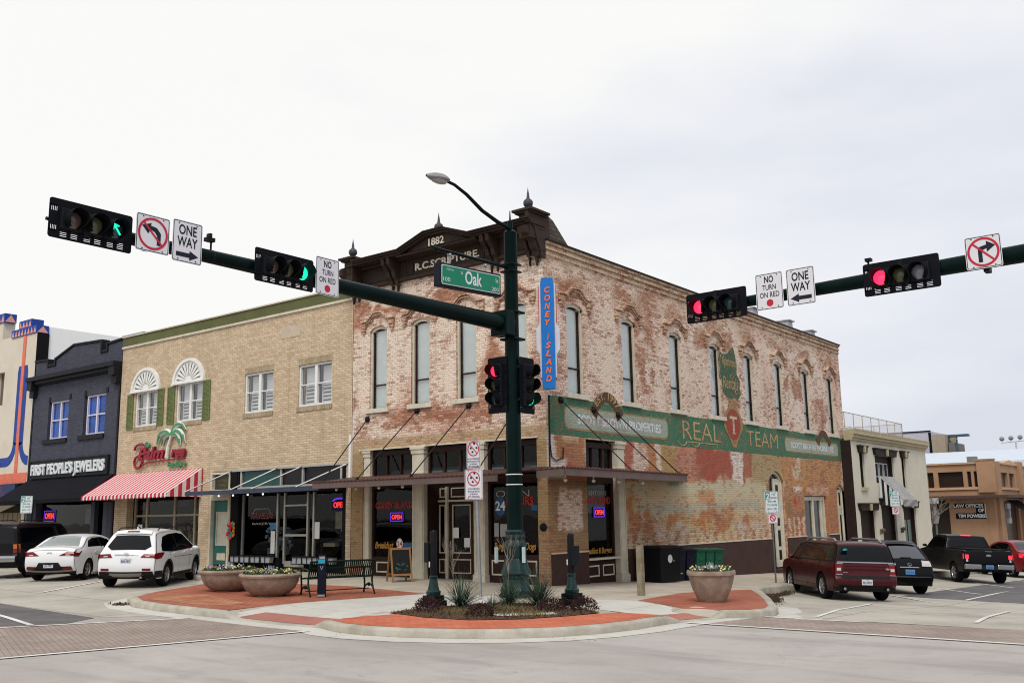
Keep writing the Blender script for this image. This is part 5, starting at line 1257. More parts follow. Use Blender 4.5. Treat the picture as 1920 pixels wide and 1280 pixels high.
# ---------------------------------------------------------------- cream two-storey building on the side street
X5 = .5; SE = SIDE(X5)
bE = thing('stucco_building', 'small cream stucco two storey building with black window hoods and a striped entrance awning', 'building', (0, 30, -1))
CST = mottle('pale_stucco', (.56, .53, .43), (.63, .60, .50), .5, .9, dirt=(.40, .36, .28), damt=.2)
YL, YR = 24.35, 37.1
hE = [(25.45, 26.15, 3.05, 4.75), (27.8, 30.9, 3.3, 4.72), (32.3, 33.0, 2.9, 4.75), (24.95, 27.2, -1.4, 1.95), (28.2, 30.6, -1.4, 2.2), (31.9, 34.2, -1.4, 2.05)]
mb = MB(SE); wall(mb, YL, YR, -2.2, 5.3, hE, .35); mb.build('stucco_wall', CST, bE, recalc=False)
mb = MB(); mb.box(-6, X5-.01, YL, YL+.2, -2, 5.3); mb.build('side_wall', plain('dark_brown_wall', (.030, .020, .018), .9), bE)
mb = MB(); mb.box(-6, X5-.4, YL+.2, YR, 5.0, 5.15); mb.box(-6, X5-.01, YR-.2, YR-.001, -2, 5.3); mb.build('roof', M['roof'], bE)
mb = MB(SE); mb.box(YL, YR+.05, 5.3, 5.42, -.3, .08); mb.box(YL, YR+.08, 5.42, 5.58, -.3, .16); mb.box(YL, YR+.12, 5.58, 5.78, -.3, .26)
k = YL
while k < YR: mb.box(k, k+.14, 5.78, 5.83, -.2, .28); k += .24
mb.build('cornice', plain('ochre_trim', (.42, .36, .23), .7), bE)
BT = plain('black_brown_trim', (.028, .02, .016), .6)
for (a, b, c, d) in hE:
    mb = MB(SE); mb.face([(a, c, -.25), (b, c, -.25), (b, d, -.25), (a, d, -.25)]); mb.box(a, a+.06, c, d, -.3, -.1); mb.box(b-.06, b, c, d, -.3, -.1)
    fr = mb.build('window', BT, bE)
    mb = MB(SE); mb.prism([(a-.15, d-.02), (b+.15, d-.02), (b+.28, d+.28), (a-.28, d+.28)], .0, .14); mb.box(a-.3, b+.3, d+.28, d+.34, .0, .2); mb.build('window_hood', BT, fr)
    mb = MB(SE); m_ = (a+b)/2; mb.prism([(m_-.08, d-.02), (m_+.08, d-.02), (m_+.16, d+.3), (m_-.16, d+.3)], .14, .22); mb.build('keystone', plain('ochre_trim', (.42, .36, .23), .7), fr)
    if b-a < 1: mb = MB(SE); mb.box(a-.1, b+.1, c-.16, c, -.1, .1); mb.build('sill', plain('ochre_trim', (.42, .36, .23), .7), fr)
mb = MB(SE)
for a in (28.3, 29.05, 29.8): mb.frame(a, a+.62, 3.62, 4.35, .05, -.24, -.2)
mb.build('sash', plain('pale_sash', (.45, .5, .52), .4), bE)
mb = MB(SE); mb.box(32.4, 32.95, -.9, 1.4, -.24, -.2); mb.box(33.15, 33.7, -.9, 1.4, -.24, -.2); mb.build('glass_doors', plain('green_glass', (.03, .07, .055), .2), bE)
mb = MB(SE); room(mb, 28.2, 30.6, -1.4, 2.2, -3, -.3); mb.build('entrance_passage', plain('passage_wall', (.22, .19, .13), .9), bE)
mb = MB(SE); mb.box(29.3, 30.3, .2, .5, -1.5, -1.4); mb.box(29.3, 30.3, -.5, -.2, -1.5, -1.4); mb.build('mailboxes', BT, bE)
K_ = MB(SE); W_ = MB(SE); awning([K_, W_], 28.1, 30.6, 3.66, 2.45, 1.12, .34, 26, SE, True, False)
aw = W_.build('awning', plain('awning_grey', (.58, .57, .56), .8), bE, recalc=False); K_.build('stripes', plain('awning_black', (.02, .02, .022), .8), aw, recalc=False)
mb = MB(SE)
for c in (27.75, 31.2): mb.box(c-.05, c+.05, .75, 1.0, .0, .15); mb.sphere((c, .95, .16), .1, 6)
mb.build('wall_lamp', plain('bronze', (.12, .09, .06), .5), bE)
# rooftop safety fence
t = thing('roof_fence', 'pale steel mesh fence standing on the roof of the cream building', 'fence', (-1.5, 30, 5.1))
fp = [(-6.0, 25.2), (-1.0, 25.2), (-1.0, 38.2), (-6.0, 38.2)]
for a, b in zip(fp[:-1], fp[1:]):
    a = Vector(a); b = Vector(b); n = max(2, int((b-a).length/1.35))
    for k in range(n+1):
        p = a+(b-a)*k/n; mb = MB(); mb.tube([(p.x, p.y, 5.1), (p.x, p.y, 7.05)], .022, 6); mb.build('post', plain('tan_steel', (.42, .34, .26), .6), t)
    mb = MB(); mb.tube([(a.x, a.y, 7.05), (b.x, b.y, 7.05)], .02, 6); mb.tube([(a.x, a.y, 6.3), (b.x, b.y, 6.3)], .012, 6)
    mb.build('rail', plain('tan_steel', (.42, .34, .26), .6), t)
g = G('fence_mesh'); tr_ = g.n('ShaderNodeBsdfTransparent', {0: (1, 1, 1, 1)}); df = g.n('ShaderNodeBsdfDiffuse', {0: (.55, .55, .57, 1)})
MESHM = g.out(g.n('ShaderNodeMixShader', (.3, tr_, df)))
mb = MB()
for a, b in zip(fp[:-1], fp[1:]): mb.face([(a[0], a[1], 5.15), (b[0], b[1], 5.15), (b[0], b[1], 7.04), (a[0], a[1], 7.04)])
mb.build('mesh', MESHM, t)

# ---------------------------------------------------------------- brown law office across the next street
bF = thing('brick_building', 'single storey orange brown corner office with dark strip windows and flat canopy', 'building', (0, 52, -1.7))
OB = mottle('orange_stucco', (.335, .20, .118), (.385, .235, .145), .6, .85, dirt=(.26, .15, .09), damt=.2)
F9 = FRONTY(49.4); S1 = SIDE(1.4)
YF = 49.4
hF = [(-9, -3.1, 3.4, 4.45), (-2.75, -2.35, 3.4, 4.45), (-2.05, -.42, 3.4, 4.45), (-.15, .1, 3.4, 4.45), (.28, .48, 3.4, 4.45)]
mb = MB(F9); wall(mb, -14, 1.4, -2.5, 4.95, hF, .3); mb.build('front_wall', OB, bF, recalc=False)
hS = [(52.2, 54.4, 3.4, 4.4), (54.9, 56.8, 3.4, 4.4), (60.2, 62.2, 3.4, 4.4), (63.0, 66, 3.4, 4.4), (52.4, 57, -2, 2.4), (59.5, 66, -2, 2.4)]
mb = MB(S1); wall(mb, YF, 90, -3, 4.98, hS, .3)
mb.build('front_wall', OB, bF, recalc=False)
mb = MB(F9); mb.box(.52, 1.62, 3.0, 5.15, -.2, .18); mb.box(.47, 1.67, 5.15, 5.25, -.2, .22); mb.build('corner_pier', OB, bF)
mb = MB(S1); mb.box(57.6, 58.7, -3, 5.3, -.1, .25); mb.box(50, 51.2, -3, 5.1, -.1, .2); mb.build('corner_pier', OB, bF)
mb = MB(F9); mb.box(-14, .5, 4.95, 5.05, -.4, .12); mb.box(-14, .5, 3.22, 3.36, -.1, .10); mb.build('coping', plain('peach_trim', (.50, .32, .20), .7), bF)
mb = MB(S1); mb.box(51.2, 90, 4.98, 5.08, -.4, .10); mb.prism([(53, 5.08), (57.5, 5.08), (55.2, 5.35)], -.3, .08); mb.box(50, 90, 3.2, 3.32, -.1, .1); mb.build('coping', plain('peach_trim', (.50, .32, .20), .7), bF)
mb = MB(); mb.box(-14, 1.2, YF+.4, 90, 4.5, 4.6); mb.box(-.3, .3, YF+1, YF+1.5, 4.6, 5.5); mb.build('roof', M['roof'], bF)
for FF_, hh in ((F9, hF), (S1, hS)):
    mb = MB(FF_)
    for (a, b, c, d) in hh: mb.face([(a, c, -.2), (b, c, -.2), (b, d, -.2), (a, d, -.2)])
    mb.build('pane', plain('dark_brown_glass', (.028, .017, .014), .25), bF)
mb = MB(); mb.box(-14, 2.6, YF-1.6, YF-.02, 2.62, 2.80); mb.box(1.42, 2.6, YF-.02, 90, 2.62, 2.80); mb.build('canopy', plain('brown_canopy', (.07, .045, .038), .7), bF)
mb = MB(F9); mb.box(-14, -1.5, -2.4, 2.5, -.02, .02); mb.build('shaded_glazing', plain('dark_front', (.035, .028, .022), .4), bF)
mb = MB(F9); mb.box(-1.5, .9, -2.4, 2.5, -.02, .03); mb.build('wall_panel', OB, bF)
mb = MB(S1)
for c in (59, 66.5): mb.box(c-.3, c+.3, -3, 2.6, .6, 1.1)
mb.build('post', OB, bF)
mb = MB(S1); mb.face([(53, 2.5, .05), (57, 2.5, .05), (57, 1.5, 1.3), (53, 1.5, 1.3)]); mb.build('awning', M['matte'], bF, recalc=False)
sg = thing('wall_sign', 'raised white capitals on dark backing on the orange brown office wall', 'sign', (0, YF-.1, 1.7))
mb = MB(F9); mb.box(-1.2, .74, 1.98, 2.28, .04, .07); mb.box(.22, .74, 1.62, 1.98, .04, .07); mb.box(-1.1, .84, 1.25, 1.62, .04, .07); mb.build('backing', M['matte'], sg)
mb = MB(F9); mb.text('LAW OFFICES', .70, 2.02, .22, w=.08, width=1.88, align='r', depth=.03, bold=.035); mb.text('OF', .72, 1.70, .22, w=.08, width=.36, align='r', depth=.03, bold=.035); mb.text('TIM POWERS', .78, 1.33, .22, w=.08, width=1.72, align='r', depth=.03, bold=.035); mb.box(.80, .84, 1.3, 2.26, .08, .12)
mb.build('lettering', plain('white_letters', (.66, .70, .72), .5), sg)
sg = thing('wall_sign', 'small hanging grey sign box on the right of the orange brown office', 'sign', (1.7, 52, 1.2))
mb = MB(S1); mb.box(51.3, 52.3, 1.9, 2.25, .25, .4); mb.box(51.3, 52.3, .9, 1.25, .25, .4); mb.box(51.9, 52.25, 1.25, 1.9, .28, .38); mb.build('sign_box', plain('grey_sign', (.28, .30, .33), .6), sg)

# ---------------------------------------------------------------- far background
t = thing('metal_building', 'long low white metal roofed hall behind the brown office', 'building', (-20, 80, 0))
mb = MB(); 
mb.face([(-40, 80, 6.4), (60, 80, 6.4), (60, 92, 8.1), (-40, 92, 8.1)]); mb.build('roof', plain('white_metal_roof', (.52, .58, .66), .5, vary=.05), t)
mb = MB(); mb.box(-40, 60, 80.02, 92, -3, 6.38); mb.build('wall', plain('white_wall', (.6, .62, .66), .7), t)
t = thing('concrete_building', 'pale grey windowless block with black corner strip beyond the cream building', 'building', (-16, 100, 0))
mb = MB(); mb.box(-30, -15.4, 100, 112, -3, 11.15); mb.build('wall', plain('lilac_grey', (.46, .46, .53), .8, vary=.04), t)
mb = MB(); mb.box(-15.6, -15.3, 99.95, 100.0, -3, 11.0); mb.box(-30, -15.3, 99.9, 100, 11.1, 11.25); mb.build('trim', M['matte'], t)
mb = MB(); mb.box(-15.3, -14.8, 99.98, 110, -3, 10.4); mb.build('side_bay', plain('pale_bay', (.5, .5, .52), .8), t)
t = thing('stair_tower', 'tan panelled tower standing next to the grey block', 'building', (-14, 100, 0))
mb = MB(); mb.box(-14.75, -13.3, 98, 104, -3, 10.55); mb.build('wall', plain('tan_panel', (.33, .27, .21), .8), t)
mb = MB(); mb.box(-13.2, -12.6, 99, 104, -3, 9.6); mb.build('stair_shaft', plain('grey_shaft', (.16, .16, .15), .8), t)
t = thing('roof_canopy', 'blue steel flat canopy on two legs above the roofs', 'canopy', (-12, 100, 0))
mb = MB(); mb.box(-14.1, -11.1, 99.4, 100.4, 10.3, 10.55); mb.build('roof', plain('blue_steel', (.05, .09, .15), .5), t)
for X in (-13.2, -12.4): mb = MB(); mb.box(X-.06, X+.06, 99.5, 99.65, 6, 10.35); mb.build('leg', plain('blue_steel', (.05, .09, .15), .5), t)
mb = MB(); mb.box(-13.1, -12.3, 99.3, 99.45, 9.9, 10.05); mb.build('sign_plate', plain('yellow_plate', (.3, .28, .02), .5), t)
t = thing('floodlight_mast', 'stadium floodlight mast with a row of lamps on the skyline', 'floodlight', (-6, 100, 0))
mb = MB(); mb.tube([(-6.2, 100, 0), (-6.2, 100, 9.3)], .09, 8); mb.tube([(-7.7, 100, 9.3), (-4.8, 100, 9.45)], .05, 6); mb.build('pole', plain('pale_pole', (.5, .5, .52), .5), t)
for k in range(4): mb = MB(); mb.lathe([(.1, 0), (.28, .3), (.26, .35)], (-7.6+k*.95, 99.6, 9.75+.04*k), 10, axis='y'); mb.build('lamp', plain('lamp_grey', (.25, .25, .27), .5), t)
# ---------------------------------------------------------------- vehicles
def poly_clip_grid(poly, st):
    b = bmesh.new(); b.faces.new([b.verts.new((x, z, 0)) for x, z in poly])
    for ax in (0, 1):
        lo = min(p[ax] for p in poly); hi = max(p[ax] for p in poly); k = math.floor(lo/st)+1
        while k*st < hi:
            co = [0, 0, 0]; co[ax] = k*st; no = [0, 0, 0]; no[ax] = 1
            bmesh.ops.bisect_plane(b, geom=b.verts[:]+b.edges[:]+b.faces[:], plane_co=co, plane_no=no, dist=1e-5); k += 1
    bmesh.ops.triangulate(b, faces=[f_ for f_ in b.faces if len(f_.verts) > 4])
    V = [tuple(v_.co[:2]) for v_ in b.verts]; b.verts.index_update(); Fc = [[v_.index for v_ in f_.verts] for f_ in b.faces]; b.free(); return V, Fc
class Car:
    """profile-extruded body: side outline in x-z, width by height and plan, crowned roof and tail"""
    def __init__(s, L, W, upper, wheels, wr, sill, belt, tum=.42, planr=.13, planf=.2, crown=.05):
        s.L, s.W, s.belt, s.tum, s.pr, s.pf, s.crown, s.wr, s.wheels, s.sill = L, W, belt, tum, planr, planf, crown, wr, wheels, sill
        s.upper = s.smooth(upper, 2)
        lo = []; ar = wr+.06
        for wx in sorted(wheels, reverse=True):
            hz = math.sqrt(max(.01, ar*ar-(sill-wr)**2))
            a0 = math.atan2(sill-wr, hz)
            lo += [(wx+ar*cos(a0+(pi-2*a0)*k/14), wr+ar*sin(a0+(pi-2*a0)*k/14)) for k in range(15)]
        s.lower = lo
        s.r = .045
    def smooth(s, pl, n):
        for _ in range(n):
            o = [pl[0]]
            for a, b in zip(pl[:-1], pl[1:]):
                d = math.hypot(a[0]-b[0], a[1]-b[1]); t = min(.25, .09/max(d, 1e-4))
                o += [(a[0]*(1-t)+b[0]*t, a[1]*(1-t)+b[1]*t), (a[0]*t+b[0]*(1-t), a[1]*t+b[1]*(1-t))]
            pl = o+[pl[-1]]
        o = [pl[0]]                                     # even spacing
        for a, b in zip(pl[:-1], pl[1:]):
            d = math.hypot(a[0]-b[0], a[1]-b[1]); n = max(1, int(d/.12))
            if d > 1e-4: o += [(a[0]+(b[0]-a[0])*k/n, a[1]+(b[1]-a[1])*k/n) for k in range(1, n+1)]
        return o
    def hw(s, x, z):
        t = abs(x)/(s.L/2); p = (s.pr if x < 0 else s.pf)*max(0, (t-.55)/.45)**2.4
        w_ = s.W/2*(1-p)
        zb = s.belt
        if z > zb: w_ -= .035+s.tum*(z-zb)
        else:
            q = (z-.62*zb)/(.5*zb); w_ -= .035*q*q if z > .62*zb else .05*q*q
        return w_
    def nrm(s, pl, i):
        a = pl[max(0, i-1)]; b = pl[min(len(pl)-1, i+1)]; dx, dz = b[0]-a[0], b[1]-a[1]; l = math.hypot(dx, dz) or 1
        return (-dz/l, dx/l)                             # outward for rear->front traversal over the top
    def pt(s, i, t, off=0.):
        x, z = s.upper[i]; nx, nz_ = s.nrm(s.upper, i); e = s.crown*(1-t*t)+off
        return (x+nx*e, t*(s.hw(x, z)-s.r), z+nz_*e)
    def body(s, mb, dark):
        U = s.upper; n = 10
        rows = []
        for i in range(len(U)):
            x, z = U[i]; nx, nz_ = s.nrm(U, i); row = []
            for sg_ in (-1, 1):
                pass
            w_ = s.hw(x, z)
            L_ = [(x-nx*s.r*(1-cos(a)), -(w_-s.r+s.r*sin(a)), z-nz_*s.r*(1-cos(a))) for a in (pi/2, pi/3, pi/6)]
            row = L_+[s.pt(i, -1+2*k/n) for k in range(n+1)]+[(p[0], -p[1], p[2]) for p in reversed(L_)]
            rows.append(row)
        mb.grid(rows)
        inner = [(U[i][0]-s.nrm(U, i)[0]*s.r, U[i][1]-s.nrm(U, i)[1]*s.r) for i in range(len(U))]
        poly = inner+[(inner[-1][0]-.02, s.sill)]+s.lower+[(inner[0][0]+.02, s.sill)]
        V, Fc = poly_clip_grid(poly, .16)
        for sg_ in (-1, 1):
            vs_ = [mb.v((x, sg_*s.hw(x, z), z)) for x, z in V]
            for f_ in Fc: mb.fv([vs_[k] for k in f_])
        # underside and wheel wells
        under = [inner[-1], (inner[-1][0]-.02, s.sill)]+s.lower+[(inner[0][0]+.02, s.sill), inner[0]]
        dark.grid([[(x, -s.hw(x, z)+.002, z), (x, 0, z), (x, s.hw(x, z)-.002, z)] for x, z in under])
    def side(s, mb, poly, off=.006, both=True, st=.14):
        V, Fc = poly_clip_grid(poly, st)
        for sg_ in ((-1, 1) if both else (-1,)):
            vs_ = [mb.v((x, sg_*(s.hw(x, z)+off), z)) for x, z in V]
            for f_ in Fc: mb.fv([vs_[k] for k in f_])
    def rear(s, mb, z0, z1, t0, t1, off=.006, t0b=None, t1b=None, front=False, n=8, full=False):
        """patch on the tail (or windscreen): z range and lateral fractions at bottom / top"""
        pts = [(i, p) for i, p in enumerate(s.upper) if ((p[0] > 0) if front else (p[0] < 0))]
        t0b = t0 if t0b is None else t0b; t1b = t1 if t1b is None else t1b
        top = max(p[1] for _, p in pts)
        def at(z):
            seq = pts if not front else list(reversed(pts))
            for (i, p), (j, q) in zip(seq[:-1], seq[1:]):
                if (p[1]-z)*(q[1]-z) <= 0 and abs(p[1]-q[1]) > 1e-6: return i, j, (z-p[1])/(q[1]-p[1])
            return seq[-1][0], seq[-1][0], 0
        rows = []; m_ = max(2, int((z1-z0)/.05))
        for k in range(m_+1):
            z = z0+(z1-z0)*k/m_; i, j, f_ = at(z); a = t0+(t0b-t0)*k/m_; b = t1+(t1b-t1)*k/m_
            rows.append([tuple(Vector(s.pt(i, a+(b-a)*q/n, off)).lerp(Vector(s.pt(j, a+(b-a)*q/n, off)), f_)) for q in range(n+1)])
        mb.grid(rows)
def wheel_parts(root, x, y, r_, wd, rimm, spokes=5, style=0):
    sg_ = 1 if y > 0 else -1
    mb = MB(); o = y; prof = [(r_*.62, -wd/2), (r_*.93, -wd/2), (r_, -wd*.36), (r_, wd*.36), (r_*.93, wd/2), (r_*.66, wd/2), (r_*.62, wd*.40), (r_*.60, -wd*.2)]
    mb.lathe([(a, b*sg_) for a, b in prof], (x, y, r_), 28, axis='y', cap=False)
    ty = mb.build('wheel', TYRE, root, smooth=35, local=True)
    mb = MB(); R_ = r_*.63; f_ = wd*.44*sg_
    mb.lathe([(R_, f_*1.02), (R_*.96, f_*1.08), (R_*.92, f_*.9), (R_*.90, f_*.2)], (x, y, r_), 28, axis='y', cap=False)
    mb.lathe([(R_*.24, f_*.5), (R_*.22, f_*1.0), (R_*.1, f_*1.08), (.001, f_*1.08)], (x, y, r_), 12, axis='y')
    for k in range(spokes):
        for dv in ((0,) if style == 0 else (-.16, .16)):
            a = 2*pi*k/spokes+.3; w0, w1 = (.10, .07) if style == 0 else (.035, .045); c0, c1 = R_*.15, R_*.95
            def P(c, w_, s_): 
                aa = a+dv*(c/R_)*.9; return (x+c*cos(aa)-s_*w_*R_*sin(aa), r_+c*sin(aa)+s_*w_*R_*cos(aa))
            q = [P(c0, w0, -1), P(c1, w1, -1), P(c1, w1, 1), P(c0, w0, 1)]
            A = [mb.v((p[0], y+f_*.98, p[1])) for p in q]; B = [mb.v((p[0], y+f_*.55, p[1])) for p in q]; mb.fv(A)
            for i in range(4): mb.fv([A[i], A[(i+1) % 4], B[(i+1) % 4], B[i]])
    mb.build('rim', rimm, ty, smooth=30, local=True)
    mb = MB(); mb.lathe([(.001, f_*.3), (R_*.93, f_*.3)], (x, y, r_), 20, axis='y'); mb.build('brake_disc', M['iron'], ty, local=True)
TYRE = plain('tyre_rubber', (.010, .010, .011), .85, vary=.2, obj=True)
CHROME = plain('chrome', (.42, .42, .44), .2, 1., vary=.03, obj=True)
ALLOY = plain('alloy_rim', (.42, .43, .45), .3, .8, vary=.05, obj=True); DALLOY = plain('dark_alloy', (.12, .12, .13), .35, .7, vary=.05, obj=True)
TRIMB = plain('black_plastic_trim', (.016, .016, .017), .6, vary=.15, obj=True)
CG = plain('car_glass', (.002, .0025, .004), .03, vary=.1, spec=.28, obj=True)
CGL = plain('tinted_car_glass', (.020, .030, .033), .03, vary=.1, spec=.5, obj=True)
RLAMP = plain('red_lamp', (.17, .004, .008), .15, vary=.25, spec=.35, obj=True); CLAMP = plain('clear_lamp', (.50, .48, .48), .15, vary=.2, scale=14, spec=.4, obj=True)
RGLOW = plain('lit_red_lamp', (.9, .03, .06), .2, vary=0, emit=1.0)
ALAMP = plain('amber_lamp', (.40, .11, .03), .2, obj=True)
PLATE = plain('plate_white', (.55, .57, .60), .4, vary=.05, obj=True); PLATEB = plain('plate_blue', (.10, .25, .50), .4, vary=.3, scale=30, obj=True); PLT = plain('plate_text', (.05, .07, .16), .5, obj=True)
def paint(name, c, metal=0.): return plain(name, c, .28, metal, vary=.02, spec=.45 if c[0] > .3 else .3, coat=.35 if c[0] > .3 else .12, obj=True)
def plate(root, x, z, txt, m_=None, w_=.31, h_=.155, tilt=0):
    mb = MB(); mb.box(x-.012, x, -w_/2, w_/2, z-h_/2, z+h_/2); p = mb.build('number_plate', m_ or PLATE, root, local=True)
    mb = MB(lambda u_, v_, d: (x-.012-d, -u_, v_)); mb.text(txt, 0, z-.045, .068, w=.003, width=.26, bold=.02); mb.text('TEXAS', 0, z+.05, .018, w=.003)
    mb.build('lettering', PLT, p, local=True)
def finish(c, root, bodym, wheel_y, wd=.22, rim=ALLOY, spokes=5, style=0, handles=(), mirror=(.9, .95), mirm=None):
    mb = MB(); dk = MB(); c.body(mb, dk)
    b = mb.build('body', bodym, root, smooth=38, local=True)
    dk.build('underbody', TRIMB, root, local=True)
    for wx in c.wheels:
        for sg_ in (-1, 1): wheel_parts(root, wx, sg_*wheel_y, c.wr, wd, rim, spokes, style)
    for (hx, hz) in handles:
        for sg_ in (-1, 1):
            mb = MB(); y_ = c.hw(hx, hz)*sg_; mb.box(hx-.09, hx+.09, min(y_, y_+sg_*.035), max(y_, y_+sg_*.035), hz-.013, hz+.013); mb.build('door_handle', mirm or bodym, root, local=True)
    mx, mz = mirror
    for sg_ in (-1, 1):
        mb = MB(); y_ = c.hw(mx, mz)*sg_; mb.blob((mx, y_+sg_*.12, mz+.04), (.05, .105, .065), random.Random(3), 2, 0.); mb.tube([(mx+.02, y_-sg_*.02, mz-.02), (mx+.02, y_+sg_*.1, mz+.02)], .025, 6)
        mb.build('wing_mirror', mirm or bodym, root, smooth=60, local=True)
    return b
def seams(c, root, lines, m_=None):
    mb = MB()
    for (a, b) in lines:
        d = Vector((b[0]-a[0], b[1]-a[1])); n_ = Vector((-d.y, d.x)).normalized()*.006
        c.side(mb, [(a[0]-n_.x, a[1]-n_.y), (b[0]-n_.x, b[1]-n_.y), (b[0]+n_.x, b[1]+n_.y), (a[0]+n_.x, a[1]+n_.y)], .003)
    mb.build('door_seams', m_ or TRIMB, root, local=True)
CL = 'cars parked nose in along the kerb'
# --- white crossover
def white_crossover():
    c = Car(4.70, 1.90, [(-2.18, .36), (-2.30, .44), (-2.34, .62), (-2.30, .84), (-2.24, 1.02), (-1.98, 1.36), (-1.80, 1.585), (-1.55, 1.63), (-.3, 1.665), (.55, 1.60), (1.38, 1.08), (2.08, .95), (2.28, .78), (2.34, .5), (2.24, .32)], (-1.38, 1.36), .355, .27, 1.02, .46)
    t = thing('parked_car', 'white crossover parked nose in, large dark tailgate window, between white saloon and flower bowls', 'car', (0, 0, 0), group=CL)
    finish(c, t, paint('pearl_white', (.72, .73, .75)), .80, .23, ALLOY, 5, 1, ((-.85, .97), (.12, .96)), (.82, 1.02))
    mb = MB(); c.side(mb, [(-1.82, 1.06), (-1.75, 1.22), (-1.42, 1.47), (-.9, 1.535), (0, 1.56), (.5, 1.5), (1.14, 1.12), (1.1, 1.06), (0, 1.03), (-1.0, 1.02)]); mb.build('side_window', CG, t, local=True)
    mb = MB(); c.side(mb, [(-.42, 1.03), (-.36, 1.03), (-.42, 1.55), (-.47, 1.55)], .009); mb.build('pillar', TRIMB, t, local=True)
    mb = MB(); c.rear(mb, 1.09, 1.20, -.66, .66, .008, -.90, .90); c.rear(mb, 1.20, 1.50, -.90, .90, .008, -.80, .80); mb.build('rear_window', CG, t, local=True)
    mb = MB(); c.rear(mb, 1.52, 1.60, -.9, .9, .05, -.9, .9); mb.build('spoiler', paint('pearl_white', (.72, .73, .75)), t, local=True)
    mb = MB(); c.rear(mb, 1.545, 1.575, -.3, .3, .056); mb.build('high_brake_lamp', RLAMP, t, local=True)
    mb = MB(); c.rear(mb, 1.09, 1.14, -.12, .5, .012); mb.build('wiper', TRIMB, t, local=True)
    mb = MB(); c.rear(mb, .94, .97, -.45, .45, .014); mb.build('chrome_strip', CHROME, t, local=True)
    for s_ in (-1, 1):
        mb = MB(); c.rear(mb, .88, .985, s_*.52, s_*1.05, .012, s_*.62, s_*1.05)
        c2_ = MB(); P = [(-2.35, .87), (-2.31, 1.01), (-1.9, 1.03), (-1.72, 1.02), (-1.95, .86), (-2.2, .84)]
        V, Fc = poly_clip_grid(P, .14); vs_ = [mb.v((x, s_*(c.hw(x, z)+.008), z)) for x, z in V]
        for f_ in Fc: mb.fv([vs_[k] for k in f_])
        o = mb.build('tail_lamp', RLAMP, t, local=True); c2_.b.free()
        mb = MB(); c.rear(mb, .905, .93, s_*.70, s_*.86, .018); mb.build('reverse_lamp', CLAMP, o, local=True)
        mb = MB(); c.rear(mb, .52, .585, s_*.62, s_*.93, .012); mb.build('reflector', RLAMP, t, local=True)
    mb = MB(); c.rear(mb, .365, .50, -1, 1, .006); c.side(mb, [(-2.28, .3), (-2.3, .5), (-1.86, .5), (-1.80, .30)], .006); c.side(mb, [(-.9, .27), (.85, .27), (.87, .38), (-.92, .38)], .008); mb.build('lower_cladding', TRIMB, t, local=True)
    mb = MB(); c.rear(mb, .385, .47, -.5, .5, .02, -.62, .62); mb.build('skid_plate', plain('silver_plastic', (.30, .28, .26), .4, .5, obj=True), t, local=True)
    mb = MB(); arch_trim(c, mb); mb.build('wheel_arch_trim', TRIMB, t, local=True)
    seams(c, t, (((-.42, .40), (-.44, 1.02)), ((.62, .40), (.66, 1.04)), ((-1.1, .62), (-1.28, 1.03)), ((-1.1, .62), (-.95, .42)), ((-.9, .86), (.9, .84))))
    plate(t, -2.36, .80, 'MXK-7817'); mb = MB(lambda a, b, d: (-2.345-d, -a, b)); mb.tube([(.06*cos(k*pi/8), .985+.032*sin(k*pi/8)+.02, .006) for k in range(17)], .006, 5); mb.tube([(-.02, .98, .006), (-.012, 1.03, .006)], .005, 5); mb.tube([(.015, .98, .006), (.022, 1.03, .006)], .005, 5); mb.build('emblem', CHROME, t, local=True)
    for s_ in (-1, 1): mb = MB(); mb.tube([(-1.5, s_*.60, 1.66), (-1.3, s_*.60, 1.74), (.2, s_*.60, 1.745), (.42, s_*.60, 1.67)], .017, 6); mb.build('roof_rail', TRIMB, t, local=True)
    mb = MB(); mb.prism([(-1.5, 1.67), (-1.3, 1.67), (-1.46, 1.76), (-1.52, 1.76)], -.02, .02, True); mb.build('antenna_fin', paint('pearl_white', (.72, .73, .75)), t, local=True) if False else mb.b.free()
    mb = MB(); mb.box(-1.55, -1.38, -.02, .02, 1.67, 1.72); mb.box(-1.55, -1.5, -.015, .015, 1.72, 1.77); mb.build('antenna_fin', paint('pearl_white', (.72, .73, .75)), t, local=True)
    mb = MB(); mb.tube([(-2.2, -.45, .32), (-2.32, -.45, .32)], .035, 8); mb.build('exhaust', CHROME, t, local=True)
    return t
def arch_trim(c, mb, wdt=.05, off=.012):
    ar = c.wr+.06
    for wx in c.wheels:
        n = 14; a0 = math.atan2(c.sill-c.wr, math.sqrt(max(.01, ar*ar-(c.sill-c.wr)**2)))
        for sg_ in (-1, 1):
            rows = []
            for k in range(n+1):
                a = a0+(pi-2*a0)*k/n; rows.append([(wx+q*cos(a), sg_*(c.hw(wx+q*cos(a), c.wr+q*sin(a))+off), c.wr+q*sin(a)) for q in (ar-.005, ar+wdt)])
            mb.grid(rows)
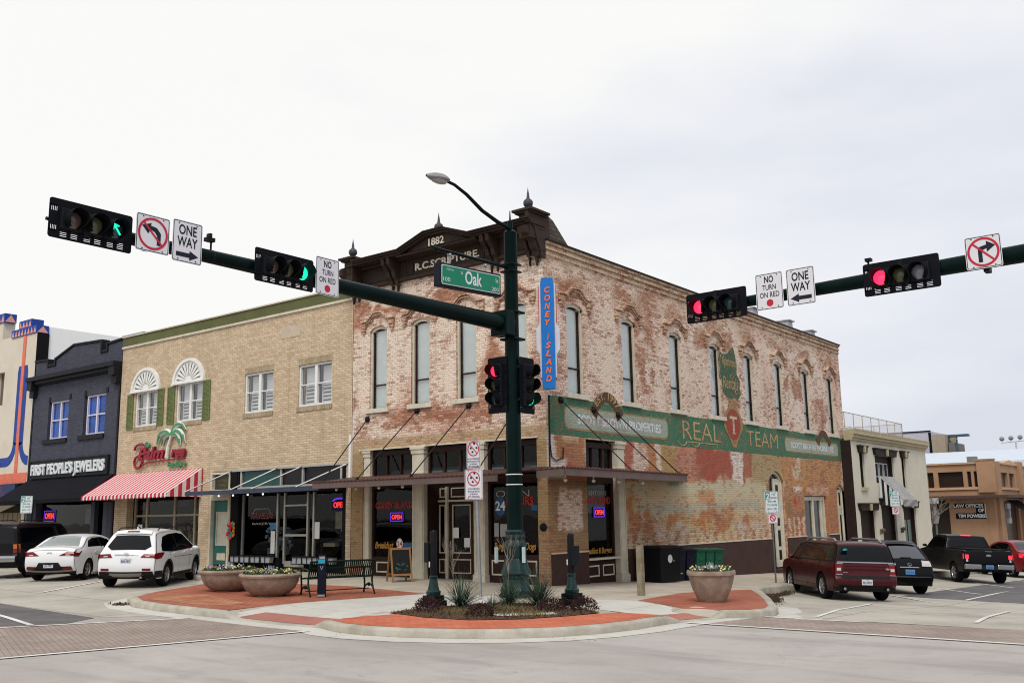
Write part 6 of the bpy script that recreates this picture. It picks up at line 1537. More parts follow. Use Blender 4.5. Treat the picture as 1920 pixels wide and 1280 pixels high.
# --- white saloon
def white_saloon():
    c = Car(4.60, 1.80, [(-2.12, .32), (-2.24, .42), (-2.29, .62), (-2.26, .86), (-2.16, 1.02), (-1.92, 1.05), (-1.70, 1.07), (-1.05, 1.38), (-.55, 1.43), (.15, 1.43), (.62, 1.34), (1.32, 1.0), (2.0, .86), (2.24, .68), (2.29, .45), (2.18, .26)], (-1.33, 1.37), .325, .22, .96, .50, .12, .2)
    t = thing('parked_car', 'white saloon parked nose in, pale rear window, between black van and white crossover', 'car', group=CL)
    finish(c, t, paint('pearl_white', (.72, .73, .75)), .77, .205, ALLOY, 5, 1, ((-.78, .90), (.2, .88)), (.85, .98))
    mb = MB(); c.side(mb, [(-1.38, 1.02), (-1.1, 1.26), (-.7, 1.35), (0, 1.36), (.5, 1.27), (1.0, 1.0), (.9, .97), (-.5, .97)]); mb.build('side_window', CG, t, local=True)
    mb = MB(); c.side(mb, [(-.28, .97), (-.22, .97), (-.26, 1.36), (-.32, 1.36)], .009); mb.build('pillar', TRIMB, t, local=True)
    mb = MB(); c.rear(mb, 1.085, 1.37, -.90, .90, .008, -.78, .78); mb.build('rear_window', plain('sky_lit_glass', (.09, .12, .12), .04, vary=.1, spec=1., coat=1., obj=True), t, local=True)
    for s_ in (-1, 1):
        mb = MB(); c.rear(mb, .80, .93, s_*.42, s_*1.05, .012, s_*.74, s_*1.05); P = [(-2.31, .79), (-2.29, .94), (-1.98, .98), (-1.84, .93), (-2.05, .77)]
        V, Fc = poly_clip_grid(P, .14); vs_ = [mb.v((x, s_*(c.hw(x, z)+.008), z)) for x, z in V]
        for f_ in Fc: mb.fv([vs_[k] for k in f_])
        o = mb.build('tail_lamp', RLAMP, t, local=True); mb = MB(); c.rear(mb, .81, .84, s_*.70, s_*.88, .018); mb.build('reverse_lamp', CLAMP, o, local=True)
        mb = MB(); c.rear(mb, .40, .46, s_*.6, s_*.96, .016); mb.build('reflector', RLAMP, t, local=True)
    mb = MB(); c.rear(mb, .38, .60, -.62, .62, .008, -.42, .42); c.rear(mb, .38, .48, -.98, .98, .009, -.93, .93); mb.build('bumper_insert', TRIMB, t, local=True)
    mb = MB(); c.rear(mb, .325, .378, -.95, .95, .012); mb.build('bumper_lip', plain('silver_plastic', (.30, .28, .26), .4, .5, obj=True), t, local=True)
    seams(c, t, (((-.24, .34), (-.26, .97)), ((.75, .34), (.82, .97)), ((-1.05, .6), (-1.22, .97)), ((-.9, .80), (.9, .78))))
    plate(t, -2.315, .51, 'LJV-7981'); mb = MB(lambda a, b, d: (-2.275-d, -a, b)); mb.tube([(.075*cos(k*pi/8), .88+.038*sin(k*pi/8), .02) for k in range(17)], .007, 5); mb.tube([(-.02, .86, .02), (-.012, .90, .02)], .005, 5); mb.tube([(.02, .86, .02), (.026, .90, .02)], .005, 5); mb.build('emblem', CHROME, t, local=True)
    mb = MB(); c.rear(mb, .955, .962, -.72, .72, .004); mb.build('boot_seam', TRIMB, t, local=True)
    return t
# --- black van / large wagon
def black_wagon():
    c = Car(5.4, 2.0, [(-2.6, .45), (-2.68, .55), (-2.69, .78), (-2.62, .80), (-2.60, 1.15), (-2.52, 1.72), (-2.40, 1.85), (-1.5, 1.90), (.6, 1.88), (.95, 1.80), (1.55, 1.22), (2.5, 1.10), (2.66, .95), (2.69, .6), (2.6, .4)], (-1.55, 1.62), .39, .36, 1.15, .22, .06, .12, .03)
    t = thing('parked_car', 'black full size wagon at far left beside white saloon', 'car', group=CL)
    finish(c, t, plain('black_paint', (.0035, .0035, .0045), .25, vary=.02, spec=.16, obj=True), .85, .25, ALLOY, 6, 0, ((-.7, 1.05), (.3, 1.05)), (1.0, 1.15), TRIMB)
    mb = MB(); c.side(mb, [(-2.4, 1.2), (-2.36, 1.70), (.5, 1.74), (.85, 1.68), (1.25, 1.22)]); mb.build('side_window', CG, t, local=True)
    mb = MB(); c.rear(mb, 1.18, 1.68, -.93, .93, .008, -.9, .9); mb.build('rear_window', CG, t, local=True)
    for s_ in (-1, 1):
        mb = MB(); c.rear(mb, .86, 1.0, s_*.86, s_*1., .014); P = [(-2.62, .86), (-2.62, 1.02), (-2.5, 1.02), (-2.5, .86)]; V, Fc = poly_clip_grid(P, .14); vs_ = [mb.v((x, s_*(c.hw(x, z)+.01), z)) for x, z in V]; [mb.fv([vs_[k] for k in f_]) for f_ in Fc]
        o = mb.build('tail_lamp', RLAMP, t, local=True)
        mb = MB(); c.rear(mb, 1.01, 1.16, s_*.86, s_*1., .014); P = [(-2.62, 1.02), (-2.61, 1.17), (-2.5, 1.17), (-2.5, 1.02)]; V, Fc = poly_clip_grid(P, .14); vs_ = [mb.v((x, s_*(c.hw(x, z)+.01), z)) for x, z in V]; [mb.fv([vs_[k] for k in f_]) for f_ in Fc]
        mb.build('indicator', ALAMP, o, local=True)
    mb = MB(); c.rear(mb, .58, .76, -.98, .98, .02); mb.build('bumper', CHROME, t, local=True)
    for s_ in (-1, 1): mb = MB(); mb.tube([(-2.2, s_*.72, 1.9), (-2.1, s_*.72, 1.97), (.3, s_*.72, 1.98), (.5, s_*.72, 1.9)], .018, 6); mb.build('roof_rail', TRIMB, t, local=True)
    mb = MB(); c.rear(mb, 1.80, 1.84, -.25, .25, .03); mb.build('high_brake_lamp', RLAMP, t, local=True)
    return t
# --- dark red boxy crossover
def red_wagon():
    c = Car(5.13, 1.93, [(-2.42, .40), (-2.53, .48), (-2.56, .64), (-2.50, .70), (-2.50, 1.08), (-2.44, 1.45), (-2.36, 1.60), (-2.1, 1.66), (.3, 1.66), (.75, 1.58), (1.28, 1.12), (2.3, 1.0), (2.5, .85), (2.56, .55), (2.46, .33)], (-1.52, 1.47), .375, .28, 1.09, .30, .07, .14, .03)
    pm = paint('maroon_paint', (.050, .0014, .004)); t = thing('parked_car', 'dark red boxy wagon with silver roof rails, nearest car on the side street', 'car', group=CL)
    b = finish(c, t, pm, .82, .24, ALLOY, 8, 0, ((-.75, .98), (.25, .98)), (.95, 1.1))
    mb = MB(); c.side(mb, [(-2.50, 1.10), (-2.44, 1.45), (-2.36, 1.58), (.3, 1.63), (.72, 1.56), (1.22, 1.13), (1.2, 1.10)], .004); c.rear(mb, 1.12, 1.56, -1.02, 1.02, .005); mb.build('greenhouse', TRIMB, t, local=True)
    mb = MB(); c.side(mb, [(-2.40, 1.13), (-2.34, 1.42), (-2.26, 1.56), (.25, 1.58), (.62, 1.50), (1.02, 1.13)], .008); mb.build('side_window', CG, t, local=True)
    mb = MB(); c.rear(mb, 1.14, 1.52, -.93, .93, .010, -.9, .9); mb.build('rear_window', CG, t, local=True)
    mb = MB(); c.rear(mb, 1.085, 1.115, -.99, .99, .014); mb.build('chrome_strip', CHROME, t, local=True)
    mb = MB(); c.rear(mb, .88, .905, -.72, .72, .006); c.rear(mb, .98, 1.0, -.72, .72, .006); mb.build('tailgate_groove', plain('maroon_shadow', (.05, .004, .007), .5, obj=True), t, local=True)
    for s_ in (-1, 1):
        mb = MB(); c.rear(mb, .76, 1.05, s_*.80, s_*1., .018); P = [(-2.52, .76), (-2.50, 1.06), (-2.42, 1.06), (-2.42, .76)]; V, Fc = poly_clip_grid(P, .14); vs_ = [mb.v((x, s_*(c.hw(x, z)+.012), z)) for x, z in V]; [mb.fv([vs_[k] for k in f_]) for f_ in Fc]
        o = mb.build('tail_lamp', RLAMP, t, local=True)
        mb = MB(); c.rear(mb, .86, .94, s_*.84, s_*.98, .026); mb.build('reverse_lamp', CLAMP, o, local=True)
        mb = MB(); c.rear(mb, .74, .76, s_*.79, s_*1., .024); c.rear(mb, 1.05, 1.07, s_*.79, s_*1., .024); mb.build('lamp_bezel', CHROME, o, local=True)
        mb = MB(); mb.tube([(-2.1, s_*.66, 1.66), (-1.9, s_*.66, 1.745), (.1, s_*.66, 1.755), (.35, s_*.66, 1.67)], .032, 8); mb.build('roof_rail', plain('silver_rail', (.35, .37, .40), .35, .8, obj=True), t, local=True)
    mb = MB(); c.rear(mb, .645, .72, -.82, .82, .012); mb.build('bumper_insert', TRIMB, t, local=True)
    mb = MB(); c.rear(mb, .41, .47, -.9, .9, .006); mb.build('lower_trim', TRIMB, t, local=True)
    seams(c, t, (((-.3, .36), (-.3, 1.1)), ((.8, .36), (.82, 1.1)), ((-1.3, .8), (-1.4, 1.1)), ((-.95, .40), (.95, .40))))
    plate(t, -2.60, .555, 'BKJ-9873')
    mb = MB(lambda a, b, d: (-2.525-d, -a, b)); mb.face([(.63+.06*cos(k*pi/8), .93+.028*sin(k*pi/8), .012) for k in range(16)]); mb.box(-.66, -.52, .80, .82, .005, .012); mb.build('emblem', CHROME, t, local=True)
    mb = MB(lambda a, b, d: (-2.44-d, -a, b)); mb.face([(-.55+.07*cos(k*pi/8), 1.43+.055*sin(k*pi/8), .02) for k in range(16)]); mb.build('window_sticker', plain('teal_sticker', (.02, .30, .36), .5, obj=True), t, local=True)
    mb = MB(); [mb.tube([(-2.4, s_*.62, .36), (-2.54, s_*.62, .36)], .04, 8) for s_ in (-1, 1)]; mb.build('exhaust', CHROME, t, local=True)
    return t
# --- black crossover with clear lamps
def black_crossover():
    c = Car(4.76, 1.86, [(-2.22, .38), (-2.33, .46), (-2.37, .62), (-2.33, .80), (-2.26, 1.0), (-1.92, 1.38), (-1.74, 1.56), (-1.5, 1.62), (-.3, 1.66), (.5, 1.6), (1.3, 1.1), (2.1, .96), (2.3, .8), (2.37, .5), (2.26, .32)], (-1.38, 1.36), .36, .28, 1.03, .48, .15, .2)
    t = thing('parked_car', 'black crossover with clear tail lamps between dark red wagon and black pickup', 'car', group=CL)
    finish(c, t, plain('black_paint', (.0035, .0035, .0045), .25, vary=.02, spec=.16, obj=True), .79, .23, ALLOY, 5, 0, ((-.8, .95), (.2, .95)), (.8, 1.03))
    mb = MB(); c.side(mb, [(-1.8, 1.06), (-1.7, 1.24), (-1.35, 1.48), (0, 1.55), (.45, 1.5), (1.05, 1.1), (0, 1.04)]); mb.build('side_window', CG, t, local=True)
    mb = MB(); c.rear(mb, 1.12, 1.50, -.9, .9, .008, -.84, .84); mb.build('rear_window', plain('sky_glass', (.018, .022, .03), .05, spec=1., coat=1., obj=True), t, local=True)
    mb = MB(); c.rear(mb, 1.535, 1.60, -.88, .88, .07); mb.build('spoiler', plain('black_paint', (.0035, .0035, .0045), .25, vary=.02, spec=.16, obj=True), t, local=True)
    mb = MB(); c.rear(mb, 1.12, 1.15, -.2, .3, .014); mb.build('wiper', TRIMB, t, local=True)
    for s_ in (-1, 1):
        mb = MB(); c.rear(mb, .90, 1.07, s_*.56, s_*1., .016, s_*.62, s_*1.); P = [(-2.3, .92), (-2.24, 1.08), (-1.98, 1.09), (-2.05, .93)]; V, Fc = poly_clip_grid(P, .14); vs_ = [mb.v((x, s_*(c.hw(x, z)+.01), z)) for x, z in V]; [mb.fv([vs_[k] for k in f_]) for f_ in Fc]
        mb.build('tail_lamp', CLAMP, t, local=True)
    mb = MB(); c.rear(mb, .845, .87, -.42, .42, .02); mb.build('chrome_strip', CHROME, t, local=True)
    mb = MB(); c.rear(mb, .57, .60, -.95, .95, .022); mb.build('bumper_strip', plain('dark_chrome', (.12, .12, .13), .3, .8, obj=True), t, local=True)
    plate(t, -2.40, .73, 'TRH-4418', PLATEB)
    mb = MB(lambda a, b, d: (-2.35-d, -a, b)); mb.tube([(.07*cos(k*pi/8), .96+.048*sin(k*pi/8), .02) for k in range(17)], .008, 5); mb.tube([(-.03, .985, .02), (-.015, .94, .02), (.035, .94, .02)], .008, 5); mb.build('emblem', CHROME, t, local=True)
    return t
# --- black crew-cab pickup
def black_pickup():
    c = Car(5.9, 2.03, [(-2.82, .62), (-2.90, .70), (-2.92, .80), (-2.90, 1.28), (-2.86, 1.34), (-1.0, 1.36), (-.93, 1.40), (-.78, 1.86), (-.6, 1.93), (.3, 1.96), (.75, 1.88), (1.32, 1.38), (2.65, 1.22), (2.86, 1.05), (2.93, .7), (2.86, .45)], (-1.82, 1.86), .41, .46, 1.36, .34, .03, .12, .02)
    t = thing('parked_pickup', 'black crew cab pickup with lit tail lamps and chrome bumper ends behind the black crossover', 'pickup truck', group=CL)
    finish(c, t, plain('black_paint', (.0035, .0035, .0045), .25, vary=.02, spec=.16, obj=True), .87, .27, ALLOY, 6, 0, ((-.35, 1.2), (.7, 1.2)), (1.15, 1.42))
    mb = MB(); c.side(mb, [(-.78, 1.42), (-.68, 1.82), (.3, 1.86), (.66, 1.79), (1.1, 1.42)]); mb.build('side_window', CG, t, local=True)
    mb = MB(); c.rear(mb, 1.46, 1.82, -.92, .92, .01, -.88, .88); mb.build('rear_window', CG, t, local=True)
    mb = MB(); c.rear(mb, 1.875, 1.915, -.28, .28, .02); mb.build('high_brake_lamp', RGLOW, t, local=True)
    mb = MB(); mb.box(-2.8, -1.02, -.82, .82, 1.375, 1.40); mb.build('bed_cover', TRIMB, t, local=True)
    for s_ in (-1, 1):
        mb = MB(); c.rear(mb, 1.0, 1.16, s_*.85, s_*1., .014); P = [(-2.91, .98), (-2.90, 1.2), (-2.84, 1.2), (-2.84, .98)]; V, Fc = poly_clip_grid(P, .14); vs_ = [mb.v((x, s_*(c.hw(x, z)+.01), z)) for x, z in V]; [mb.fv([vs_[k] for k in f_]) for f_ in Fc]
        mb.build('tail_lamp', RGLOW, t, local=True)
        mb = MB(); c.rear(mb, .88, .98, s_*.88, s_*.96, .016); mb.build('reverse_lamp', CLAMP, t, local=True)
        mb = MB(); a, b = sorted((s_*.32, s_*.98)); mb.box(-3.02, -2.86, a, b, .58, .78); mb.build('bumper', CHROME, t, local=True, bevel=.03)
    mb = MB(); mb.box(-2.98, -2.86, -.32, .32, .56, .74); mb.tube([(-2.9, 0, .50), (-3.08, 0, .50), (-3.08, 0, .56)], .03, 6); mb.sphere((-3.08, 0, .58), .035, 6); mb.build('tow_hitch', TRIMB, t, local=True)
    plate(t, -3.0, .68, 'KLM-5082', PLATEB)
    mb = MB(lambda a, b, d: (-2.935-d, -a, b)); mb.face([(.11*cos(k*pi/8), 1.14+.045*sin(k*pi/8), .008) for k in range(16)]); mb.box(-.14, .14, 1.29, 1.31, .0, .012); mb.build('emblem', CHROME, t, local=True)
    mb = MB(lambda a, b, d: (-.80-d, -a, b)); mb.box(-.72, -.60, 1.50, 1.56, .08, .084); mb.build('window_sticker', PLATE, t, local=True)
    return t
def red_saloon():
    c = Car(4.7, 1.85, [(-2.18, .34), (-2.29, .44), (-2.34, .64), (-2.30, .88), (-2.2, 1.04), (-1.95, 1.07), (-1.7, 1.10), (-1.05, 1.42), (-.5, 1.48), (.15, 1.48), (.65, 1.38), (1.35, 1.02), (2.0, .88), (2.25, .7), (2.34, .45), (2.2, .28)], (-1.33, 1.4), .34, .24, .98, .48, .12, .2)
    t = thing('parked_car', 'red car beyond the black pickup, its far half outside the view', 'car', group=CL)
    finish(c, t, paint('red_paint', (.20, .008, .014)), .79, .21, ALLOY, 5, 0, ((-.75, .92), (.2, .9)), (.85, 1.0))
    mb = MB(); c.side(mb, [(-1.38, 1.05), (-1.1, 1.30), (-.7, 1.39), (0, 1.40), (.5, 1.30), (1.0, 1.03), (-.5, 1.0)]); mb.build('side_window', CG, t, local=True)
    mb = MB(); c.rear(mb, 1.12, 1.41, -.9, .9, .008, -.8, .8); mb.build('rear_window', CGL, t, local=True)
    for s_ in (-1, 1):
        mb = MB(); c.rear(mb, .82, .98, s_*.60, s_*1., .014); P = [(-2.28, .82), (-2.24, 1.0), (-1.98, 1.0), (-2.05, .83)]; V, Fc = poly_clip_grid(P, .14); vs_ = [mb.v((x, s_*(c.hw(x, z)+.01), z)) for x, z in V]; [mb.fv([vs_[k] for k in f_]) for f_ in Fc]
        mb.build('tail_lamp', RGLOW if s_ > 0 else RLAMP, t, local=True)
    return t
def park(t, x, y, h, z=None, pitch=0.):
    t.location = (x, y, gr(x, y)+.006 if z is None else z); 
    # follow the slope of the street
    d = Vector((cos(rad(h)), sin(rad(h)))); l = Vector((-d.y, d.x)); e = 1.4
    p = math.atan2(gr(x+d.x*e, y+d.y*e)-gr(x-d.x*e, y-d.y*e), 2*e); q = math.atan2(gr(x+l.x*e/2, y+l.y*e/2)-gr(x-l.x*e/2, y-l.y*e/2), e)
    t.rotation_euler = (q, -p, rad(h)); return t
park(white_crossover(), -12.15, -4.77, 128.9)
park(white_saloon(), -16.65, -4.80, 128.5)
park(black_wagon(), -20.2, -4.9, 128.5)
park(red_wagon(), 5.18, 7.95, 129.8)
park(black_crossover(), 5.12, 12.45, 131)
park(black_pickup(), 5.05, 23.8, 125)
rs = park(red_saloon(), 5.7, 31.5, 130); rs.scale = (1, 1, 1.15)
# ---------------------------------------------------------------- traffic signals and signs
SIGB = plain('signal_housing', (.010, .012, .015), .45, vary=.15, obj=True); BACK = plain('backplate', (.006, .0065, .010), .6, vary=.15, obj=True)
VIS = plain('signal_visor', (.006, .007, .009), .55, vary=.1, obj=True)
SLOT = plain('plate_slot_sky', (.55, .57, .62), .6, obj=True)
def lens_mat(nm, c, on): return plain(nm, c, .2, vary=0 if on else .15, emit=(1.25 if on else 0), coat=.6, obj=True)
LR1, LR0 = lens_mat('red_lens_lit', (1., .03, .10), True), lens_mat('red_lens', (.11, .07, .06), False)
LY0 = lens_mat('amber_lens', (.085, .085, .045), False)
LG1, LG0 = lens_mat('green_lens_lit', (.01, .62, .36), True), lens_mat('green_lens', (.025, .06, .07), False)
LC0 = lens_mat('clear_lens', (.22, .23, .28), False)
def signal_head(name, label, loc, rz, horiz, lit, third=LG0, group='three lamp traffic signals', arrow=False, tilt=0.):
    """faces local -Y; lamps red, amber, green left to right (or top to bottom)"""
    t = thing('traffic_signal', label, 'traffic light', loc, rz, group)
    F = lambda u_, v_, w_: (u_, -w_, v_)
    A = (lambda a, b: (a, b)) if horiz else (lambda a, b: (b, -a))      # a along the row
    def BX(mb, a0, a1, b0, b1, w0, w1):
        p = A(a0, b0); q = A(a1, b1); mb.box(min(p[0], q[0]), max(p[0], q[0]), min(p[1], q[1]), max(p[1], q[1]), w0, w1)
    HL, HH = .72, .33; pl_u = (HL, HH) if horiz else (HH-.02, HL)
    # back plate with louvre slots cut through
    mb = MB(F); slots = []
    if horiz:
        for c in (-.52, -.34, -.12, .06, .28, .46):
            for k in range(4):
                slots.append((c, c+.11, -.285+.03*k, -.285+.03*k+.010))
        for k in range(4): slots += [(-.68+.028*k, -.68+.028*k+.010, .12, .22), (-.68+.028*k, -.68+.028*k+.010, -.22, -.12)]
    else:
        for c in (-.58, -.42, -.16, 0, .26, .42):
            for k in range(2): slots += [(-.275+.03*k, -.275+.03*k+.012, c, c+.09), (.235+.03*k, .235+.03*k+.012, c, c+.09)]
    U_, V_ = pl_u; rr = .14
    wall(mb, -U_+rr, U_-rr, -V_, V_, [s_ for s_ in slots if s_[0] > -U_+rr and s_[1] < U_-rr], .006, w=-.05)
    wall(mb, -U_, -U_+rr, -V_+rr, V_-rr, [s_ for s_ in slots if s_[1] < -U_+rr], .006, w=-.05); wall(mb, U_-rr, U_, -V_+rr, V_-rr, [s_ for s_ in slots if s_[0] > U_-rr], .006, w=-.05)
    for (sx, sy, a0) in ((1, 1, 0), (-1, 1, 90), (-1, -1, 180), (1, -1, 270)):
        r3 = .05; cx, cy = sx*(U_-r3), sy*(V_-r3); x0, y0 = sx*(U_-rr), sy*(V_-rr)
        arc_ = [(cx+r3*cos(rad(a0+15*k)), cy+r3*sin(rad(a0+15*k)), -.05) for k in range(7)]
        mb.face([(x0, y0, -.05)]+([(sx*U_, y0, -.05)]+arc_+[(x0, sy*V_, -.05)] if a0 in (0, 180) else [(x0, sy*V_, -.05)]+arc_+[(sx*U_, y0, -.05)]))
    mb.build('backplate', BACK, t, local=True, recalc=False)
    mb = MB(F)
    for k in (-1, 0, 1): BX(mb, k*.36-.176, k*.36+.176, -.175, .175, -.17, .03)
    BX(mb, -.60, .60, -.05, .05, -.2, -.16)
    mb.build('housing', SIGB, t, local=True, bevel=.015)
    cols = {'r': (LR1, LY0, third), 'g': (LR0, LY0, LG1)}[lit]
    for i, k in enumerate((-1, 0, 1)):
        c = A(k*.36, 0); R_ = .148
        mb = MB(F); mb.lathe([(R_, .0), (R_*.9, .028), (R_*.6, .05), (.001, .062)], (0, 0, 0), 20, axis='z')
        o = mb.build('lens', cols[i], t, local=True, smooth=60)
        for v_ in o.data.vertices: v_.co.x += c[0]; v_.co.z += c[1]; v_.co.y -= .03
        if arrow and i == 2:
            o.data.materials[0] = LG0; m2 = MB(F); w_ = .105
            rt = lambda P: [(c[0]+p*cos(.6)-q*sin(.6), c[1]+p*sin(.6)+q*cos(.6)) for p, q in P]; m2.prism(rt([(-.014, -.11), (.014, -.11), (.014, .09), (-.014, .09)]), w_-.01, w_); m2.prism(rt([(0, .12), (-.075, .03), (-.05, .015), (0, .075), (.05, .015), (.075, .03)]), w_-.01, w_)
            m2.build('arrow', LG1, o, local=True)
        # tunnel visor, cut back underneath, mounting ring
        mb = MB(F); n = 24; rows = []
        for q in range(n+1):
            a = rad(-62+304*q/n); ln = .25-.09*max(0, -sin(a))-.05*(1 if abs(q-n/2) > n*.45 else 0)
            rows.append([(c[0]+(R_+.012)*cos(a), c[1]+(R_+.012)*sin(a), w_) for w_ in (.03, .03+ln*.5, .03+ln)]+[(c[0]+(R_+.004)*cos(a), c[1]+(R_+.004)*sin(a), w_) for w_ in (.03+ln, .03)])
        mb.grid(rows); mb.build('visor', VIS, t, local=True, smooth=40)
    return t
GB = 'signals on the mast arms'
RZX = pi/2
signal_head('s', 'horizontal signal at the far left arm tip with green arrow lit', (1.55, -14.73, 6.76), RZX, True, 'g', arrow=True, group=GB)
signal_head('s', 'horizontal signal with round green lamp lit halfway along the left arm', (1.62, -10.80, 6.76), RZX, True, 'g', group=GB)
signal_head('s', 'horizontal signal with red lamp lit at the tip of the right arm, before the brick', (7.18, -3.52, 6.42), 0, True, 'r', group=GB)
signal_head('s', 'horizontal signal with red lamp lit against the sky on the right arm', (11.12, -3.54, 6.43), 0, True, 'r', third=LC0, group=GB)
signal_head('s', 'upright signal with red lamp lit, left of the big green pole', (1.03, -3.56, 5.24), 0, False, 'r', group='signals on the pole')
signal_head('s', 'upright signal with green lamp lit, right of the big green pole', (1.70, -3.08, 5.21), RZX, False, 'g', group='signals on the pole')

# --- sign faces
SW_ = plain('sign_white', (.66, .66, .70), .45, vary=.03, obj=True); SK = plain('sign_black', (.018, .022, .035), .5, obj=True); SR = plain('sign_red', (.48, .018, .045), .45, vary=.05, obj=True)
SB = plain('sign_back', (.4, .41, .43), .4, .6, obj=True); SG = plain('street_sign_green', (.005, .20, .11), .4, vary=.06, obj=True); SGL = plain('sign_green_text', (.01, .28, .22), .5, obj=True)
def rrect(w_, h_, r_=.04, n=5): return stadium(-w_/2, w_/2, -h_/2, h_/2, r_, n)
def sign_panel(label, loc, rz, w_, h_, draw, group=None, name='road_sign', cat='road sign', tilt=0., border=SK):
    t = thing(name, label, cat, loc, rz, group); F = lambda a, b, d: (a, -d, b)
    if tilt: t.rotation_euler = (0, rad(tilt), rz)
    mb = MB(F); mb.prism(rrect(w_, h_), -.004, .0); mb.build('panel', SW_, t, local=True)
    if border:
        mb = MB(F); o_, i_ = rrect(w_-.025, h_-.025, .035), rrect(w_-.05, h_-.05, .025)
        for k in range(len(o_)): mb.face([(*o_[k], .002), (*o_[(k+1) % len(o_)], .002), (*i_[(k+1) % len(o_)], .002), (*i_[k], .002)])
        mb.build('border', border, t, local=True)
    for nm, m_, fn in draw:
        mb = MB(F); fn(mb); mb.build(nm, m_, t, local=True, recalc=False)
    mb = MB(F)
    for (a, b) in ((-.3, .43), (.3, .43), (-.3, -.43), (.3, -.43)): mb.lathe([(.012, 0), (.012, .006), (.001, .006)], (a*w_, b*h_, 0), 8)
    mb.build('bolt', SK, t, local=True)
    return t
def circ(mb, r0_, r1_, w_=.004, ax=1., cy=0.): 
    n = 36
    for k in range(n):
        a, b = 2*pi*k/n, 2*pi*(k+1)/n; mb.face([(r0_*cos(a)*ax, cy+r0_*sin(a), w_), (r0_*cos(b)*ax, cy+r0_*sin(b), w_), (r1_*cos(b)*ax, cy+r1_*sin(b), w_), (r1_*cos(a)*ax, cy+r1_*sin(a), w_)])
def prohib(mb, R_, sgn=1, cy=0., ax=1., t_=.035):
    circ(mb, R_, R_-t_*1.15, .006, ax, cy); a = rad(135); d = Vector((cos(a), sin(a)))*(R_-t_*.6); n_ = Vector((-d.y, d.x)).normalized()*t_*.5
    mb.face([((d.x+n_.x)*ax, cy+d.y+n_.y, .0065), ((d.x-n_.x)*ax, cy+d.y-n_.y, .0065), ((-d.x-n_.x)*ax, cy-d.y-n_.y, .0065), ((-d.x+n_.x)*ax, cy-d.y+n_.y, .0065)])
def dot(mb, x, y, r_, w_=.004): mb.face([(x+r_*cos(pi*k/12), y+r_*sin(pi*k/12), w_) for k in range(24)])
def turn_arrow(mb, s_):     # right turn for s=1, left for s=-1
    P = [(-.09, -.19), (-.02, -.19), (-.02, .03), (.06, .06), (.06, -.01), (.21, .10), (.06, .20), (.06, .13), (-.06, .10), (-.09, .05)]
    if s_ > 0: mb.face([(p[0], p[1], .004) for p in P])
    else: mb.face([(x, y, .004) for x, y in ((.15, -.19), (.08, -.19), (.08, -.02), (.03, .04), (-.05, .07), (-.09, -.01), (-.21, .12), (-.03, .19), (-.05, .14), (.07, .12), (.15, .03))])
def oneway(mb, s_):
    mb.text('ONE', 0, .13, .17, w=.004, width=.36, bold=.018); mb.text('WAY', 0, -.09, .17, w=.004, width=.41, bold=.018)
    mb.face([(s_*a, b-.03, .004) for a, b in ((-.22, -.17), (.05, -.17), (.05, -.12), (.23, -.21), (.05, -.30), (.05, -.25), (-.22, -.25))])
def nored(mb): mb.text('NO', 0, .19, .135, w=.004, width=.20, bold=.022); mb.text('TURN', 0, .03, .11, w=.004, width=.30, bold=.008); mb.text('ON RED', 0, -.13, .11, w=.004, width=.43, bold=.008)
GS = 'sign plates on the mast arms'
NL = [('symbol', SK, lambda m_: turn_arrow(m_, -1)), ('prohibition_ring', SR, lambda m_: prohib(m_, .285))]
NR_ = [('symbol', SK, lambda m_: turn_arrow(m_, 1)), ('prohibition_ring', SR, lambda m_: prohib(m_, .275))]
sign_panel('square no left turn sign between the far left signal and a one way sign', (1.60, -13.68, 6.84), RZX, .64, .66, NL, GS)
sign_panel('one way sign with black arrow pointing right on the left arm', (1.60, -13.0, 6.84), RZX, .60, .76, [('lettering', SK, lambda m_: oneway(m_, 1))], GS)
NRED = [('lettering', SK, nored), ('red_dot', SR, lambda m_: dot(m_, 0, -.25, .075))]
sign_panel('no turn on red sign with red dot beside the halfway signal on the left arm', (1.60, -9.73, 6.82), RZX, .62, .78, NRED, GS)
sign_panel('no turn on red sign next to a one way sign on the right arm', (8.46, -3.57, 6.52), 0, .60, .78, NRED, GS, tilt=0)
sign_panel('one way sign with black arrow pointing left on the right arm', (9.14, -3.57, 6.52), 0, .60, .78, [('lettering', SK, lambda m_: oneway(m_, -1))], GS)
sign_panel('square no right turn sign at the right edge', (12.64, -3.60, 6.60), 0, .62, .62, NR_, GS)
# sign bracket bars
# --- main green pole with mast arm, luminaire arm and street name arm
PX, PY = 1.36, -3.30
def big_pole(t, px, py, H_):
    mb = MB()
    mb.lathe([(.205, 1.5), (.20, 3.0), (.19, 5.5), (.175, H_-.02), (.185, H_), (.12, H_+.06), (.001, H_+.08)], (px, py, 0), 36, fl=12, fd=.07)
    mb.build('shaft', M['green'], t, smooth=50)
    mb = MB()
    P = [(.42, 0), (.42, .06), (.37, .10), (.39, .16), (.33, .28), (.31, .42), (.34, .46), (.34, .52), (.385, .56), (.375, .60), (.32, .72), (.29, .86), (.265, .92), (.27, .96), (.27, 1.18), (.295, 1.22), (.28, 1.28), (.24, 1.36), (.255, 1.44), (.235, 1.50), (.25, 1.56), (.20, 1.62), (.001, 1.62)]
    mb.lathe(P, (px, py, 0), 32, fl=16, fd=.035); mb.build('base', M['teal'], t, smooth=28)
    return t
def arm(t, a, b, r0_, r1_, name='mast_arm'):
    mb = MB(); mb.tube([a, tuple(Vector(a).lerp(Vector(b), .5)), b], [r0_, (r0_+r1_)/2, r1_], 24); o = mb.build(name, M['green'], t, smooth=50); return o
t = thing('signal_pole', 'big dark green fluted pole on the corner carrying the left signal arm and street lamp', 'signal pole', (PX, PY, 0))
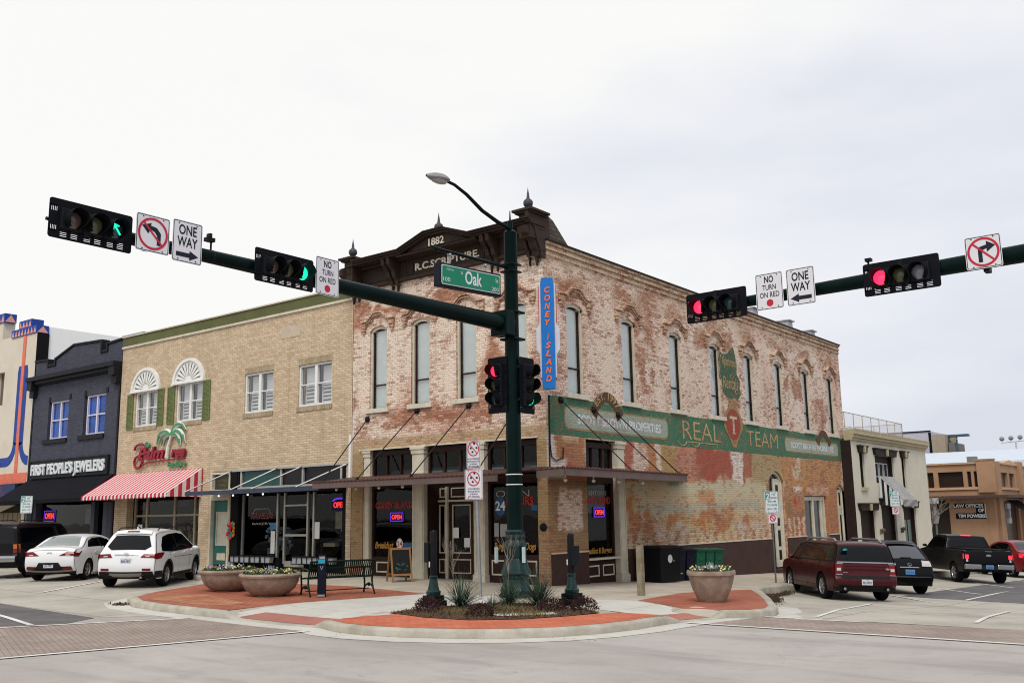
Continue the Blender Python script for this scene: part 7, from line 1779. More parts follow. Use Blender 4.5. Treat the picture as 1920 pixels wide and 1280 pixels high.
big_pole(t, PX, PY, 9.25)
arm(t, (PX, PY-.1, 6.78), (PX, -14.95, 6.74), .215, .10)
mb = MB(); mb.box(PX-.26, PX+.26, PY-.55, PY-.2, 6.45, 7.08); mb.box(PX-.25, PX+.25, PY-.2, PY+.26, 7.08, 7.14); mb.box(PX-.25, PX+.25, PY-.2, PY+.26, 6.38, 6.44); mb.build('arm_clamp', M['green'], t, bevel=.02)
mb = MB(); pts = [(PX, PY, 9.36), (PX, PY-.5, 9.42), (PX, PY-1.15, 9.58), (PX, PY-1.75, 9.85), (PX, PY-2.2, 9.98), (PX, PY-2.5, 10.0)]
mb.tube([Vector(p) for p in pts], [.06, .055, .05, .045, .04, .04], 10); mb.tube([(PX, PY, 9.2), (PX, PY, 9.55)], .07, 10); mb.tube([(PX, PY, 9.5), (PX, PY, 9.85)], [.03, .012], 6); lm = mb.build('lamp_arm', M['green'], t, smooth=50)
mb = MB(); rows = []
for k in range(11):
    f_ = k/10; y_ = PY-2.48-.74*f_; w_ = .165*math.sin(pi*min(1, .12+.88*f_)**.8)+.02; hgt = .12*math.sin(pi*min(1, .15+.8*f_))+.02
    rows.append([(PX+w_*cos(a), y_, 10.0-.06*f_+(hgt if sin(a) > 0 else hgt*.45)*sin(a)) for a in [2*pi*q/14 for q in range(15)]])
mb.grid(rows); mb.build('lamp_head', plain('lamp_grey2', (.30, .30, .32), .4, .4), lm, smooth=50)
mb = MB(); mb.blob((PX, PY-2.78, 9.93), (.13, .27, .07), random.Random(1), 2, 0); mb.build('lamp_glass', plain('lamp_glass', (.35, .35, .34), .25), lm, smooth=60)
na = MB(); na.tube([(PX, PY-.15, 8.29), (PX, -6.20, 8.22)], [.045, .04], 10); na.tube([(PX, -6.18, 8.22), (PX, -6.26, 8.22)], .055, 10); na.box(PX-.2, PX+.2, PY-.2, PY+.2, 8.17, 8.21); na.box(PX-.2, PX+.2, PY-.2, PY+.2, 8.36, 8.40)
na.build('name_arm', M['green'], t, smooth=50)
mb = MB()
for z in (2.97, 2.72): mb.lathe([(.213, z-.012), (.213, z+.012)], (PX, PY, 0), 30)
mb.build('steel_band', M['white'], t)
mb = MB(); mb.tube([(PX, -12.35, 6.8), (PX, -12.35, 7.05)], .02, 6); mb.box(PX-.06, PX+.06, -12.47, -12.30, 7.03, 7.10); mb.box(PX-.05, PX+.05, -12.42, -12.36, 7.10, 7.18); mb.lathe([(.13, -12.36), (.13, -12.32)], (PX, 0, 6.75), 12, axis='y'); mb.build('detector', SIGB, t)
mb = MB()
for y_, xx in ((-14.73, 1.37), (-10.80, 1.44), (-13.68, 1.58), (-13.0, 1.58), (-9.73, 1.58)): mb.box(PX-.02, xx, y_-.05, y_+.05, 6.58, 6.98)
mb.tube([(PX, -14.95, 6.74), (PX, -15.42, 6.76)], .03, 8)
for (x_, y_) in ((1.03, -3.42), (1.60, -3.08)): mb.box(min(x_, PX)-.02, max(x_, PX)+.02, min(y_, PY)-.04, max(y_, PY)+.04, 5.65, 5.71); mb.box(min(x_, PX)-.02, max(x_, PX)+.02, min(y_, PY)-.04, max(y_, PY)+.04, 4.82, 4.88)
mb.build('bracket', SIGB, t)
# stickers on the base
mb = MB(); 
for s_ in (-1, 1): mb.box(PX+s_*.25-.008+s_*.05, PX+s_*.25+.008+s_*.05, PY-.28+s_*.16, PY-.16+s_*.16, .82, 1.2)
mb.build('notice', plain('sticker_white', (.5, .6, .62), .5), t)
# --- street name sign
F = lambda a, b, d: (a, -d, b)
ns = thing('street_name_sign', 'green illuminated street name sign hanging from the thin arm of the big pole', 'street sign', (PX+.02, -4.94, 7.67), RZX)
sk = .055
def SKW(a, b, d): return (a, -d, b+a*sk)
mb = MB(SKW); mb.box(-1.20, 1.12, -.29, .29, -.14, .06); mb.build('sign_box', plain('sign_box_black', (.012, .014, .022), .5, obj=True), ns, local=True, bevel=.02)
mb = MB(SKW); mb.prism(stadium(-1.14, 1.07, -.24, .24, .04), .058, .068); mb.build('border', SW_, ns, local=True)
mb = MB(SKW); mb.prism(stadium(-1.12, 1.05, -.22, .22, .035), .068, .072); mb.build('panel', SG, ns, local=True)
mb = MB(SKW); mb.text('Oak', .02, -.13, .31, w=.076, width=.64, bold=.022); mb.text('W', -.42, .07, .085, w=.076, xs=.7); mb.text('St', .93, .04, .10, w=.076); mb.text('200', .86, -.19, .10, w=.076, width=.27); mb.text('100', -.97, -.16, .10, w=.076, width=.25); mb.text('+Denton', -.85, .12, .05, w=.076)
mb.build('lettering', SW_, ns, local=True)
mb = MB(SKW); [mb.box(c-.02, c+.02, .29, .52-c*.055, -.05, -.02) for c in (-.75, .6)]; [mb.sphere((c, .50-c*.055, -.03), .055, 6) for c in (-.75, .6)]; mb.build('hanger', M['steel'], ns, local=True)
# --- right hand mast arm; its pole stands outside the frame
t2 = thing('signal_pole', 'dark green signal arm entering from the right edge over the side street', 'signal pole', (19.6, -3.3, -.2))
big_pole(t2, 19.6, -3.3, 9.25); arm(t2, (19.5, -3.3, 6.62), (6.7, -3.3, 6.42), .235, .105)
mb = MB()
for x_ in (7.18, 11.12, 8.46, 9.14, 12.64): mb.box(x_-.05, x_+.05, -3.50, -3.28, 6.25, 6.75)
mb.build('bracket', SIGB, t2)
mb = MB(); mb.tube([(10.46, -3.3, 6.5), (10.46, -3.3, 6.88)], .02, 6); mb.box(10.41, 10.53, -3.36, -3.24, 6.86, 6.92); mb.build('detector', SIGB, t2)

# --- push-button posts
def button_post(label, x, y, z, H_, side, gp):
    t = thing('button_post', label, 'pedestrian post', (x, y, z), 0, gp)
    mb = MB(); mb.box(-.215, .215, -.215, .215, 0, .14); mb.box(-.175, .175, -.175, .175, .14, .25); mb.build('plinth', M['black'], t, local=True, bevel=.015)
    mb = MB(); mb.lathe([(.15, .25), (.165, .29), (.165, .33), (.13, .36), (.115, .42), (.095, .52), (.085, .60), (.10, .63), (.10, .66), (.08, .68), (.001, .68)], (0, 0, 0), 24, fl=12, fd=.06); mb.build('bell', M['teal'], t, local=True, smooth=30)
    mb = MB(); mb.lathe([(.078, .68), (.078, H_), (.06, H_+.03), (.001, H_+.05)], (0, 0, 0), 16); mb.build('shaft', M['black'], t, local=True, smooth=40)
    mb = MB(); sx = side; mb.box(min(sx*.07, sx*.20), max(sx*.07, sx*.20), -.10, .06, H_-.66, H_-.22); mb.lathe([(.03, .10), (.03, .13)], (sx*.13, 0, H_-.5), 10, axis='y'); mb.build('button_box', SIGB, t, local=True, bevel=.02)
    mb = MB(); mb.box(-.05, -.03, -.10, -.078, .86, .98); mb.build('label_strip', M['white'], t, local=True)
    return t
button_post('black and green pedestrian button post left of the big pole, among dark shrubs', 1.36, -6.29, 0, 1.62, -1, 'pedestrian button posts')
button_post('black and green pedestrian button post right of the big pole near the brown painted wall', 3.80, -4.43, 0, 1.50, 1, 'pedestrian button posts')

# --- no-skating signs on a galvanised post
t = thing('sign_post', 'galvanised post leaning slightly in the planting bed in front of the shop doors', 'post', (.52, -3.72, 0))
mb = MB(); mb.tube([(.56, -3.70, 0), (.43, -3.72, 3.92)], .04, 8); mb.build('tube', M['steel'], t)
def noskate(mb): [mb.blob(p, (.035, .028, .003), random.Random(2), 1, .3) for p in ((.02, .27, .004), (-.08, .16, .004), (.09, .16, .004), (-.03, .06, .004))]
def rules(mb):
    for k, w_ in enumerate((.34, .34, .24, .32)): mb.text(('NO SKATEBOARDS', 'BICYCLES SKATES', 'ON SIDEWALK', 'CITY ORDINANCE')[k], 0, -.13-.065*k, .036, w=.004, width=w_, bold=.03)
for (z, w_, h_, lb) in ((3.50, .40, .70, 'upper and narrower no skating sign with red ring on the galvanised post'), (2.75, .52, .76, 'lower and wider no skating sign with red ring on the galvanised post')):
    s_ = w_/.46
    sg = sign_panel(lb, (.45, -3.80, z), rad(10), w_, h_, [('lettering', plain('sign_blue_grey', (.12, .13, .22), .5, obj=True), rules), ('symbol', SK, noskate), ('prohibition_ring', SR, lambda m_: prohib(m_, .185, 1, .14, .9 if w_ < .5 else 1., .022))], 'no skating signs', border=SR)
# --- two-hour parking signs
def parking(mb): 
    mb.text('HR', .08, .22, .07, w=.004, bold=.02); mb.text('PARKING', .07, .12, .055, w=.004, width=.24, bold=.02); mb.text('8:00 AM', 0, 0, .06, w=.004, width=.3, bold=.02); mb.text('TO 5:00 PM', 0, -.12, .06, w=.004, width=.36, bold=.02); mb.text('MON - FRI', 0, -.25, .06, w=.004, width=.34, bold=.02)
def pblock(mb): mb.box(-.22, -.06, .08, .33, .001, .003)
def p2(mb): mb.text('2', -.14, .11, .18, w=.005, bold=.03)
def parking_sign(label, x, y, z0, zt, rz, low=True, lab2='', hpost=None):
    t = thing('sign_post', 'slim steel post carrying '+lab2, 'post', (x, y, z0)); mb = MB(); mb.tube([(x, y, z0), (x, y, zt+.02)], .028, 8); mb.build('tube', plain('dull_post', (.13, .14, .155), .5, .4), t)
    a = rz; ox, oy = sin(a)*.05, -cos(a)*.05
    sign_panel(label, (x+ox, y+oy, zt-.36), rz, .50, .72, [('number_block', SGL, pblock), ('numeral', SW_, p2), ('lettering', SGL, parking)], 'two hour parking signs', border=SGL)
    if low: sign_panel('small red and white tow away plate below the two hour sign %s' % ('near the arched doorway' if x > 1.9 and y < 15 else 'by the cream building'), (x+ox, y+oy, zt-.90), rz, .36, .32, [('symbol', SR, lambda m_: prohib(m_, .11, 1, .02, 1, .03))], 'tow away plates', border=SR)
parking_sign('green and white two hour parking sign in front of the arched side doorway', 3.0, 8.6, gs(3, 8.6), 2.62, rad(52), lab2='the two hour sign on the side pavement by the brick wall')
parking_sign('green and white two hour parking sign in front of the cream building', 2.6, 23.4, gs(2.6, 23.4), 2.80, rad(52), lab2='the two hour sign in front of the cream building')
parking_sign('green and white two hour parking sign in front of the black awning at far left', -25.6, -2.45, .2, 3.12, rad(38), low=False, lab2='the two hour sign by the black wagon')
# --- far one-way sign post and bare tree by the office
t = thing('sign_post', 'blue grey post with one way and stop signs seen edge on before the brown office', 'post', (-1.0, 45, -1.7))
mb = MB(); mb.tube([(-1.3, 45, -1.7), (-1.3, 45, 2.6)], .06, 8); mb.build('tube', plain('bluegrey_post', (.10, .14, .17), .5), t)
mb = MB(FRONTY(44.9)); mb.box(-1.55, -1.0, 2.3, 2.65, 0, .03); mb.build('sign_plate', plain('grey_sign2', (.45, .47, .5), .5), t)
mb = MB(FRONTY(44.9)); mb.prism([(-1.4, 1.0), (-1.15, 1.0), (-1.05, 1.4), (-1.05, 1.7), (-1.2, 2.1), (-1.35, 2.1), (-1.48, 1.7), (-1.48, 1.4)], -.03, 0); mb.build('sign_plate', SB, t)
def bare_tree(label, x, y, z, H_, seed, gp=None, spread=.5, rad0=.06, depth=4):
    rr = random.Random(seed); t = thing('bare_tree', label, 'tree', (x, y, z), group=gp)
    def br(mb, p, d, L, r_, k):
        q = p+d*L; m_ = (p+q)/2+Vector((rr.uniform(-1, 1), rr.uniform(-1, 1), 0))*L*.08; mb.tube([p, m_, q], [r_, r_*.85, r_*.7], 5)
        if k > 0:
            for _ in range(rr.randint(2, 3)): br(mb, p+d*L*rr.uniform(.5, 1), (d+Vector((rr.uniform(-1, 1), rr.uniform(-1, 1), rr.uniform(-.2, .6)))*spread).normalized(), L*rr.uniform(.6, .85), r_*.6, k-1)
    mb = MB(); br(mb, Vector((x, y, z)), Vector((.03, 0, 1)), H_*.35, rad0, 0); mb.build('trunk', plain('bark', (.12, .10, .085), .9), t)
    mb = MB()
    for _ in range(3): br(mb, Vector((x+.01*H_, y, z+H_*.33)), Vector((rr.uniform(-.5, .5), rr.uniform(-.5, .5), 1)).normalized(), H_*.24, rad0*.7, depth-1)
    mb.build('crown', plain('pale_twigs', (.20, .16, .13), .9), t); return t
bare_tree('small leafless street tree in front of the brown office', -1.6, 43.5, -1.7, 5.2, 5, spread=.6, rad0=.07, depth=5)
bare_tree('thin leafless whip growing beside the big pole base', 1.9, -4.3, .0, 1.9, 9, 'bare stems in the planting bed', .35, .016, 4)
bare_tree('thin leafless twiggy stem in front of the shop doors', .7, -4.9, .0, 1.6, 12, 'bare stems in the planting bed', .5, .008, 4)

# --- neon OPEN signs
def open_sign(label, F, c, z, w_, ww, oval=False):
    t = thing('neon_sign', label, 'neon sign', tuple(F(c, z, ww)), group='neon open signs'); h_ = w_*.42
    mb = MB(F); mb.box(c-w_*.6, c+w_*.6, z-h_*.7, z+h_*.7, ww-.03, ww); mb.build('panel', plain('open_backing', (.012, .004, .06), .4, emit=0), t)
    mb = MB(F); mb.text('OPEN', c, z-h_*.33, h_*.66, w=ww+.012, width=w_*.90, bold=.015, depth=.01); mb.build('lettering', M['neonr'], t)
    mb = MB(F); pts = [(c-w_*.56, z-h_*.62, ww+.01), (c+w_*.56, z-h_*.62, ww+.01), (c+w_*.56, z+h_*.62, ww+.01), (c-w_*.56, z+h_*.62, ww+.01), (c-w_*.56, z-h_*.62, ww+.01)] if not oval else [(c-w_*.5*cos(pi*k/10), z+h_*.45+h_*.35*sin(pi*k/10), ww+.01) for k in range(11)]
    mb.tube(pts, .014 if not oval else .03, 6); mb.build('neon_tube', M['neonb'], t); return t
open_sign('red and blue OPEN sign in the window left of the brown double doors', FRONT, -6.17, 1.98, .50, -.17)
open_sign('red and blue OPEN sign in the narrow side street window', S0, 2.95, 2.02, .52, -.2)
open_sign('red OPEN sign under a blue arc in the white framed shop window', FRONT, -8.98, 2.42, .66, -.235, True)
open_sign('dim red and blue OPEN sign behind the jeweller window at far left', FRONT, -29.0, 2.3, .9, -.28)
# --- vertical neon shop sign on the corner
t = thing('neon_sign', 'tall narrow blue vertical sign with orange letters projecting from the corner', 'neon sign', (.5, -.5, 7), rad(35))
t.rotation_euler = (0, 0, rad(35)); F = lambda a, b, d: (a, -d, b-7.0)
BLUE = plain('sign_blue', (.01, .155, .50), .35, vary=.08, obj=True); WTE = plain('sign_face_white', (.60, .60, .66), .5, vary=.06, obj=True)
mb = MB(F); P = [(.19, 5.65), (.19, 8.45), (.16, 8.62), (-.16, 8.62), (-.19, 8.45), (-.19, 5.65), (-.17, 5.42), (.17, 5.42)]; mb.prism(P, .30, .42); mb.box(-.15, .15, 5.5, 8.5, -.25, .30); cb = mb.build('cabinet', BLUE, t, local=True, bevel=.015)
mb = MB(F)
for s_ in (-1, 1):
    a, b = sorted((s_*.16, s_*.235)); mb.box(a, b, 5.75, 8.45, -.20, .33); mb.lathe([(.001, 0), (.52, 0), (.52, .10), (.001, .14)], (0, 0, 0), 2) if False else None
    a, b = sorted((s_*.19, s_*.33)); mb.prism([(a, 6.35), (b, 6.55), (b, 7.15), (a, 7.35)] if s_ > 0 else [(a, 6.55), (b, 6.35), (b, 7.35), (a, 7.15)], -.20, .30)
mb.build('side_face', WTE, t, local=True, bevel=.01)
mb = MB(F)
for s_ in (-1, 1):
    for w_ in (-.12, .05, .22): mb.tube([(s_*.25, 5.8, w_), (s_*.25, 6.3, w_)], .012, 5); mb.tube([(s_*.25, 7.4, w_), (s_*.25, 8.4, w_)], .012, 5)
mb.build('neon_tube', plain('pink_tube', (.55, .12, .14), .4, obj=True), t, local=True)
ORL = plain('orange_letters', (.80, .16, .05), .45, obj=True)
mb = MB(F); z = 8.26
for ch in 'CONEY ISLAND':
    if ch == ' ': z -= .18; continue
    mb.text(ch, 0, z-.09, .16, w=.425, width=.16 if ch != 'I' else .05, shear=.25, bold=.03, depth=.012); z -= .236
mb.build('lettering', ORL, t, local=True)
mb = MB(F); mb.box(-.03, .03, 5.9, 5.98, -.62, -.2); mb.box(-.03, .03, 8.1, 8.18, -.62, -.2); mb.build('bracket', M['iron'], t, local=True)

# ---------------------------------------------------------------- planters, bench, bins, posts
CONC = mottle('planter_concrete', (.23, .18, .14), (.34, .27, .215), 4.5, .8, dirt=(.15, .11, .085), damt=.45, fine=50)
def flower_bowl(label, x, y, R_, H_, tall, seed, gp):
    z = gs(x, y)+.004; t = thing('flower_planter', label, 'planter', (x, y, z), 0, gp); rr = random.Random(seed)
    if tall: P = [(R_*.52, 0), (R_*.56, .03), (R_*.62, H_*.12), (R_*.78, H_*.4), (R_*.88, H_*.66), (R_*.93, H_*.84), (R_*.99, H_*.86), (R_*1.0, H_*.93), (R_*.98, H_), (R_*.90, H_), (R_*.86, H_*.9), (.001, H_*.9)]
    else: P = [(R_*.42, 0), (R_*.44, .03), (R_*.6, H_*.1), (R_*.8, H_*.34), (R_*.90, H_*.6), (R_*.94, H_*.82), (R_*.99, H_*.84), (R_*1.01, H_*.92), (R_*.98, H_), (R_*.90, H_), (R_*.86, H_*.9), (.001, H_*.9)]
    mb = MB(); mb.lathe(P, (0, 0, 0), 48); mb.build('bowl', CONC, t, smooth=35, local=True)
    mb = MB(); mb.lathe([(R_*.86, H_*.93), (.001, H_*.96)], (0, 0, 0), 20); mb.build('soil', SOIL, t, local=True)
    mb = MB()
    for _ in range(520):
        a = rr.uniform(0, 2*pi); q = R_*.84*math.sqrt(rr.random()); p = Vector((q*cos(a), q*sin(a), H_*.92+.02)); d = Vector((rr.uniform(-1, 1), rr.uniform(-1, 1), rr.uniform(.2, 1.5))).normalized()*rr.uniform(.05, .13); s_ = d.cross(Vector((rr.uniform(-1, 1), rr.uniform(-1, 1), .3))).normalized()*.02
        mb.face([p, p+d*.5+s_, p+d, p+d*.5-s_])
    mb.build('leaves', plain('pansy_leaf', (.035, .075, .02), .7, vary=.4, scale=20), t, local=True, recalc=False)
    for nm, colr, n in (('yellow', (.62, .52, .14), 60), ('cream', (.60, .58, .42), 45), ('purple', (.12, .05, .30), 40), ('white', (.62, .62, .66), 22)):
        mb = MB()
        for _ in range(n):
            a = rr.uniform(0, 2*pi); q = R_*.86*math.sqrt(rr.random()); c = Vector((q*cos(a), q*sin(a), H_*.95+rr.uniform(.02, .13))); nn = Vector((rr.uniform(-1, 1), rr.uniform(-1, 1), rr.uniform(.1, 1))).normalized(); e1 = nn.cross(Vector((0, 0, 1))).normalized(); e2 = nn.cross(e1)
            for k in range(5): b = 2*pi*k/5; dd = (e1*cos(b)+e2*sin(b))*.024; s_ = (e1*-sin(b)+e2*cos(b))*.014; mb.face([c, c+dd*.6+s_+nn*.004, c+dd*1.15+nn*.006, c+dd*.6-s_+nn*.004])
        mb.build('blossoms', plain(nm+'_blossom', colr, .6, vary=.25, scale=30), t, local=True, recalc=False)
    # trailing silver plant
    mb = MB()
    for _ in range(40):
        a = rr.uniform(0, 2*pi); q = rr.uniform(0, .10); p = Vector((q*cos(a), q*sin(a)*1., H_*.94)); mb.tube([p, p+Vector((rr.uniform(-.08, .08), rr.uniform(-.08, .08), rr.uniform(.12, .24)))], [.006, .002], 4)
    mb.build('silver_foliage', plain('dusty_miller', (.42, .46, .46), .8), t, local=True)
    return t
GPB = 'concrete flower bowls'
flower_bowl('wide shallow concrete flower bowl nearer the white crossover', -6.12, -6.25, .80, .56, False, 1, GPB)
flower_bowl('wide shallow concrete flower bowl in front, overlapping the one by the white crossover', -4.0, -6.55, .78, .56, False, 2, GPB)
flower_bowl('deep round concrete flower planter on red paving in front of the wheeled bins', 5.86, -1.75, .56, .70, True, 3, GPB)
# bench
bt = thing('park_bench', 'dark green slatted steel bench seen from behind on the red paving', 'bench', (-2.75, -5.35, gs(-2.75, -5.35)+.005), math.atan2(.94, .35))
BM_ = plain('bench_green', (.006, .018, .013), .4, vary=.2, obj=True)
L2_ = .86                                            # local x along the bench, +y = front side
def bxs(mb, pts, hw=.018):
    for p, q in zip(pts[:-1], pts[1:]): mb.tube([p, q], hw, 6)
mb = MB(); n = 30
for k in range(n+1):
    x = -L2_+.06+(2*L2_-.12)*k/n; a, b = (x-.017), (x+.017)
    prof = [(.44, .42), (.40, .45), (.2, .43), (0, .42), (-.08, .46), (-.12, .56), (-.17, .72), (-.22, .84), (-.25, .85)]
    for (p, q) in zip(prof[:-1], prof[1:]): mb.face([(a, p[0], p[1]), (b, p[0], p[1]), (b, q[0], q[1]), (a, q[0], q[1])]); 
mb.build('slats', BM_, bt, local=True, recalc=False)
mb = MB()
for (y_, z) in ((.44, .42), (-.25, .85), (-.06, .44), (-.15, .68)): mb.tube([(-L2_, y_, z), (L2_, y_, z)], .022, 8)
mb.tube([(-L2_, .12, .12), (L2_, .12, .12)], .014, 6); mb.build('rail', BM_, bt, local=True)
for s_ in (-1, 1):
    x = s_*L2_
    mb = MB(); bxs(mb, [(x, .46, .0), (x, .40, .14), (x, .41, .30), (x, .44, .42), (x, .47, .60), (x, .36, .66), (x, .1, .66), (x, -.12, .62)], .024); bxs(mb, [(x, -.26, .0), (x, -.14, .16), (x, -.08, .30), (x, -.08, .44), (x, -.25, .86)], .024); bxs(mb, [(x, .40, .14), (x, .25, .22), (x, .12, .24), (x, 0, .22), (x, -.14, .16)], .02); mb.sphere((x, .12, .22), .05, 6)
    mb.build('leg', BM_, bt, local=True)
# parking kiosk post beside the bench
t = thing('kiosk_post', 'slim dark blue wayfinding post with sloped top in front of the bench', 'post', (-2.62, -6.05, gs(-2.6, -6)+.004), rad(38))
mb = MB(lambda a, b, d: (d, a, b)); mb.prism([(-.07, 0), (.07, 0), (.07, .92), (-.07, 1.04)], -.10, .10); mb.build('body', plain('navy_post', (.007, .009, .018), .45, vary=.2, obj=True), t, local=True, bevel=.008)
mb = MB(); mb.box(-.085, .085, -.076, -.070, .82, .92); mb.build('label', plain('cyan_label', (.02, .28, .42), .5, obj=True), t, local=True)
mb = MB(); mb.box(-.06, .08, -.077, -.070, .93, .99); mb.box(-.09, .09, -.08, -.07, .02, .07); mb.build('plate', M['steel'], t, local=True)
mb = MB(lambda a, b, d: (a, -d, b)); mb.text('V', .0, .66, .10, w=.073); mb.build('lettering', M['steel'], t, local=True)
# A-board
t = thing('sidewalk_board', 'wooden framed chalkboard A sign standing outside the brown doors', 'sandwich board', (-4.6, -1.3, gs(-4.6, -1.3)+.004), rad(8))
WD = plain('oak_frame', (.26, .13, .05), .6, vary=.2, obj=True)
def lean(s_):
    return lambda a, b, d: (a, s_*(.30-.27*b/1.0)-(d if s_ < 0 else -d), b)
t.rotation_euler = (0, 0, rad(62))
for s_, in ((-1,), (1,)):
    F = lean(s_); mb = MB(F); mb.box(-.32, -.27, 0, 1.0, 0, .03); mb.box(.27, .32, 0, 1.0, 0, .03); mb.box(-.27, .27, .93, .99, 0, .03); mb.box(-.27, .27, .18, .24, 0, .03); fr = mb.build('frame', WD, t, local=True)
    mb = MB(F); mb.box(-.27, .27, .24, .93, .008, .02); bo = mb.build('chalkboard', plain('blackboard', (.016, .018, .018), .7, obj=True), fr, local=True)
    mb = MB(F); rr = random.Random(5); [mb.blob((rr.uniform(-.2, .2), rr.uniform(.32, .6), .025), (.03, .025, .003), rr, 1, .3) for _ in range(14)]; mb.build('chalk_drawing', plain('chalk_green', (.03, .10, .07), .8, vary=.7, scale=25, obj=True), bo, local=True)
# weathered wooden post
t = thing('wooden_post', 'weathered grey square timber post on the side pavement', 'post', (3.66, -1.2, gs(3.66, -1.2)))
mb = MB(); mb.box(-.075, .075, -.075, .075, 0, 1.22); mb.prism([(-.075, 1.22), (.075, 1.22), (0.05, 1.25), (-.05, 1.25)], -.06, .06) if False else None
mb.build('timber', mottle('grey_timber', (.20, .17, .115), (.28, .245, .17), 7, .9, dirt=(.09, .08, .05), damt=.5, fine=60), t, local=True, bevel=.01)
# wheeled bins
def wheelie(label, x, y, m_, rz, gp, W_=.54, D_=.66, H_=1.02, big=False):
    t = thing('wheeled_bin', label, 'bin', (x, y, gs(x, y)+.004), rz, gp); F = lambda a, b, d: (a, -d, b)
    if big: W_, D_, H_ = 1.2, .9, 1.12
    mb = MB(); k = .78 if not big else .92
    P = [(-W_/2*k, -D_/2*k, 0), (W_/2*k, -D_/2*k, 0), (W_/2*k, D_/2*k, 0), (-W_/2*k, D_/2*k, 0)]; Q_ = [(-W_/2, -D_/2, H_*.93), (W_/2, -D_/2, H_*.93), (W_/2, D_/2, H_*.93), (-W_/2, D_/2, H_*.93)]
    a = [mb.v(p) for p in P]; b = [mb.v(p) for p in Q_]
    for i in range(4): mb.fv([a[i], a[(i+1) % 4], b[(i+1) % 4], b[i]])
    mb.fv(a); mb.fv(b); mb.box(-W_/2-.02, W_/2+.02, -D_/2-.02, D_/2+.02, H_*.88, H_*.93); mb.box(-W_*.2, W_*.2, -D_/2*.93-.02, -D_/2*.9, H_*.60, H_*.70)
    mb.build('body', m_, t, local=True, bevel=.025)
    mb = MB(); mb.box(-W_/2-.03, W_/2+.03, -D_/2-.05, D_/2+.03, H_*.93, H_*.97); mb.box(-W_/2+.05, W_/2-.05, -D_/2+.06, D_/2-.02, H_*.97, H_); mb.tube([(-W_*.3, D_/2+.05, H_*.95), (W_*.3, D_/2+.05, H_*.95)], .02, 6); mb.build('lid', m_ if not big else TRIMB, t, local=True, bevel=.015)
    for s_ in (-1, 1): mb = MB(); mb.lathe([(.001, -.025), (.10, -.025), (.10, .025), (.001, .025)], (s_*(W_/2*k+.03), D_/2*k, .10), 14, axis='x'); mb.build('wheel', TRIMB, t, local=True)
    mb = MB(F)
    if big: mb.face([(-.05+.13*cos(q*pi/10), .72+.13*sin(q*pi/10), D_/2*.985) for q in range(20)]); mb.box(.1, .22, .64, .655, D_/2*.98, D_/2*.985)
    else: mb.box(-.07, .07, H_*.62, H_*.64, D_/2*.93, D_/2*.94); mb.box(-.06, .06, .22, .25, D_/2*.83, D_/2*.86)
    o = mb.build('logo' if big else 'hot_stamp', plain('bin_print', (.45, .47, .48), .5, obj=True), t, local=True); return t
NV = plain('bin_navy', (.008, .009, .022), .5, vary=.2, obj=True); GN = plain('bin_green', (.006, .085, .045), .5, vary=.15, obj=True)
GBI = 'wheeled bins against the side wall'
WX = .62
wheelie('large black bin with white recycling logo, nearest the corner', WX+.08, 4.98, M['black'], rad(86), GBI, big=True)
wheelie('first dark navy wheeled bin, next to the large black bin', WX, 6.05, NV, rad(88), GBI)
wheelie('second dark navy wheeled bin, next to the green ones', WX, 6.72, NV, rad(86), GBI)
wheelie('green wheeled bin next to the navy bins', WX, 7.42, GN, rad(85), GBI)
wheelie('middle one of three green wheeled bins', WX, 8.1, GN, rad(88), GBI)
wheelie('green wheeled bin farthest from the corner', WX, 8.78, GN, rad(86), GBI)

# ---------------------------------------------------------------- planting bed
rp = random.Random(21)
def yucca(label, x, y, n, R_, H_, gp):
    t = thing('grass_clump', label, 'plant', (x, y, .02), 0, gp); mb = MB()
    for _ in range(n):
        a = rp.uniform(0, 2*pi); el = rp.uniform(.25, 1.45); L = R_*rp.uniform(.55, 1.1); d = Vector((cos(a)*cos(el), sin(a)*cos(el), sin(el)))
        p0 = Vector((cos(a)*.05*rp.random(), sin(a)*.05*rp.random(), 0)); p1 = p0+d*L*.55; p2 = p0+d*L*1.05; p2.z -= .42*L*cos(el); wv = d.cross(Vector((0, 0, 1))).normalized()*rp.uniform(.006, .011)
        mb.face([p0-wv, p0+wv, p1+wv*.8, p1-wv*.8]); mb.face([p1-wv*.8, p1+wv*.8, p2])
    mb.build('leaves', plain('yucca_leaf', (.055, .085, .055), .6, vary=.5, scale=9), t, local=True, recalc=False)
    mb = MB(); mb.blob((0, 0, .05), (.07, .07, .07), rp, 1, .2); mb.build('crown_base', SOIL, t, local=True); return t
GY = 'spiky grass clumps round the big pole'
yucca('spiky grey green clump left of the galvanised post', 2.0, -6.1, 190, .98, .6, GY)
yucca('spiky grey green clump directly before the big pole base', 2.75, -5.35, 190, .78, .5, GY)
yucca('spiky grey green clump right of the big pole base', 3.4, -5.1, 240, 1.0, .6, GY)
yucca('small low spiky clump between the two larger ones', 3.1, -6.4, 80, .38, .3, GY)
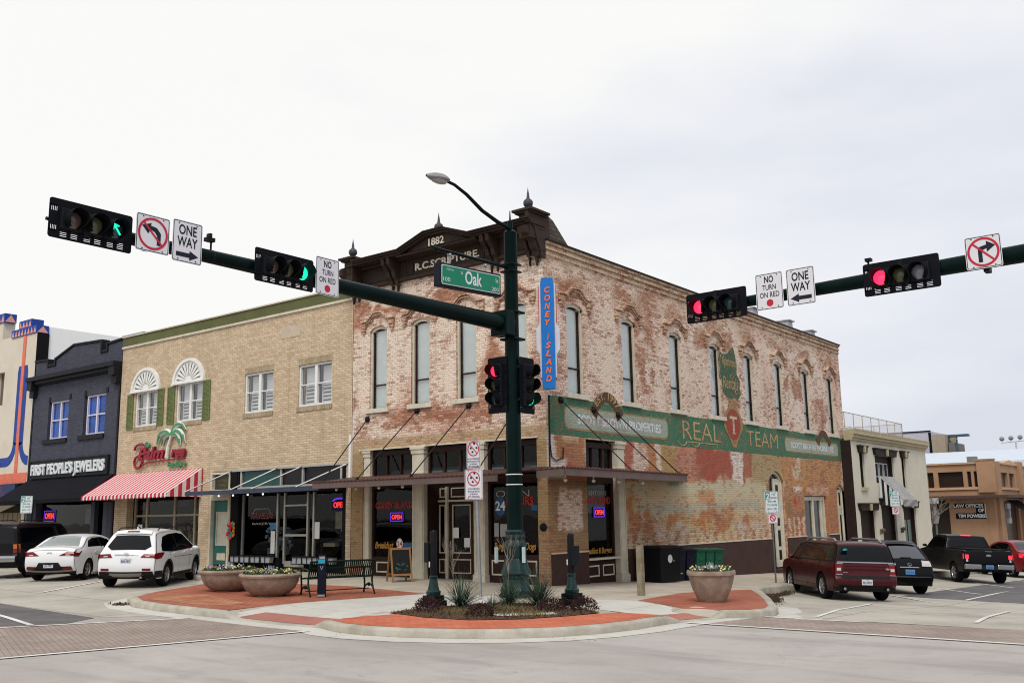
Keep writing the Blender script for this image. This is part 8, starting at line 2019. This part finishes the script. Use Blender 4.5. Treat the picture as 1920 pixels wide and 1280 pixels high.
def shrub(label, x, y, R_, H_, gp):
    t = thing('shrub', label, 'shrub', (x, y, .02), 0, gp); mb = MB()
    for _ in range(int(900*R_/.3)):
        a = rp.uniform(0, 2*pi); el = math.asin(rp.uniform(0, 1)); q = rp.uniform(.55, 1.05)**.7; b = 1+.18*sin(3*a+x*9)
        c = Vector((R_*b*q*cos(a)*cos(el), R_*b*q*sin(a)*cos(el), H_*q*sin(el)+.02)); d = (c.normalized()+Vector((rp.uniform(-.8, .8), rp.uniform(-.8, .8), rp.uniform(-.3, .8)))).normalized()*rp.uniform(.03, .07); s_ = d.cross(Vector((rp.uniform(-1, 1), rp.uniform(-1, 1), .2))).normalized()*.009
        mb.face([c, c+d*.5+s_, c+d, c+d*.5-s_])
    mb.build('foliage', plain('barberry_leaf', (.050, .022, .022), .7, vary=.6, scale=14), t, local=True, recalc=False)
    mb = MB()
    for _ in range(14): a = rp.uniform(0, 2*pi); mb.tube([(0, 0, 0), (R_*.8*cos(a), R_*.8*sin(a), H_*rp.uniform(.4, .9))], [.008, .003], 4)
    mb.build('stems', plain('bark', (.12, .10, .085), .9), t, local=True); return t
GSB = 'low dark red shrubs in the bed'
shrub('dark red shrub at the left end, before the left button post', 2.1, -7.3, .27, .27, GSB)
shrub('low dark red shrub at the front edge, near the bed centre', 3.75, -7.5, .26, .22, GSB)
shrub('dark red shrub right of centre, before the right button post', 4.3, -5.9, .27, .22, GSB)
shrub('dark red shrub at the right end of the bed', 4.85, -5.55, .27, .24, GSB)
mb = MB()
bedp = BED
def inpoly(x, y, P):
    c = False
    for i in range(len(P)):
        a, b = P[i], P[i-1]
        if (a[1] > y) != (b[1] > y) and x < (b[0]-a[0])*(y-a[1])/(b[1]-a[1])+a[0]: c = not c
    return c
kk = 0
while kk < 5200:
    x, y = rp.uniform(0, 5.9), rp.uniform(-8.3, -2.6)
    if not inpoly(x, y, bedp): continue
    kk += 1; a = rp.uniform(0, pi); l = rp.uniform(.02, .05); h = rp.uniform(0, .04)
    mb.face([(x, y, .022+h*.3), (x+l*cos(a), y+l*sin(a), .025+h), (x+l*cos(a)-.012*sin(a), y+l*sin(a)+.012*cos(a), .026+h*.8), (x-.012*sin(a), y+.012*cos(a), .022)])
o = mb.build('bark_chips', plain('bark_chip', (.085, .05, .03), .9, vary=.7, scale=30), None, recalc=False); tag(o, 'brown bark chips and dead leaves covering the planting bed', 'mulch', kind='stuff')
mb = MB()
for _ in range(700):
    x, y = rp.choice([(3.0, -7.2), (4.4, -6.9), (3.3, -6.2)]); x += rp.gauss(0, .35); y += rp.gauss(0, .2); a = rp.uniform(0, 2*pi); h = rp.uniform(.04, .13)
    mb.face([(x, y, .03), (x+.012*cos(a), y+.012*sin(a), .03), (x+.05*sin(a), y+.05*cos(a), .03+h)])
o = mb.build('ground_cover', plain('dry_grass', (.17, .14, .055), .9, vary=.4, scale=20), None, recalc=False); tag(o, 'thin dry grass between the shrubs', 'grass', kind='stuff')
# leaf litter and grit gathered along the kerbs
mb = MB()
def litter(a, b, n, sp, zf, hgt=.05):
    for _ in range(n):
        t_ = rp.random(); x = a[0]+(b[0]-a[0])*t_+rp.gauss(0, sp); y = a[1]+(b[1]-a[1])*t_+rp.gauss(0, sp); q = rp.uniform(0, pi); l = rp.uniform(.02, .06); z = zf(x, y)+.012
        h = rp.uniform(0, hgt); mb.face([(x, y, z), (x+l*cos(q), y+l*sin(q), z+h), (x+l*cos(q)-.02*sin(q), y+l*sin(q)+.02*cos(q), z+h), (x-.02*sin(q), y+.02*cos(q), z)])
litter((5.75, 2.0), (4.5, 4.6), 900, .09, gr, .12); litter((4.5, 4.6), (3.95, 7.5), 500, .08, gr, .1); litter((-6.6, -9.15), (-6.2, -9.3), 160, .1, gr, .05); litter((6.3, -.3), (5.8, 1.8), 150, .2, gr, .03)
litter((2.2, -10.1), (6.9, -8.2), 25, .15, gr, .01)
o = mb.build('leaf_litter', plain('dead_leaves', (.06, .042, .028), .9, vary=.7, scale=30), None, recalc=False); tag(o, 'dark dead leaves and grit gathered along the kerbs', 'leaf litter', kind='stuff')
